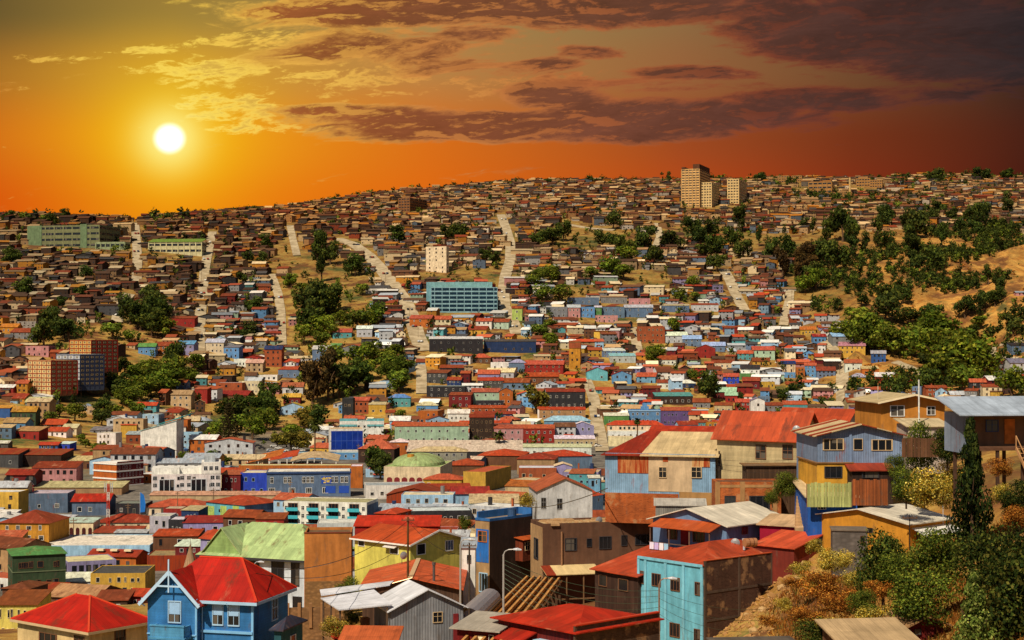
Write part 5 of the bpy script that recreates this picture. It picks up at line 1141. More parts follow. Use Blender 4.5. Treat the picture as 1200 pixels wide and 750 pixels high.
T(630,643,479,490,'white','salmon','s',2,2,0,d=8,cat='house'); T(632,686,480,491,'tan','orange red','s',2,6,0,d=8,cat='house')
H=T(667,680,401,433,'ochre','green','h',4,2,8,d=8,cat='building',label='slim ochre yellow tower with green roof and brown top',fr='dark brown',Y=1185,rise=.8); H.panel('F',666.5,680.5,399,408,pal('brick'),t=.3)
T(503,566,397,413,'charcoal','white','s',2,7,-2,d=10,cat='building',label='long black building with white roof strip on the lower hill',fr='grey'); T(567,628,400,414,'navy','dark grey','s',1,6,2,d=9,cat='building',label='dark low building continuing to the right of the long black one',fr='tan')
H=T(505,583,337,366,'glassy teal','cream','f',6,0,-2,d=14,cat='building',label='big pale blue glass slab building with six ribbon window floors')
for k in range(6):
    z=H.h*k/6; mb=MB(); mb.box(-H.w/2+.4,H.w/2-.4,-H.d/2-.08,-H.d/2+.02,z+.9,z+H.h/6-.35); H.part('ribbon_window',mb,'blue_glass',lin((20,44,62)))
    mb=MB(); 
    for j in range(9): x=-H.w/2+H.w*(j+.5)/9; mb.box(x-.2,x+.2,-H.d/2-.12,-H.d/2-.08,z+.9,z+H.h/6-.35)
    H.part('mullion',mb,'paint',pal('glassy teal'))
mb=MB(); mb.box(-H.w/2-4,H.w/2-4,H.d/2,H.d/2+12,-3,H.h+5); H.part('rear_wing',mb,'plaster',lin((120,166,176)))
T(499,523,289,320,'cream','cream','f',7,3,25,xr=526,cat='apartment block',label='slim cream apartment tower above the blue glass slab',fr='brown'); T(747,779,383,402,'brick','light tan','f',3,6,2,d=10,cat='building',label='three storey brick building with pale flat roof beside a lane',fr='beige')
# painted terraces right of centre
for i,(x0,x1,c) in enumerate(((645,665,'grey'),(665,680,'pink'),(680,697,'sky blue'),(697,705,'green'),(705,732,'slate blue'),(732,765,'slate blue'))): T(x0,x1,360,372,c,'pale grey' if i%2 else 'rust',('f','g')[i%2],2,3,0,d=9)
T(698,724,370,378,'pink','pink','f',2,4,0,d=8); T(665,702,349,357,'slate blue','tan','f',1,5,0,d=7); T(704,735,348,356,'grey','tan','s',1,4,3,d=7); T(737,762,350,358,'pink','pale grey','f',1,3,2,d=7); T(776,808,358,366,'slate blue','light tan','s',1,5,0,d=8); T(810,842,357,365,'pale grey','rust','s',1,5,4,d=8)
hs="""864 882 413 422 turquoise salmon g 2 3;882 908 409 422 mint salmon g 2 3;815 838 407 420 red pink G 2 1;823 850 404 412 slate_blue pale_blue g 1 3;868 890 431 444 white charcoal g 2 4;866 884 437 446 green white f 1 3;848 866 440 450 royal_blue salmon f 2 3;882 902 422 428 yellow rust g 1 3;916 932 425 436 cream navy f 2 2;916 932 436 443 sky_blue navy f 1 3;943 956 427 442 sky_blue salmon f 3 2;957 979 433 442 slate_blue rust g 2 4;933 943 430 440 orange rust f 2 2;890 908 447 455 yellow rust f 1 4;921 935 449 455 yellow rust f 1 3;870 890 445 456 maroon rust s 1 3;890 902 464 479 slate_blue pale_grey f 2 2;862 880 470 482 red salmon f 2 3;880 896 468 488 white lilac G 2 1;918 946 473 485 turquoise salmon s 1 4;898 920 474 485 grey rust s 2 3;835 862 458 468 maroon mint s 1 2;850 864 462 472 red mint f 1 2;837 858 474 484 beige rust s 1 3;746 768 440 449 light_blue salmon g 2 3;717 740 438 450 sky_blue red G 2 2;688 712 434 446 aqua red G 1 2;768 812 463 474 dark_brown turquoise s 1 6;795 815 448 455 navy white h 1 3;742 760 437 446 beige salmon f 2 3;770 786 447 456 white rust s 1 2;812 832 470 478 grey rust s 1 3;780 806 392 402 pale_grey white g 2 4;800 822 396 406 slate_blue pale_blue s 2 3;983 1014 404 415 yellow pink f 2 5;976 1007 393 404 grey pale_blue s 2 4;953 968 393 402 sky_blue red g 1 3;938 956 385 392 yellow orange s 1 4;1021 1038 413 425 blue tin f 2 3;990 1010 424 434 white salmon s 2 3;1010 1030 431 440 orange light_tan s 1 3;995 1018 441 450 yellow tin h 1 3;1025 1048 440 448 red white s 1 3;1048 1066 441 449 navy rust s 1 3;1066 1084 447 455 brown orange_red g 1 3;993 1018 470 478 beige rust s 1 3;1008 1022 474 482 lilac pink f 1 3;1160 1190 425 440 grey rust s 2 5;1184 1215 424 440 pale_grey grey s 3 6;1160 1176 432 441 mint rust s 1 2;1186 1210 404 413 slate_blue charcoal s 2 4
705 733 410 419 slate_blue white s 2 4;715 745 416 425 pale_grey pale_blue s 1 4;770 792 420 428 white rust s 1 4;836 862 424 432 cream rust s 1 4;560 585 437 448 lilac_ salmon s 1 4;596 616 424 436 slate_blue tin h 1 3;615 660 426 438 red salmon s 2 6;575 600 424 434 white white f 1 3;570 602 435 443 pale_grey cream f 1 5;552 575 418 426 brown salmon h 1 3;480 505 372 384 orange salmon f 2 3;506 528 373 384 cream salmon g 2 4;558 576 375 386 white salmon f 2 3;577 596 376 386 mint rust f 2 3;546 570 385 393 yellow rust f 1 3;600 612 360 376 lime rust f 2 1;515 545 430 440 charcoal rust s 2 5;500 524 436 450 dark_grey rust s 2 4;524 540 444 455 navy rust s 2 3;560 590 445 456 dark_grey orange_red s 2 5;590 620 447 457 slate_blue rust s 1 4;616 655 440 449 brown orange_red s 1 6;500 545 452 466 charcoal pale_grey f 2 5
253 284 448 462 brick pale_grey f 2 4;284 304 446 462 cream pale_blue f 2 4;331 355 452 462 pale_grey salmon g 1 3;332 352 464 474 maroon yellow s 1 3;328 358 476 486 pale_blue yellow G 1 2;200 224 461 478 beige tan f 2 3;228 243 455 472 red salmon s 1 1;206 218 447 458 slate_blue rust f 2 2;255 290 462 470 brown red s 1 5;300 325 439 446 white salmon f 1 4;162 182 405 416 sky_blue green s 1 3;182 207 404 416 orange rust f 2 4;207 227 402 416 lilac sky_blue g 2 3;199 228 372 382 red rust s 1 4;30 57 405 418 pink pink f 2 4;241 262 400 414 cream pale_grey s 2 4;262 280 406 420 sky_blue grey s 2 3;274 293 420 430 white grey f 1 4;258 275 430 441 ochre brown s 1 3;310 330 408 430 brick navy f 3 3;288 308 424 436 beige light_tan f 2 3;326 365 432 444 slate_blue orange_red s 1 5;366 387 408 424 slate_blue pale_grey f 2 2;387 399 404 416 mint green f 2 2;390 412 388 396 turquoise salmon g 1 3;418 436 384 395 pale_grey white s 1 3;398 430 407 418 grey salmon G 1 2;414 432 468 485 brick salmon f 2 3;401 414 466 492 charcoal grey f 2 2;445 458 446 454 pale_blue white f 1 2;452 462 482 490 tan rust g 1 2;300 312 398 408 grey light_tan s 1 2
-4 12 477 490 blue yellow s 1 2;14 42 481 500 dark_green ochre s 2 4;4 30 494 504 sky_blue tan s 1 3;-4 14 500 514 slate_blue light_tan s 2 2;17 46 504 515 red tan s 1 4;-4 10 518 526 dark_grey white s 1 2;48 76 496 503 brown orange_red s 1 3;57 78 504 512 white orange_red s 1 3;74 90 500 509 cream light_tan s 1 3;46 68 520 527 blue orange_red s 1 4;68 82 519 528 royal_blue white s 1 2;30 58 470 477 grey light_tan s 1 4;114 136 507 522 white light_tan f 2 4;106 130 503 508 grey grey s 1 3;93 108 476 482 pale_grey pale_blue G 1 1;102 112 476 486 beige white f 1 1;166 186 485 498 pale_blue cream f 2 2;180 196 483 494 brown grey f 1 2;148 166 508 520 brick tin s 1 2;2 22 463 470 brown rust s 1 4;12 40 388 398 grey rust s 2 4;20 42 376 386 concrete grey f 3 4;0 20 382 390 ochre ochre s 1 3"""
for line in hs.replace('\n',';').split(';'):
    q=line.split()
    if len(q)<7: continue
    c=q[4].replace('_',' ').strip(); x0,x1,yt,yb=map(float,q[:4])
    T(x0,x1,yt+1.,yb,c,q[5].replace('_',' '),('g' if q[6] in 'fs' and rng.random()<.6 else q[6]),int(q[7]),int(q[8]),rng.uniform(-4,14),fr=rng.choice(['white','white','brown','charcoal','beige']))
# ---- apartment blocks at left
def flats(label,xl,xc,xr,ye,yb,Y,cF,cR,bandc,st,nf,nr):
    H=House('apartment_block',label,'apartment block',xl,xc,xr,Y,ye,yb,42); H.wall(cF,parapet=.4).roof('flat',pal('rust'),mat='flat'); mb=MB(); mb.box(H.w/2,H.w/2+.06,-H.d/2,H.d/2,-3,H.h+.4); H.part('side_wall',mb,'plaster',cR)
    mb=MB(); w,d,h=H.w/2,H.d/2,H.h
    for k in range(st+1): z=h*k/st; mb.box(-w-.1,w+.12,-d-.12,d,z-.25,z+.2)
    for k in range(nf+1): x=-w+2*w*k/nf; mb.box(x-.25,x+.25,-d-.15,-d,-2,h)
    for k in range(nr+1): y=-d+2*d*k/nr; mb.box(w,w+.16,y-.25,y+.25,-2,h)
    H.part('grid_frame',mb,'paint',bandc)
    for k in range(st):
        for j in range(nf): H.win_at('F',-w+2*w*(j+.5)/nf,h*k/st+.7,1.5,1.2,'cross','cream',True)
        for j in range(nr): 
            o=H.win_at('R',-d+2*d*(j+.5)/nr,h*k/st+.7,1.6,1.2,'cross','beige',True); o.location.x+=.08
    BOXES.append((xl-1,xr+1,ye-3,yb+1,H.Y)); return H
flats('nearest brown and cream apartment block of the three at left',33,60,91,423,458,960,lin((222,190,130)),lin((120,66,38)),lin((140,44,28)),7,5,5)
flats('slate blue grey apartment block in the middle of the three at left',66,94,122,416,452,990,pal('pale grey'),lin((74,82,104)),lin((52,58,84)),7,4,5)
flats('farthest brown and yellow apartment block of the three at left',82,107,138,399,432,1020,lin((220,176,96)),lin((104,58,36)),lin((146,40,26)),7,5,5)
# ---- ridge landmarks
def ridge(label,xl,xc,xr,ye,yb,a,st,nf,nr,c,cr=None,name='tower_block',cat='tower block'):
    h_=hit((xl+xr)/2,yb); H=House(name,label,cat,xl,xc,xr,h_[1],ye,yb,a); H.wall(c,parapet=.6).roof('flat',pal('tan'),mat='flat'); w,d,h=H.w/2,H.d/2,H.h
    for k in range(st):
        z=h*k/st
        mb=MB(); mb.box(-w+.6,w-.6,-d-.1,-d+.05,z+h/st*.45,z+h/st*.82); mb.box(w-.05,w+.1,-d+.6,d-.6,z+h/st*.45,z+h/st*.82); H.part('ribbon_window',mb,'glass',pal('charcoal'))
    mb=MB()
    for k in range(nf+1): x=-w+2*w*k/nf; mb.box(x-.5,x+.5,-d-.3,-d,-3,h)
    for k in range(nr+1): y=-d+2*d*k/nr; mb.box(w,w+.3,y-.5,y+.5,-3,h)
    H.part('pier',mb,'plaster',cr or c); BOXES.append((xl-1,xr+1,ye-3,yb+1,H.Y)); return H
H=ridge('tall unfinished concrete tower on the ridge with open upper floors',799,820,832,198,243,20,15,5,3,lin((226,178,112)),lin((206,158,96))); mb=MB(); w,d=H.w/2,H.d/2; mb.box(w-8,w,-d,d,H.h,H.h+6); mb.box(-w,-w+4,-d,d-6,H.h,H.h+3); H.part('upper_frame',mb,'plaster',lin((96,58,34)))
ridge('cream tower with vertical ribs standing against the unfinished tower',819,834,843,214,243,20,9,5,4,lin((220,186,126)),lin((232,196,134)))
ridge('separate cream ribbed tower to the right of the twin towers',853,866,875,210,239,20,9,4,4,lin((220,186,126)),lin((232,196,134)))
ridge('brown apartment slab on the ridge skyline at centre left',467,480,500,232,248,25,5,4,4,lin((140,92,52)),name='apartment_block',cat='apartment block')
for lab,q in (('grey green block far right of the towers on the skyline',(910,925,928,206,214)),('dull ochre block on the skyline right of the towers',(928,940,943,206,213)),('wide ochre institution block with dark windows below the right skyline',(948,975,985,213,227)),('pale ochre ridge block nearest the slim chimney',(1004,1020,1036,209,219)),('low cream hall with white roof below the right skyline',(975,998,1000,225,232)),('small ochre ridge block right of the slim chimney',(1020,1034,1037,211,220))):
    H=ridge(lab,*q,15,3,5,3,lin((170,122,66)),name='building',cat='building')
H=ridge('long green grey school with ribbon windows on the left ridge',32,116,140,264,291,15,4,8,3,lin((120,122,84)),lin((134,134,96)),'school','school'); mb=MB(); mb.box(-H.w/2,-H.w*.3,-H.d/2-.5,H.d/2,-3,H.h+.8); mb.box(H.w*.24,H.w*.33,-H.d/2-.6,H.d/2,-3,H.h+1.5); H.part('stair_block',mb,'plaster',lin((108,128,92)))
H=ridge('cream school with bright green roof between the two left streets',174,236,241,284,298,6,2,9,2,lin((206,196,150)),None,'school','school'); mb=MB(); mb.slab([[(-H.w/2-.5,-H.d/2-.6,H.h+.7),(H.w/2+.5,-H.d/2-.6,H.h+.7),(H.w/2+.5,H.d/2,H.h+4.4),(-H.w/2-.5,H.d/2,H.h+4.4)]],.3); H.part('green_roof',mb,'r_metal',lin((110,140,52)))
H=ridge('low cream school wing with pale green roof beside the green grey school',112,146,152,284,293,10,1,6,2,lin((150,160,120)),None,'school','school')
# ================= trees =================
def crown_mesh(name,n,shape,leaf,seed,cols,lumps=9,flat=1.):
    """leaf-sized faces spread through several clumps; unit crown about 1 wide and 1 high, base at z 0"""
    r=np.random.default_rng(seed); C=[]
    for i in range(lumps):
        t=r.uniform(0,2*math.pi)
        if shape=='round': z=r.uniform(.25,.85); q=.34*math.sqrt(max(.05,1-((z-.5)/.5)**2))*r.uniform(.5,1.05); s=r.uniform(.19,.29)
        elif shape=='cone': z=(i+.5)/lumps; q=.30*(1-z)*r.uniform(.5,1.); s=.06+.17*(1-z)
        elif shape=='tall': z=r.uniform(.1,.92); q=.2*r.uniform(.3,1.); s=r.uniform(.15,.22)
        else: z=r.uniform(.2,.7); q=.34*r.uniform(.2,1.); s=r.uniform(.14,.24)
        C.append((q*math.cos(t),q*math.sin(t),z,s,r.uniform(.55,1.25)))
    C=np.array(C); k=r.integers(0,lumps,n); d=r.normal(size=(n,3)); d/=np.linalg.norm(d,axis=1)[:,None]
    rad=C[k,3]*r.uniform(.45,1.08,n)**.6; P=C[k,:3]+d*rad[:,None]*np.array([1,1,.85*flat]); P[:,2]=np.maximum(P[:,2],.02)
    nr=d+r.normal(size=(n,3))*.55; nr/=np.linalg.norm(nr,axis=1)[:,None]
    u=np.cross(nr,r.normal(size=(n,3))); u/=np.linalg.norm(u,axis=1)[:,None]; w=np.cross(nr,u); sz=leaf*r.uniform(.6,1.4,n)
    u*=sz[:,None]; w*=(sz*.62)[:,None]
    V=np.stack([P-u*.5,P-w*.5,P+u*.5,P+w*.5],1).reshape(-1,3); Fc=np.arange(4*n).reshape(-1,4)
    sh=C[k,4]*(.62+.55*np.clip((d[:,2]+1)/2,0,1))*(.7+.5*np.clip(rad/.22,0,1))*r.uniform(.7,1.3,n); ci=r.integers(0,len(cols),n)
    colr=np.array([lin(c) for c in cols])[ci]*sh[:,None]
    me=bpy.data.meshes.new(name); me.from_pydata(V.tolist(),[],Fc.tolist()); me.materials.append(MAT['leaves'])
    at=me.color_attributes.new('Col','FLOAT_COLOR','CORNER'); at.data.foreach_set('color',np.repeat(np.c_[colr,np.ones(n)],4,0).ravel()); return me
def trunk_mesh(h,r,seed,limbs=4):
    q=random.Random(seed); mb=MB(); p=(0,0,-.15); 
    for i in range(3):
        t_=(q.uniform(-.03,.03),q.uniform(-.03,.03),h*(i+1)/3); mb.tube(p,t_,r*(1-.22*i),r*(1-.22*(i+1)),n=7,cap=False); p=t_
    for i in range(limbs): a=2*math.pi*i/limbs+q.uniform(-.4,.4); z=h*q.uniform(.45,.8); mb.tube((0,0,z),(math.cos(a)*.26,math.sin(a)*.26,z+.25),r*.5,r*.15,n=5,cap=False)
    me=bpy.data.meshes.new('trunk'); me.from_pydata(mb.v,[],mb.f); me.materials.append(MAT['bark']); return me
GREEN=[(84,100,28),(104,118,34),(62,82,24),(124,128,42),(92,100,34)]; DARK=[(54,66,26),(68,80,30),(42,54,22),(82,88,32)]; OLIVE=[(110,100,36),(86,84,30),(130,112,44)]; BROWN=[(74,58,30),(56,46,26),(92,70,34)]
YEL=[(206,176,60),(180,150,44),(224,200,96),(140,120,40)]; DRY=[(176,110,40),(150,84,30),(196,136,56)]
FAR={k:[crown_mesh('crown',1100,sh,lf,s,c) for s in range(sd_,sd_+4)] for k,sh,lf,c,sd_ in (('green','round',.105,GREEN,10),('dark','round',.105,DARK,20),('olive','round',.105,OLIVE,30),('brown','tall',.09,BROWN,40),('tall','tall',.085,DARK,50),('bush','bush',.1,GREEN,60),('yel','bush',.11,YEL,65))}
TR_=[trunk_mesh(.55,.045,s) for s in range(3)]
TN={'green':('broadleaf_tree','bright green broadleaf tree','tree'),'dark':('broadleaf_tree','dark green dense tree','tree'),'olive':('broadleaf_tree','yellow green olive toned tree','tree'),'brown':('eucalyptus','tall brownish eucalyptus','tree'),'tall':('cypress','tall dark slender tree','tree'),'bush':('bush','low green bush','bush'),'yel':('bush','yellow flowering bush','bush')}
def tree(px,py,wpx,kind,hk=1.,Y=None,label=None,meshes=None,group=None,y0=350.,tr=True,tint=None):
    h_=hit(px,py,y0) if Y is None else (ray(px,py)[0]*Y,Y,ZC+ray(px,py)[1]*Y)
    if not h_: return None
    W_=wpx*1.22*h_[1]/F; hk/=1.12; hk=min(hk,1.5); nm,lk,cat=TN[kind]; o=empty(nm,h_,rng.uniform(0,6.28)); hh=W_*hk
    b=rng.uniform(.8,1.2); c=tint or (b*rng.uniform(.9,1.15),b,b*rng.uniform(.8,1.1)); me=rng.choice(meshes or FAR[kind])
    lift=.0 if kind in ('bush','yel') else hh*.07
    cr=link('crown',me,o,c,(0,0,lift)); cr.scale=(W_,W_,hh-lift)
    if tr:
        t_=link('trunk',rng.choice(TR_),o,lin((96,72,50))); t_.scale=(W_,W_,hh)
    tag(o,label,cat)
    if not label: AUTO.append([o,lk,px,py-wpx*hk/2,group or ('trees on the hillside' if kind not in ('bush','yel') else 'bushes on the hillside')])
    FOOT.append((h_[0],h_[1],W_*.35)); return o
# clumps read from the photograph: x, y, spread x, spread y, number, width, kind, height factor
CL="""1020 395 60 20 16 34 green 1.0;1090 410 40 22 14 34 green 1.0;1085 440 60 14 10 30 dark 1;990 385 40 14 8 30 green .9;1150 440 45 22 14 32 green 1;1070 370 50 12 8 26 dark 1;1040 352 50 8 5 20 dark 1.1;1120 350 70 25 5 18 dark 1.2;950 320 45 25 16 19 brown 1.5;1010 285 70 18 14 17 tall 1.7;1060 285 60 25 14 22 dark 1.2;930 300 50 25 14 20 dark 1.2;1165 335 40 40 8 18 tall 1.6;1110 265 60 14 10 16 dark 1.2;1180 275 30 25 8 18 tall 1.6;1135 390 50 12 6 22 dark 1;1160 370 40 12 4 16 bush .8;940 340 30 14 6 20 green 1
680 275 50 14 14 22 dark 1.2;740 285 40 14 12 22 dark 1.1;640 272 25 10 6 18 dark 1;820 300 40 20 8 18 dark 1;800 275 60 12 8 16 dark 1.2;860 270 60 12 8 15 tall 1.5;700 315 60 10 8 18 green .9;640 320 30 8 5 16 green .9;655 345 30 8 5 20 green .9;705 352 30 6 4 14 green .8;770 335 40 10 5 16 green .8;820 350 40 8 5 15 green .9
370 365 25 14 12 26 dark 1.1;395 385 35 14 12 24 green 1;360 380 30 12 8 22 green 1;420 420 35 14 14 24 green 1;470 420 18 14 7 20 green 1;410 448 24 12 7 28 dark 1.1;375 450 18 20 7 30 brown 1.7;455 438 14 10 5 20 green .9;480 455 12 12 5 18 green 1;372 300 14 16 8 18 tall 1.7;410 308 16 10 6 20 dark 1.2;350 330 30 12 6 16 bush .9;385 335 25 10 5 18 green .9
170 360 22 10 7 22 dark 1.1;180 380 22 14 8 24 dark 1.2;165 395 30 8 8 18 green .9;60 385 45 14 12 24 dark 1;100 400 30 10 8 22 dark 1;40 400 20 8 4 20 dark 1;170 440 30 22 16 26 green 1;190 455 20 15 8 24 green 1;200 425 14 14 5 22 tall 1.4;140 455 20 10 6 20 dark .9;155 480 20 14 7 18 green .9;120 485 25 8 6 16 dark .9;70 485 20 8 5 16 green .9;135 432 12 12 4 20 dark 1.1;225 440 18 12 5 18 green .8;95 520 18 8 5 14 bush .8;150 500 10 10 4 14 bush .9
290 480 30 10 6 26 dark 1;320 475 18 12 5 26 dark 1.1;310 500 40 10 9 22 green .9;340 515 35 8 8 20 olive .9;300 535 14 6 3 24 green 1;345 490 20 10 5 22 olive 1;240 515 20 8 6 22 green 1;225 540 30 6 6 16 green .9;375 500 14 8 4 20 dark 1;250 500 14 8 3 14 green .9;440 545 18 8 6 20 dark 1;425 560 15 5 3 20 dark 1;470 490 10 5 3 14 green 1;440 478 10 6 3 12 green 1
600 430 20 8 5 14 olive .9;560 418 22 6 5 13 green .9;770 412 14 14 5 16 green 1;815 445 10 8 4 16 green 1;832 460 12 10 4 26 dark 1.1;790 390 20 8 5 16 green .9;650 400 18 8 5 14 green .9;625 385 20 6 4 12 green .9;870 458 10 6 3 14 dark .8;920 460 16 6 4 14 dark .9;975 478 12 6 3 16 dark 1;865 520 8 5 2 22 olive 1;625 475 6 4 2 22 olive 1;578 477 6 3 1 16 green 1;710 452 8 6 3 16 olive .9;745 400 6 5 2 12 brown 1;1035 460 14 8 4 18 dark 1;1010 490 18 6 3 16 dark .9
75 345 30 10 5 16 dark 1;20 300 25 10 5 14 dark 1;120 320 20 8 4 12 dark 1;300 300 30 12 6 14 dark 1.1;270 330 20 8 4 13 dark 1;290 385 14 8 4 16 dark 1;300 365 20 6 4 14 dark 1;540 275 25 8 5 14 dark 1.2;560 300 20 8 4 12 dark 1;450 270 20 8 4 12 dark 1;630 300 20 8 3 12 dark 1;1050 250 60 10 8 12 dark 1.2;960 262 30 8 5 13 dark 1.2"""
for ln in CL.replace('\n',';').split(';'):
    q=ln.split(); x,y,sx,sy=map(float,q[:4]); n=int(q[4]); w=float(q[5])
    for i in range(max(1,int(n*.62))):
        px=x+max(-1.6,min(1.6,rng.gauss(0,.6)))*sx; py=y+max(-1.4,min(1.4,rng.gauss(0,.6)))*sy
        if near_road(px,py,1): continue
        if any(b[0]-1<px<b[1]+1 and b[2]-3<py<b[3]+3 for b in BOXES): continue
        tree(px,py+w*.45,w*rng.uniform(.8,1.35),q[6],float(q[7])*rng.uniform(.85,1.2))
# skyline trees
for px,py,w,k,hk in ((76,257,14,'dark',1.),(108,256,9,'dark',1.),(196,259,9,'dark',1.),(280,246,5,'tall',2.2),(363,241,7,'dark',1.),(371,240,7,'dark',1.1),(580,216,9,'dark',1.),(735,213,6,'dark',1.),(746,213,6,'dark',1.),(784,214,9,'tall',1.6),(890,214,14,'dark',1.),(985,208,14,'dark',1.),(1034,207,10,'dark',1.),(1050,206,12,'dark',1.),(1095,213,20,'dark',.8),(12,258,16,'dark',.8),(60,262,16,'dark',.8),(300,248,10,'dark',.8),(240,252,12,'dark',.8),(1150,212,20,'dark',.9),(1180,212,16,'dark',1.),(640,216,12,'dark',.7),(690,214,10,'dark',.8)): tree(px,py+1.5,w,k,hk,group='trees along the skyline')
# palms
def palm(px,yb,yt,label,Y=None):
    h_=hit(px,yb) if Y is None else (ray(px,yb)[0]*Y,Y,ZC+ray(px,yb)[1]*Y); h=(yb-yt)*h_[1]/F; o=empty('palm_tree',h_); tag(o,label,'palm tree'); mb=MB(); mb.tube((0,0,-1),(0,0,h*.82),.42,.34,n=8); mb.build('trunk',MAT['bark'],o,lin((110,84,60)))
    q=random.Random(int(px)); me=MB(); L_=h*.27; cl=[]
    for i in range(46):
        a=q.uniform(0,6.28); e=q.uniform(-.7,1.2); p=Vector((0,0,h*.82)); d_=Vector((math.cos(a)*math.cos(e),math.sin(a)*math.cos(e),math.sin(e))); s=Vector((-math.sin(a),math.cos(a),0)); n=6
        for k in range(n):
            t_=k/n; p2=p+d_*(L_/n); d_=(d_+Vector((0,0,-.28))).normalized(); w0=.75*math.sin(math.pi*min(1,t_+.12)); w1=.75*math.sin(math.pi*min(1,t_+1/n+.02))+.03
            for sg in (-1,1): me.poly([p,p2,p2+s*sg*w1-Vector((0,0,w1*.5)),p+s*sg*w0-Vector((0,0,w0*.5))])
            p=p2
    m=me.build('crown',MAT['leaves'],o,(1,1,1)); at=m.data.color_attributes.new('Col','FLOAT_COLOR','CORNER'); n=len(m.data.loops); at.data.foreach_set('color',np.tile(np.array([*lin((66,70,26)),1.]),n)); return o
palm(585,540,503,'tall palm in front of the pink terrace building'); palm(747,512,489,'feathery palm before the low cream building under the mansion',Y=900); palm(369,535,490,'palm at left of the blue glass front box',Y=815); palm(343,524,502,'shorter palm in the garden left of the blue glass front box')
# norfolk pine
h_=hit(268,536); o=empty('norfolk_pine',h_); tag(o,'tall dark tiered norfolk pine in the middle of the garden','pine'); h=(536-470)*h_[1]/F; mb=MB(); mb.tube((0,0,-1),(0,0,h),.6,.08,n=8); mb.build('trunk',MAT['bark'],o,lin((70,52,38)))
q=np.random.default_rng(5); V=[];Cc=[]
for k in range(17):
    z=h*(.12+.86*k/17); R_=h*.30*(1-k/18)**.8
    for i in range(9):
        a=2*math.pi*i/9+k*.5
        for j in range(16):
            t_=q.uniform(.15,1); c=np.array([math.cos(a)*R_*t_,math.sin(a)*R_*t_,z-R_*.12*t_+.25*R_*t_*t_])+q.normal(size=3)*.22; u=q.normal(size=3); u/=np.linalg.norm(u); w=np.cross(u,q.normal(size=3)); w/=np.linalg.norm(w); s=.62; V+=[c-u*s,c-w*s*.4,c+u*s,c+w*s*.4]; Cc.append(np.array(lin((62,54,30)))*q.uniform(.6,1.4))
me=bpy.data.meshes.new('crown'); me.from_pydata([tuple(v) for v in V],[],[tuple(range(4*i,4*i+4)) for i in range(len(Cc))]); me.materials.append(MAT['leaves']); at=me.color_attributes.new('Col','FLOAT_COLOR','CORNER'); at.data.foreach_set('color',np.repeat(np.c_[np.array(Cc),np.ones(len(Cc))],4,0).ravel()); link('crown',me,o,(1,1,1))
# ---- near vegetation on the right hand slope
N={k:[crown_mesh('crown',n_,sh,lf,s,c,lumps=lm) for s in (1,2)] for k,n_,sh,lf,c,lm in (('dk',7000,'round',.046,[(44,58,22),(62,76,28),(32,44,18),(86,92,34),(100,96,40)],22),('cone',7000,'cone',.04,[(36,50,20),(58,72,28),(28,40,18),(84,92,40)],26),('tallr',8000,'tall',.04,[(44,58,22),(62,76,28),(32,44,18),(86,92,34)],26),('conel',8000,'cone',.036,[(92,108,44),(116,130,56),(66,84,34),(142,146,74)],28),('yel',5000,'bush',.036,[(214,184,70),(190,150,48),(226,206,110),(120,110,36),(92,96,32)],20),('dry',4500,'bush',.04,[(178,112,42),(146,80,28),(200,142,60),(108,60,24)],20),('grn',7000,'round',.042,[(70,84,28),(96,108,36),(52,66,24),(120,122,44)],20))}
def veg(px,yb,w,kind,hk,Y,label,nm='bush',cat='bush',trunk=True):
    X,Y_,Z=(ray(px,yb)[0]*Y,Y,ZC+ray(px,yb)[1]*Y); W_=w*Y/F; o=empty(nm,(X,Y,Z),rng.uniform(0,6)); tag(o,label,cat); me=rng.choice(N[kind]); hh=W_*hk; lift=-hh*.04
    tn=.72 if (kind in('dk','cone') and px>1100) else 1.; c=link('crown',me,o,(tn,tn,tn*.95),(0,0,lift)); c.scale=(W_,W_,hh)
    if trunk: t_=link('trunk',rng.choice(TR_),o,lin((84,62,44))); t_.scale=(W_*.7,W_*.7,hh)
    return o
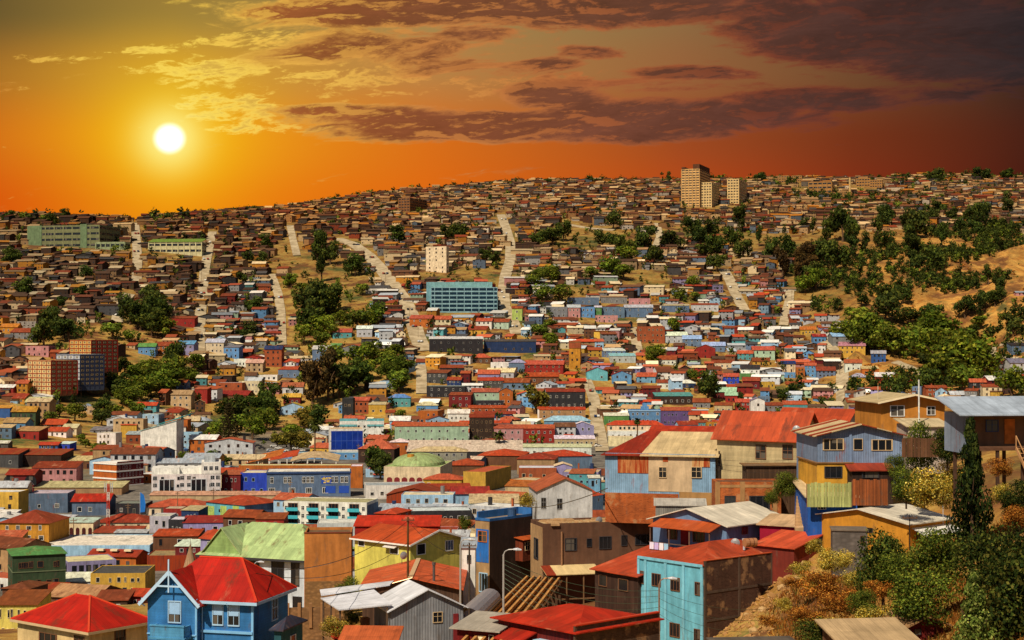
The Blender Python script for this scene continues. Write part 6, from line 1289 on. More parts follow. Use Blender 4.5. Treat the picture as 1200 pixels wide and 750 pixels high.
V_=[(948,690,30,'yel',.7,130,'yellow bush on the golden bank above the rubble','mimosa'),(972,745,40,'yel',.7,104,'yellow bush by the pale corrugated roof edge','mimosa'),(990,668,30,'yel',.9,132,'yellow bush under the wall of the ochre house','mimosa'),(1048,655,30,'yel',.8,130,'yellow bush at the right corner of the ochre house','mimosa'),(918,716,26,'yel',.8,124,'small yellow bush growing through the rubble','mimosa'),(900,735,30,'dry',.6,118,'dry scrub at the lower end of the rubble','scrub_bush'),(938,676,34,'yel',.7,136,'yellow scrub at the head of the rubble','mimosa'),(1160,735,40,'yel',.7,98,'yellow scrub between the dark trees at bottom right','mimosa'),(1172,560,36,'dry',.8,124,'orange dry scrub under the zinc roofed house','scrub_bush'),(1200,760,110,'dk',1.1,96,'dark tree mass in the bottom right corner','broadleaf_tree'),(1050,690,50,'grn',.9,116,'green shrub between the dark rounded shrub and the spreading one','broadleaf_tree'),(1010,722,40,'grn',.8,109,'low green shrub on the dry bank beneath the yellow scrub','bush'),
(1138,648,80,'cone',2.0,118,'tall dark conifer rising in front of the zinc roofed stilted house','conifer'),(1194,715,80,'dk',1.3,104,'large dark tree mass at the right edge','broadleaf_tree'),(1154,694,70,'dk',1.0,110,'dark tree between the tall conifer and the right edge mass','broadleaf_tree'),(1035,706,70,'dk',1.25,118,'dark rounded shrub in front of the ochre house','broadleaf_tree'),(1100,690,66,'grn',1.1,114,'mid green shrub right of the ochre house','broadleaf_tree'),(1142,790,96,'conel',1.25,88,'pale green pointed conifer at the bottom right corner','conifer'),(1080,735,80,'grn',.9,106,'spreading green shrub above the dark red hut','broadleaf_tree'),
(1090,600,64,'yel',1.0,140,'big yellow flowering mimosa above the ochre house','mimosa'),(1118,578,46,'yel',1.0,143,'smaller yellow mimosa beside the tall conifer','mimosa'),(1080,560,40,'grn',1.7,152,'light green tree in front of the apricot orange house','broadleaf_tree'),(1062,590,36,'grn',1.2,150,'small green tree at the end of the rusty brown fence','broadleaf_tree'),(1050,560,24,'grn',1.2,157,'green sapling right of the grey blue boarded house','broadleaf_tree'),(1196,612,50,'dk',1.0,116,'dark shrub below the outside stairs','broadleaf_tree'),(1110,545,36,'dk',1.2,142,'dark shrub left of the stilted house','broadleaf_tree'),
(975,672,44,'yel',.85,134,'yellow flowering bush in front of the grey block shed','mimosa'),(1000,690,36,'yel',.8,126,'yellow flowering bush halfway down the dry bank','mimosa'),(955,650,30,'yel',.8,142,'small yellow bush by the salmon roofed shed','mimosa'),(1020,735,46,'yel',.7,108,'yellow scrub low on the dry bank','mimosa'),(1068,668,40,'yel',.8,124,'yellow scrub right of the dark rounded shrub','mimosa'),(1175,592,40,'yel',.8,118,'yellow scrub below the outside stairs','mimosa'),(1190,620,44,'dry',.8,112,'orange dry scrub at the right edge','scrub_bush'),
(960,700,56,'dry',.7,122,'orange dry scrub in the middle of the bank','scrub_bush'),(985,722,60,'dry',.65,112,'orange dry scrub above the pale corrugated roof','scrub_bush'),(945,735,50,'dry',.6,108,'orange dry scrub beside the rubble','scrub_bush'),(1030,702,44,'dry',.6,113,'orange dry scrub under the dark rounded shrub','scrub_bush'),(930,690,30,'dry',.6,128,'small dry scrub at the top of the rubble','scrub_bush'),
(955,760,46,'dk',.8,104,'dark bush at the bottom edge beside the rubble','bush'),(922,585,30,'grn',1.1,166,'green bush beside the tan concrete steps','bush'),(905,592,20,'grn',1.,168,'small green bush at the end of the brick shell','bush'),(408,712,32,'grn',1.15,176,'rounded green tree at the foot of the ochre end wall','broadleaf_tree'),(392,748,36,'yel',.9,134,'yellow green bush below the crumbling masonry wall','bush'),(412,735,24,'grn',.9,142,'leafy bush left of the grey shed porch','bush'),(618,598,22,'yel',1.2,300,'yellow shrub left of the pale blue gabled house','bush'),(545,622,18,'grn',1.,240,'small green tree left of the mural house','broadleaf_tree')]
for px,yb,w,k,hk,Y,lab,nm in V_: veg(px,yb,w,k,hk,Y,lab,nm,{'broadleaf_tree':'tree','conifer':'conifer','mimosa':'bush','scrub_bush':'bush'}.get(nm,nm),k not in('dry','yel'))
# grass on the bank: nobody could count it
q=np.random.default_rng(3); V=[];Cc=[]
for i in range(42000):
    px=q.uniform(900,1230); py=q.uniform(560,755); h_=None
    Y=q.uniform(92,150); u=(px-600)/F; X=u*Y; Z=zt(X,Y)
    if any((X-f[0])**2+(Y-f[1])**2<(f[2]*1.05)**2 for f in FOOT[:60]): continue
    s=q.uniform(.12,.42); a=q.uniform(0,6.28); w=np.array([math.cos(a),math.sin(a),0])*s*.22; tip=q.normal(size=3)*s*.35+np.array([0,0,s]); b=np.array([X,Y,Z-.03]); V+=[b-w,b+w,b+tip]; Cc.append(np.array(lin([(164,104,42),(136,78,30),(180,134,62),(92,84,34),(120,70,28)][q.integers(0,5)]))*q.uniform(.6,1.2))
me=bpy.data.meshes.new('dry_grass'); me.from_pydata([tuple(v) for v in V],[],[tuple(range(3*i,3*i+3)) for i in range(len(Cc))]); me.materials.append(MAT['leaves']); at=me.color_attributes.new('Col','FLOAT_COLOR','CORNER'); at.data.foreach_set('color',np.repeat(np.c_[np.array(Cc),np.ones(len(Cc))],3,0).ravel()); tag(link('dry_grass',me,None,(1,1,1)),'dry orange grass covering the bank at lower right','grass',kind='stuff')

# ================= cars =================
def car_meshes():
    mb=MB(); prof=[(-2.1,.35),(2.1,.35),(2.1,.8),(1.1,.95),(.6,1.42),(-1.0,1.45),(-1.7,.98),(-2.1,.85)]
    for sy in (-1,1): P=[(x,sy*.82,z) for x,z in prof]; mb.poly(P if sy<0 else P[::-1])
    for i in range(len(prof)): a,b=prof[i],prof[(i+1)%len(prof)]; mb.poly([(b[0],-.82,b[1]),(a[0],-.82,a[1]),(a[0],.82,a[1]),(b[0],.82,b[1])][::-1])
    wn=MB()
    for sy in (-1,1): P=[(1.0,sy*.84,.97),(.55,sy*.84,1.36),(-.95,sy*.84,1.38),(-1.5,sy*.84,1.0)]; wn.poly(P[::-1] if sy<0 else P)
    wn.poly([(1.08,-.7,1.0),(1.08,.7,1.0),(.64,.7,1.38),(.64,-.7,1.38)]); wh=MB(); wh.tube((0,-.1,0),(0,.1,0),.33,n=12)
    out=[]
    for m,n,mt in ((mb,'body','metal_paint'),(wn,'windows','glass'),(wh,'wheel','metal_paint')): me=bpy.data.meshes.new(n); me.from_pydata(m.v,[],m.f); me.materials.append(MAT[mt]); out.append(me)
    return out
CM=car_meshes()
def car(px,py,c,rz,Y=None):
    h_=hit(px,py)
    if not h_: return
    o=empty('parked_car',(h_[0],h_[1],h_[2]+.75 if near_road(px,py) else h_[2]+.15),rz); link('body',CM[0],o,pal(c)); link('windows',CM[1],o)
    for x in (-1.3,1.3):
        for y in (-.8,.8): link('wheel',CM[2],o,lin((24,24,24)),(x,y,.33))
    tag(o,None,'car'); AUTO.append([o,f'{c} parked car',px,py,'parked cars'])
for px,py,c,rz in tuple((a+rng.uniform(-1,1)+o_,b,rng.choice(['white','grey','navy','red','pale grey','charcoal']),e) for (a,b,e) in ((160,275,1.6),(160,296,1.6),(245,285,1.6),(241,305,1.6),(237,345,1.6),(235,365,1.6),(234,395,1.6),(328,350,1.5),(330,380,1.6),(418,288,.3),(436,303,1.2),(452,322,1.3),(470,346,1.3),(480,364,1.5),(486,384,1.5),(492,402,1.4),(590,258,1.4),(596,275,1.5),(599,298,1.6),(594,318,1.6),(591,350,1.6),(603,384,1.4),(852,323,1.3),(866,352,1.3),(745,395,1.5),(693,460,1.4),(699,490,1.5)) for o_ in (-1.6,1.8))+((29,452,'white',.2),(34,453,'grey',.1),(11,459,'white',.3),(23,464,'white',.8),(34,466,'white',.6),(45,450,'red',.2),(463,345,'white',1.9),(468,352,'navy',1.9),(478,374,'grey',1.8),(588,344,'white',1.6),(592,330,'pale grey',1.6),(586,360,'white',1.6),(594,368,'slate blue',1.4),(241,330,'white',1.6),(158,318,'grey',1.6),(856,338,'white',1.3),(520,489,'white',1.5),(701,525,'white',.4),(137,371,'white',1.2),(923,360,'white',1.5)): car(px,py,c,rz)
for k in range(16): car(212+k*3.4+rng.uniform(-.6,.6),525+(k%3)*2.3,rng.choice(['white','sky blue','white','pale grey','navy']),rng.uniform(-.2,.4)+(0 if k%2 else 1.5))
for k in range(10): car(302+k*6.5+rng.uniform(-2,2),524+(k%3)*2.6,rng.choice(['white','white','pale grey','red','charcoal']),rng.uniform(-.4,.4))
pm=MB(); pm.tube((0,0,-1),(0,0,8.5),.16,.12,n=6); pm.box(-1,1,-.06,.06,7.6,7.8); pm.box(-.7,.7,-.06,.06,6.9,7.05); pme=bpy.data.meshes.new('utility_pole'); pme.from_pydata(pm.v,[],pm.f); pme.materials.append(MAT['wood'])
for px,py in ((452,332),(468,350),(480,372),(490,396),(604,300),(583,330),(612,380),(690,458),(703,492),(752,404),(855,345),(866,362),(928,352),(984,440),(990,466),(236,330),(232,360),(250,300),(155,300),(333,380),(240,400),(262,446),(200,505),(178,512),(112,458),(95,470),(420,540),(450,535),(520,530),(300,548),(340,590),(250,600),(208,605),(150,620),(86,640),(42,665),(560,520),(700,525),(640,470),(770,470),(820,460),(880,450),(930,440),(1060,430),(1175,418),(1110,425)):
    h_=hit(px,py)
    if h_: q_=link('utility_pole',pme,None,lin((120,96,74)),h_,rng.uniform(-.5,.5)); tag(q_,None,'pole'); AUTO.append([q_,'thin wooden utility pole with two crossarms',px,py-8,'utility poles in the town'])
# blue banner
p=P3(164,604,560); o=empty('banner',p); tag(o,'tall blue feather banner standing left of the salmon roofed hall','banner'); mb=MB(); mb.tube((0,0,-4),(0,0,8),.08,n=6); mb.build('mast',MAT['metal_paint'],o,pal('silver')); mb=MB(); mb.poly([(.1,0,1),(1.6,.2,1.2),(1.9,.1,4),(1.3,.2,7),(.1,0,8)]); mb.build('flag',MAT['cloth'],o,lin((40,110,190)))
b=P3(1018,222,2200); h_=hit(996,228); o=empty('chimney',h_); tag(o,'slim pale chimney standing on the right hand ridge','chimney'); mb=MB(); mb.tube((0,0,-2),(0,0,22),1.6,1.2,n=10); mb.build('stack',MAT['plaster'],o,lin((206,170,110))); mb=MB(); mb.tube((0,0,22),(0,0,22.6),1.6,1.6,n=10); mb.build('rim',MAT['plaster'],o,pal('brick'))
# ================= filling: houses between the listed ones =================
cell={}
def occ_add(x,y,r): cell.setdefault((int(x//20),int(y//20)),[]).append((x,y,r))
def occ_free(x,y,r):
    cx,cy=int(x//20),int(y//20)
    for i in range(cx-2,cx+3):
        for j in range(cy-2,cy+3):
            for (a,b,c) in cell.get((i,j),()):
                if (a-x)**2+(b-y)**2<(r+c)**2: return False
    return True
for f in FOOT: occ_add(*f)
# photo regions of bare slope or wood with few or no houses: x, y, rx, ry
BARE=[(1050,310,120,40),(1150,310,70,50),(1180,400,60,60),(1000,340,70,36),(1085,330,110,62),(1090,420,90,48),(1150,400,60,50),(960,330,45,30),(385,345,55,45),(385,395,50,25),(340,300,24,22),(430,430,45,25),(175,440,50,34),(90,395,60,18),(110,480,60,20),(300,500,62,36),(375,450,25,45),(170,385,26,25),(690,280,70,16),(560,325,50,10),(760,330,35,14),(670,343,35,8),(480,470,22,20),(540,322,60,9),(820,272,40,8),(900,285,60,12),(940,480,40,10),(990,295,70,28)]
def bare(px,py):
    for x,y,a,b in BARE:
        if ((px-x)/a)**2+((py-y)/b)**2<1: return True
    return False
WALLS_NEAR=['white','white','white','cream','pale grey','pale grey','grey','pale blue','pale blue','slate blue','beige','tan','brown','dark brown','charcoal','brick','sky blue','mint','lilac','pink','red','ochre','yellow','turquoise','maroon','dark grey','dark brown','brown']
ROOFS_NEAR=['rust','rust red','salmon','orange red','light tan','white','pale grey','tin','rust brown','rust','tan','rust','cream','dull brown','rust brown','white','brown','dark grey']
WALLS_LEFT=['brown','tan','dull brown','dark brown','beige','ochre','dull brown','light tan','rust','dark grey','dull brown','ochre','tan','cream']
WALLS_FAR=['tan','beige','light tan','dull brown','ochre','cream','light tan','brown','tan','cream','grey','pale grey','dull brown','beige','white','dark grey','slate blue']
ROOFS_FAR=['dull brown','dull brown','tan','beige','brown','dark brown','rust brown','light tan','dull brown','dark grey','tan','cream','ochre','brown','rust']
def palettes(px,py):  # browner sets at left and top stand in for dim warm light
    if py<330 or (px<260 and py<450): 
        return (WALLS_LEFT,ROOFS_FAR) if px<420 else (WALLS_FAR,ROOFS_FAR)
    return WALLS_NEAR,ROOFS_NEAR
WALLS_FLOOR=['white','white','cream','cream','pale grey','pale blue','beige','yellow','ochre','slate blue','pink','lilac','mint','orange','brown','white','tan','sky blue']
ROOFS_FLOOR=['rust','rust red','orange red','salmon','tin','white','cream','pale grey','light tan','rust','salmon','white','rust brown']
frng=random.Random(77)
cands=[]
# valley floor, larger footprints
Y=392.
while Y<955:
    step=13+ (Y-392)/40; X=-.40*Y
    while X<.1*Y:
        x=X+frng.uniform(-3,3); y=Y+frng.uniform(-2,2); px,py=project(x,y,zt(x,y))
        if -20<px<706 and not near_road(px,py) and not bare(px,py-2) and not (205<px<265 and 515<py<532) and not (285<px<372 and 508<py<534):
            cands.append((x,y,px,py,'w'))
        X+=frng.uniform(11,17)
    Y+=step
floor_n=len(cands)
Y=945.
while Y<2650:
    X=-.42*Y; row=frng.uniform(-3,3)
    while X<.42*Y:
        x=X; y=Y+frng.uniform(-5,5)+9*math.sin(X/45+Y/90); px,py=project(x,y,zt(x,y))
        if -25<px<1225 and py<532 and not near_road(px,py) and not bare(px,py): cands.append((x,y,px,py,'h'))
        X+=frng.uniform(7,12.5)
    Y+=frng.uniform(9.5,12.5) if Y<1500 else 14
def covers(px,py,wp,hp,y,lim):
    a0,a1,b0,b1=px-wp/2,px+wp/2,py-hp-3,py
    for q in BOXES:
        ox=min(a1,q[1])-max(a0,q[0]); oy=min(b1,q[3])-max(b0,q[2])
        if ox>0 and oy>0 and ox*oy>lim*min((a1-a0)*(b1-b0),(q[1]-q[0])*(q[3]-q[2])) and y<q[4]+12: return True
    return False
IND=[]; FARH=[]
for c in cands:
    x,y,px,py,k=c
    w=frng.uniform(11,23) if k=='w' else (frng.uniform(12,24) if frng.random()<.14 else frng.uniform(5.5,13)); dd=frng.uniform(9,15) if k=='w' else frng.uniform(6,9)
    if not occ_free(x,y,min(w,dd)*.40): continue
    if covers(px,py,w*F/y,(6 if k=='w' else 4.5)*F/y,y-dd/2,.16 if k=='w' else .25): continue
    occ_add(x,y,min(w,dd)*.40)
    wl,rl=palettes(px,py)
    if k=='w': wl,rl=WALLS_FLOOR,ROOFS_FLOOR
    wc,rc=frng.choice(wl),frng.choice(rl); st=frng.choice([1,1,2,2,3]) if k=='w' else frng.choice([1,1,1,2,2,2,3])
    rt=frng.choice('gggshffG') if k=='w' else frng.choice('gggggsshfG')
    yaw=frng.uniform(-14,34) if k=='h' else frng.choice([4,4,30,-4])+frng.uniform(-4,4)
    (IND if (k=='w' or y<1085) else FARH).append((x,y,px,py,w,dd,st,rt,wc,rc,yaw,k))
# the nearest ones become individual houses
IND.sort(key=lambda t:t[1]); NIND=235
FARH+=IND[NIND:]; IND=IND[:NIND]
_cv={}
for x,y,px,py,w,dd,st,rt,wc,rc,yaw,k in IND:
    z=zt(x,y); h=st*(frng.uniform(2.7,3.1)+.2 if k=='w' else frng.uniform(2.4,2.8))+.3
    class Q(House):
        def __init__(s): pass
    H=Q(); H.a=R(yaw); H.w,H.d,H.h,H.z0=w,dd,h,z; H.cx,H.cy=x,y
    cat='warehouse' if (k=='w' and st==1) else ('building' if k=='w' else 'house')
    H.root=empty(cat,(x,y,z),-R(yaw)); tag(H.root,None,cat,GR[k]); FOOT.append((x,y,max(w,dd)*.5))
    ri=min(max(min(w,dd)*.17,.7),2.2) if k=='w' else min(max(min(w,dd)*frng.uniform(.2,.32),1.),2.6); cw,cr=pal(wc),pal(rc); wm=frng.choice(['plaster','plaster','tin','planks' if 'brown' in wc else 'plaster'])
    if rt=='g': H.wall(cw,wm,'x',ri).roof('gx',cr,ri,.5)
    elif rt=='G': H.wall(cw,wm,'y',ri).roof('gy',cr,ri,.35)
    elif rt=='h': H.wall(cw,wm).roof('hip',cr,ri,.4)
    elif rt=='s': H.wall(cw,wm,'shed',ri*.7).roof('shed',cr,ri*.7,.3)
    else: H.wall(cw,wm,parapet=.3).roof('flat',cr,mat='flat')
    fr=frng.choice(['white','white','brown','charcoal','beige']); grid_windows(H,'F',st,max(2,min(5,int(w/3))),fr)
    if yaw>10: grid_windows(H,'R',st,max(1,min(3,int(dd/4))),fr)
    if frng.random()<.55:
        mb=MB(); lw=w*frng.uniform(.25,.6); lx=frng.uniform(-w/2,w/2-lw); dp=frng.uniform(1.2,2.6); hh=h*frng.uniform(.35,.75); mb.box(lx,lx+lw,-dd/2-dp,-dd/2+.01,-3,hh); an=H.part('annex',mb,frng.choice(['plaster','planks','tin']),pal(frng.choice(wl_:=palettes(px,py)[0])))
        mb=MB(); mb.slab([[(lx-.25,-dd/2-dp-.3,hh+.05),(lx+lw+.25,-dd/2-dp-.3,hh+.05),(lx+lw+.25,-dd/2,hh+.55),(lx-.25,-dd/2,hh+.55)]],.1); mb.build('annex_roof',MAT['r_metal'],an,pal(frng.choice(palettes(px,py)[1])))
    if k=='w' and frng.random()<.5:
        mb=MB(); sx=frng.uniform(-w*.35,w*.35); mb.tube((sx,0,h-.2),(sx,0,h+ri+.9),.7,n=10); H.part('water_tank',mb,'metal_paint',pal(frng.choice(['charcoal','grey','navy'])),H.roofo)
    if frng.random()<.35:
        mb=MB(); sx=frng.uniform(-w*.3,w*.3); mb.box(sx-.3,sx+.3,-.3,.3,h-.2,h+ri+.8); mb.box(sx-.36,sx+.36,-.36,.36,h+ri+.8,h+ri+.9); H.part('chimney',mb,'plaster',pal('brick'),H.roofo)
    AUTO.append([H.root,look_of(H,wc,rc,rt,st,cat),px,py-4,GR[k]])
# all the rest of the hillside town as one object
V=[];Fc=[];Cc=[]
def q4(P,c): k=len(V); V.extend(P); Fc.append(tuple(range(k,k+len(P)))); Cc.append(c)
for x,y,px,py,w,dd,st,rt,wc,rc,yaw,k in FARH:
    z=min(zt(x,y-dd/2),zt(x,y)); h=st*2.45+.2; a=-R(yaw); ca,sa=math.cos(a),math.sin(a)
    L_=lambda lx,ly,lz:(x+lx*ca-ly*sa,y+lx*sa+ly*ca,z+lz)
    W2,D2=w/2,dd/2; b=frng.uniform(.55,1.1)*(1 if y<1250 else .8)*(.72 if px<300 and y>1200 else 1); cw=np.array(pal(wc))*b; cr=np.array(pal(rc))*frng.uniform(.6,1.15)*(1 if y<1250 else .85)*(.72 if px<300 and y>1200 else 1); e=-3; ri=frng.uniform(1.1,2.4)  # distant and left-hand houses darkened: dimmer light put into their colours
    fa=min(max((y-1250)/600,0),1)*(1.15 if px<430 else .85); fa=min(fa,1); tn=1+fa*(np.array((.80,.58,.36))-1); cw=cw*tn; cr=cr*tn  # amber light of the far slopes painted into wall and roof colours
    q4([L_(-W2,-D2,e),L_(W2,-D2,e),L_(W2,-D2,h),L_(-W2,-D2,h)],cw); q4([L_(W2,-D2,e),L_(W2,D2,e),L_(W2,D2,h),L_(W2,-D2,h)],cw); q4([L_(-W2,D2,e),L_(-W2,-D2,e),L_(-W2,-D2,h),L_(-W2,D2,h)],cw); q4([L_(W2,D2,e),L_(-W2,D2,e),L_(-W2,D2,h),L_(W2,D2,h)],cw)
    o=.55
    if rt in 'gh':
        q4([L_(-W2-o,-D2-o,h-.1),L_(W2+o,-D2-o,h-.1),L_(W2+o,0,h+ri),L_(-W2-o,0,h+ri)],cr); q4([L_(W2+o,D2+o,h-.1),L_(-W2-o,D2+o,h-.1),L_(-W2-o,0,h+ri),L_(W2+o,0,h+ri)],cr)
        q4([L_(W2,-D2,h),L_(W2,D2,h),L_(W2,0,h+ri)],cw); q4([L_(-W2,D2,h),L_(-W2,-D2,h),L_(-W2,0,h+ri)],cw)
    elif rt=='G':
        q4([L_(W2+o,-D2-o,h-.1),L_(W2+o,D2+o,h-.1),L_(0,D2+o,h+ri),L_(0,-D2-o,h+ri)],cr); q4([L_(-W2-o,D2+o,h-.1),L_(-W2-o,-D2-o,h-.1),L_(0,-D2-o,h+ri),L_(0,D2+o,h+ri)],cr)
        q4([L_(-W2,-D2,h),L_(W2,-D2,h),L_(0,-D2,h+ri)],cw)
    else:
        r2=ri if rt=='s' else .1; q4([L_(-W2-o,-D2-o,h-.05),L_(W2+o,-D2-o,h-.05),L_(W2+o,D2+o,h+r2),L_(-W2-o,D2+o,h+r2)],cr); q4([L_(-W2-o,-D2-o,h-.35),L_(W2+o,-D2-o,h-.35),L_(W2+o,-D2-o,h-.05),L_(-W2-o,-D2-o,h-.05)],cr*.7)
    n=max(1,min(4,int(w/2.8))); dark=np.array((.02,.02,.022))
    for s_ in range(st):
        for j in range(n):
            if frng.random()<(.25 if y<1450 else .6): continue
            cx=-W2+w*(j+.5)/n; zz=s_*2.7+.8; ww=.55
            q4([L_(cx-ww,-D2-.05,zz),L_(cx+ww,-D2-.05,zz),L_(cx+ww,-D2-.05,zz+1.3),L_(cx-ww,-D2-.05,zz+1.3)],dark if frng.random()<.8 else cw*.4)
    if frng.random()<.5:   # lean-to
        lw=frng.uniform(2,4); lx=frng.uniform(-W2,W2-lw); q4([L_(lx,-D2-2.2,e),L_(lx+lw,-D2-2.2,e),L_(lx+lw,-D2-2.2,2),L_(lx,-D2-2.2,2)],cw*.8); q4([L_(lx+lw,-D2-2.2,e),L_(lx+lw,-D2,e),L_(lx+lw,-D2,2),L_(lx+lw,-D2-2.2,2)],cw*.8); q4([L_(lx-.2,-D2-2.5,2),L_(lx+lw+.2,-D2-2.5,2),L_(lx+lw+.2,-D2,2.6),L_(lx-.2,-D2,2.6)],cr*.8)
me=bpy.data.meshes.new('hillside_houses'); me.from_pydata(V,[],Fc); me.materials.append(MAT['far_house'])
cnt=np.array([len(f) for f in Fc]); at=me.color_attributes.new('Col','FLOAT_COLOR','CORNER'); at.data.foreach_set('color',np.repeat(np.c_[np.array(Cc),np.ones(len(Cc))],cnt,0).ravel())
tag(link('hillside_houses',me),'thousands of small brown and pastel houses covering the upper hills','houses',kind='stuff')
print('far houses',len(FARH),'individual',len(IND))
# far gardens and scrub between the houses as one mass
src=[crown_mesh('_t',60,sh,.23,s,c,lumps=5) for s,(sh,c) in enumerate((('round',GREEN),('round',DARK),('tall',DARK),('bush',GREEN),('bush',DRY)))]
SV=[]
for m_ in src:
    v=np.zeros(len(m_.vertices)*3); m_.vertices.foreach_get('co',v); cc=np.zeros(len(m_.loops)*4); m_.color_attributes['Col'].data.foreach_get('color',cc); SV.append((v.reshape(-1,3),cc.reshape(-1,4)))
AV=[];AC=[]; tr=random.Random(5); nn_=0
def put(px,py,x,y,s,kind,hk):
    v,c=SV[kind]; a=tr.uniform(0,6.28); M=np.array([[math.cos(a),-math.sin(a),0],[math.sin(a),math.cos(a),0],[0,0,1]]); AV.append((v*np.array([s,s,s*hk]))@M.T+np.array([x,y,zt(x,y)-.2])); AC.append(c*np.array([*(tr.uniform(.65,1.1),)*3,1]))
for i in range(34000):
    y=math.sqrt(tr.uniform(900**2,2600**2)); x=tr.uniform(-.42,.42)*y; px,py=project(x,y,zt(x,y))
    if near_road(px,py): continue
    b_=bare(px,py); can=px>930 and py<460
    cl_=mnoise.noise(Vector((x/75,y/95,.5)))
    if tr.random()>((.95 if cl_>.02 else .16) if can else .34 if b_ else .26 if y<1300 else .5): continue
    if not occ_free(x,y,1.2): continue
    kind=tr.choice([0,1,1,2,3,3,4] if not can else ([1,1,1,0,2,3] if cl_>.02 else [3,4,4])); s=(tr.uniform(2.5,8.) if kind in (0,1,2) else tr.uniform(1.5,5.))*(1.15 if can else 1); put(px,py,x,y,s,kind,tr.uniform(1.,1.5) if kind<3 else .6)
for i in range(5200):
    y=tr.uniform(700,1750); x=tr.uniform(.16,.335)*y; px,py=project(x,y,zt(x,y))
    if not (925<px<1225 and 255<py<465) or near_road(px,py): continue
    cl_=mnoise.noise(Vector((x/75,y/95,.5)))+.25*mnoise.noise(Vector((x/22,y/28,2.5)))
    if cl_<.07 or not occ_free(x,y,1.5): continue
    put(px,py,x,y,tr.uniform(4,10),tr.choice([0,1,1,1,2]),tr.uniform(.8,1.3))
for i in range(420):      # ragged tree line along the crest
    px=tr.uniform(-20,1220); best=max((project((px-600)/F*y,y,zt((px-600)/F*y,y))[1]*-1,y) for y in np.linspace(1500,2500,26)); y=best[1]+tr.uniform(-60,30); x=(px-600)/F*y
    if mnoise.noise(Vector((px/60,3.3,0)))<-.05 and tr.random()<.75: continue
    put(px,0,x,y,tr.uniform(4,15),tr.choice([0,1,1,1,2]),tr.uniform(.6,1.1))
AVs=np.concatenate(AV); ACs=np.concatenate(AC); me=bpy.data.meshes.new('garden_scrub'); nq=len(AVs)//4
me.vertices.add(len(AVs)); me.vertices.foreach_set('co',AVs.ravel()); me.loops.add(len(AVs)); me.loops.foreach_set('vertex_index',np.arange(len(AVs))); me.polygons.add(nq); me.polygons.foreach_set('loop_start',np.arange(nq)*4); me.update(calc_edges=True); me.validate()
me.materials.append(MAT['leaves']); at=me.color_attributes.new('Col','FLOAT_COLOR','CORNER'); at.data.foreach_set('color',ACs.ravel()); tag(link('garden_scrub',me,None,(1,1,1)),'green scrub and garden trees scattered between the far hillside houses','scrub',kind='stuff')
for m_ in src: bpy.data.meshes.remove(m_)

# ================= labels of the repeated things =================
LM=[('the blue glass slab',543,350),('the ochre tower',673,415),('the sky blue mansion',755,487),('the mint building',505,508),('the green dome',490,543),('the tall white hall',186,515),('the brown apartment blocks',85,430),('the white office block',212,566),('the ridge towers',832,222),('the turquoise balconies',385,603),('the slate blue building',362,565),('the big palm',585,515),('the green roofed house',310,635),('the orange canopies',320,541),('the radio mast',127,600),('the rusty house',775,545),('the norfolk pine',268,500),('the cyan cottage',467,470),('the wooded ravine',1080,410),('the long black building',565,403),('the ochre corner block',28,628),('the cream tower',511,304),('the green roofed school',207,288),('the beige boarded house',905,520),('the brick building',763,392),('the left ridge school',86,276),('the red terrace',632,510),('the lilac house',683,506)]
def rel(px,py):
    n,x,y=min(LM,key=lambda l:(l[1]-px)**2+((l[2]-py)*1.3)**2); dx,dy=px-x,py-y
    return (('right of ' if dx>0 else 'left of ') if abs(dx)>abs(dy) else ('below ' if dy>0 else 'above '))+n
ORD=['first','second','third','fourth','fifth','sixth','seventh','eighth','ninth','tenth','eleventh','twelfth','thirteenth','fourteenth','fifteenth','sixteenth','seventeenth','eighteenth','nineteenth']+['twentieth']+['twenty-'+t for t in ('first','second','third','fourth','fifth','sixth','seventh','eighth','ninth')]+['thirtieth']+['thirty-'+t for t in ('first','second','third','fourth','fifth','sixth','seventh','eighth','ninth')]+['fortieth']*60
gr={}
for t_ in AUTO: gr.setdefault((t_[1],rel(t_[2],t_[3])),[]).append(t_)
for (lk,rl),L_ in gr.items():
    L_.sort(key=lambda t:t[2])
    for i,t_ in enumerate(L_):
        s=lk+', '+rl
        if len(L_)>1: s+=', '+(('leftmost' if i==0 else 'rightmost' if i==len(L_)-1 else ORD[i]+' from left'))
        w=s.split()
        if len(w)>16: s=s.replace('one storey ','').replace('two storey ','')
        t_[0]['label']=s
        if t_[4]: t_[0]['group']=t_[4]

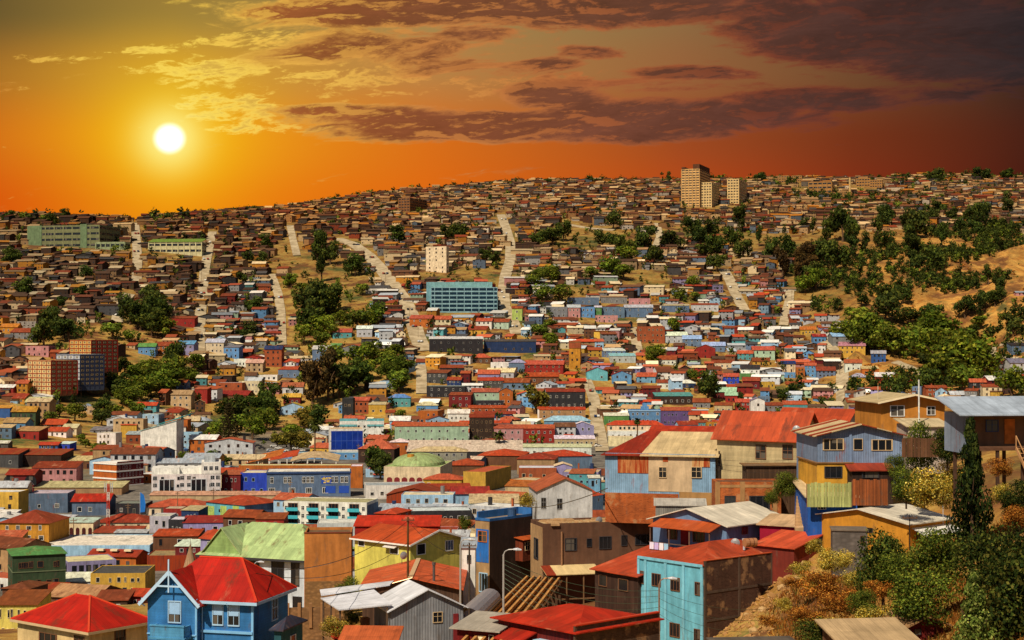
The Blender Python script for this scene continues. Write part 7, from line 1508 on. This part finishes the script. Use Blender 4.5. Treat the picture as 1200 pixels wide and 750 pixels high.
# things that turn out to be wholly hidden behind others are left out
DROP='''boulder.003 house.114 broadleaf_tree.058 broadleaf_tree.105 broadleaf_tree.122 bush.007 broadleaf_tree.200 broadleaf_tree.220 broadleaf_tree.223 broadleaf_tree.253 parked_car.004 parked_car.012 parked_car.016 parked_car.024 parked_car.035 parked_car.036 parked_car.037 parked_car.038 parked_car.039 parked_car.041 parked_car.049 parked_car.054 parked_car.055 parked_car.056 parked_car.057 parked_car.058 parked_car.059 parked_car.060 parked_car.064 parked_car.068 parked_car.074 parked_car.077 parked_car.078 parked_car.079 parked_car.080 parked_car.081 parked_car.082 parked_car.083 parked_car.084 parked_car.085 parked_car.086 parked_car.087 parked_car.088 parked_car.089 utility_pole.004 utility_pole.007 utility_pole.008 utility_pole.013 utility_pole.014 utility_pole.019 utility_pole.027 utility_pole.030 utility_pole.041 utility_pole.043 utility_pole.046 utility_pole.048 building.061 warehouse.023 building.062 building.063 warehouse.024 warehouse.025 warehouse.026 building.064 building.065 building.066 building.068 building.069 building.070 building.071 building.073 warehouse.028 building.074 warehouse.029 building.075 building.078 building.079 building.080 building.081 warehouse.030 warehouse.031 building.084 warehouse.033 building.085 warehouse.034 warehouse.035 warehouse.036 warehouse.037 warehouse.038 warehouse.039 warehouse.040 warehouse.041 warehouse.042 warehouse.043 building.092 warehouse.046 building.096 warehouse.048 warehouse.049 warehouse.050 warehouse.051 building.100 warehouse.052 warehouse.053 warehouse.055 warehouse.056 warehouse.057 building.115 warehouse.063 house.199 house.201 house.205 house.206 house.207 house.209 house.210 house.212 house.213 house.215 house.216 house.218 house.219 house.220 house.221 house.222 house.223 house.225 house.226 house.229 house.231 house.232 house.233 house.238 house.239 house.240 house.242 house.244 house.245 house.246 house.247 house.250 house.251 house.254 house.255 house.256 house.257 house.258 house.260 house.261 house.262 house.263 house.264 house.265 house.267 house.269 house.272 house.273 house.274 house.275 house.276 house.279 house.280 house.283 house.284 house.286 house.288 house.290 house.293 house.296 house.299 house.301 house.302 house.304 house.306 house.312 house.316 house.319 house.321'''
def remove_tree(o):
    for c in list(o.children): remove_tree(c)
    bpy.data.objects.remove(o)
for n_ in DROP.split():
    if n_ in bpy.data.objects: remove_tree(bpy.data.objects[n_])
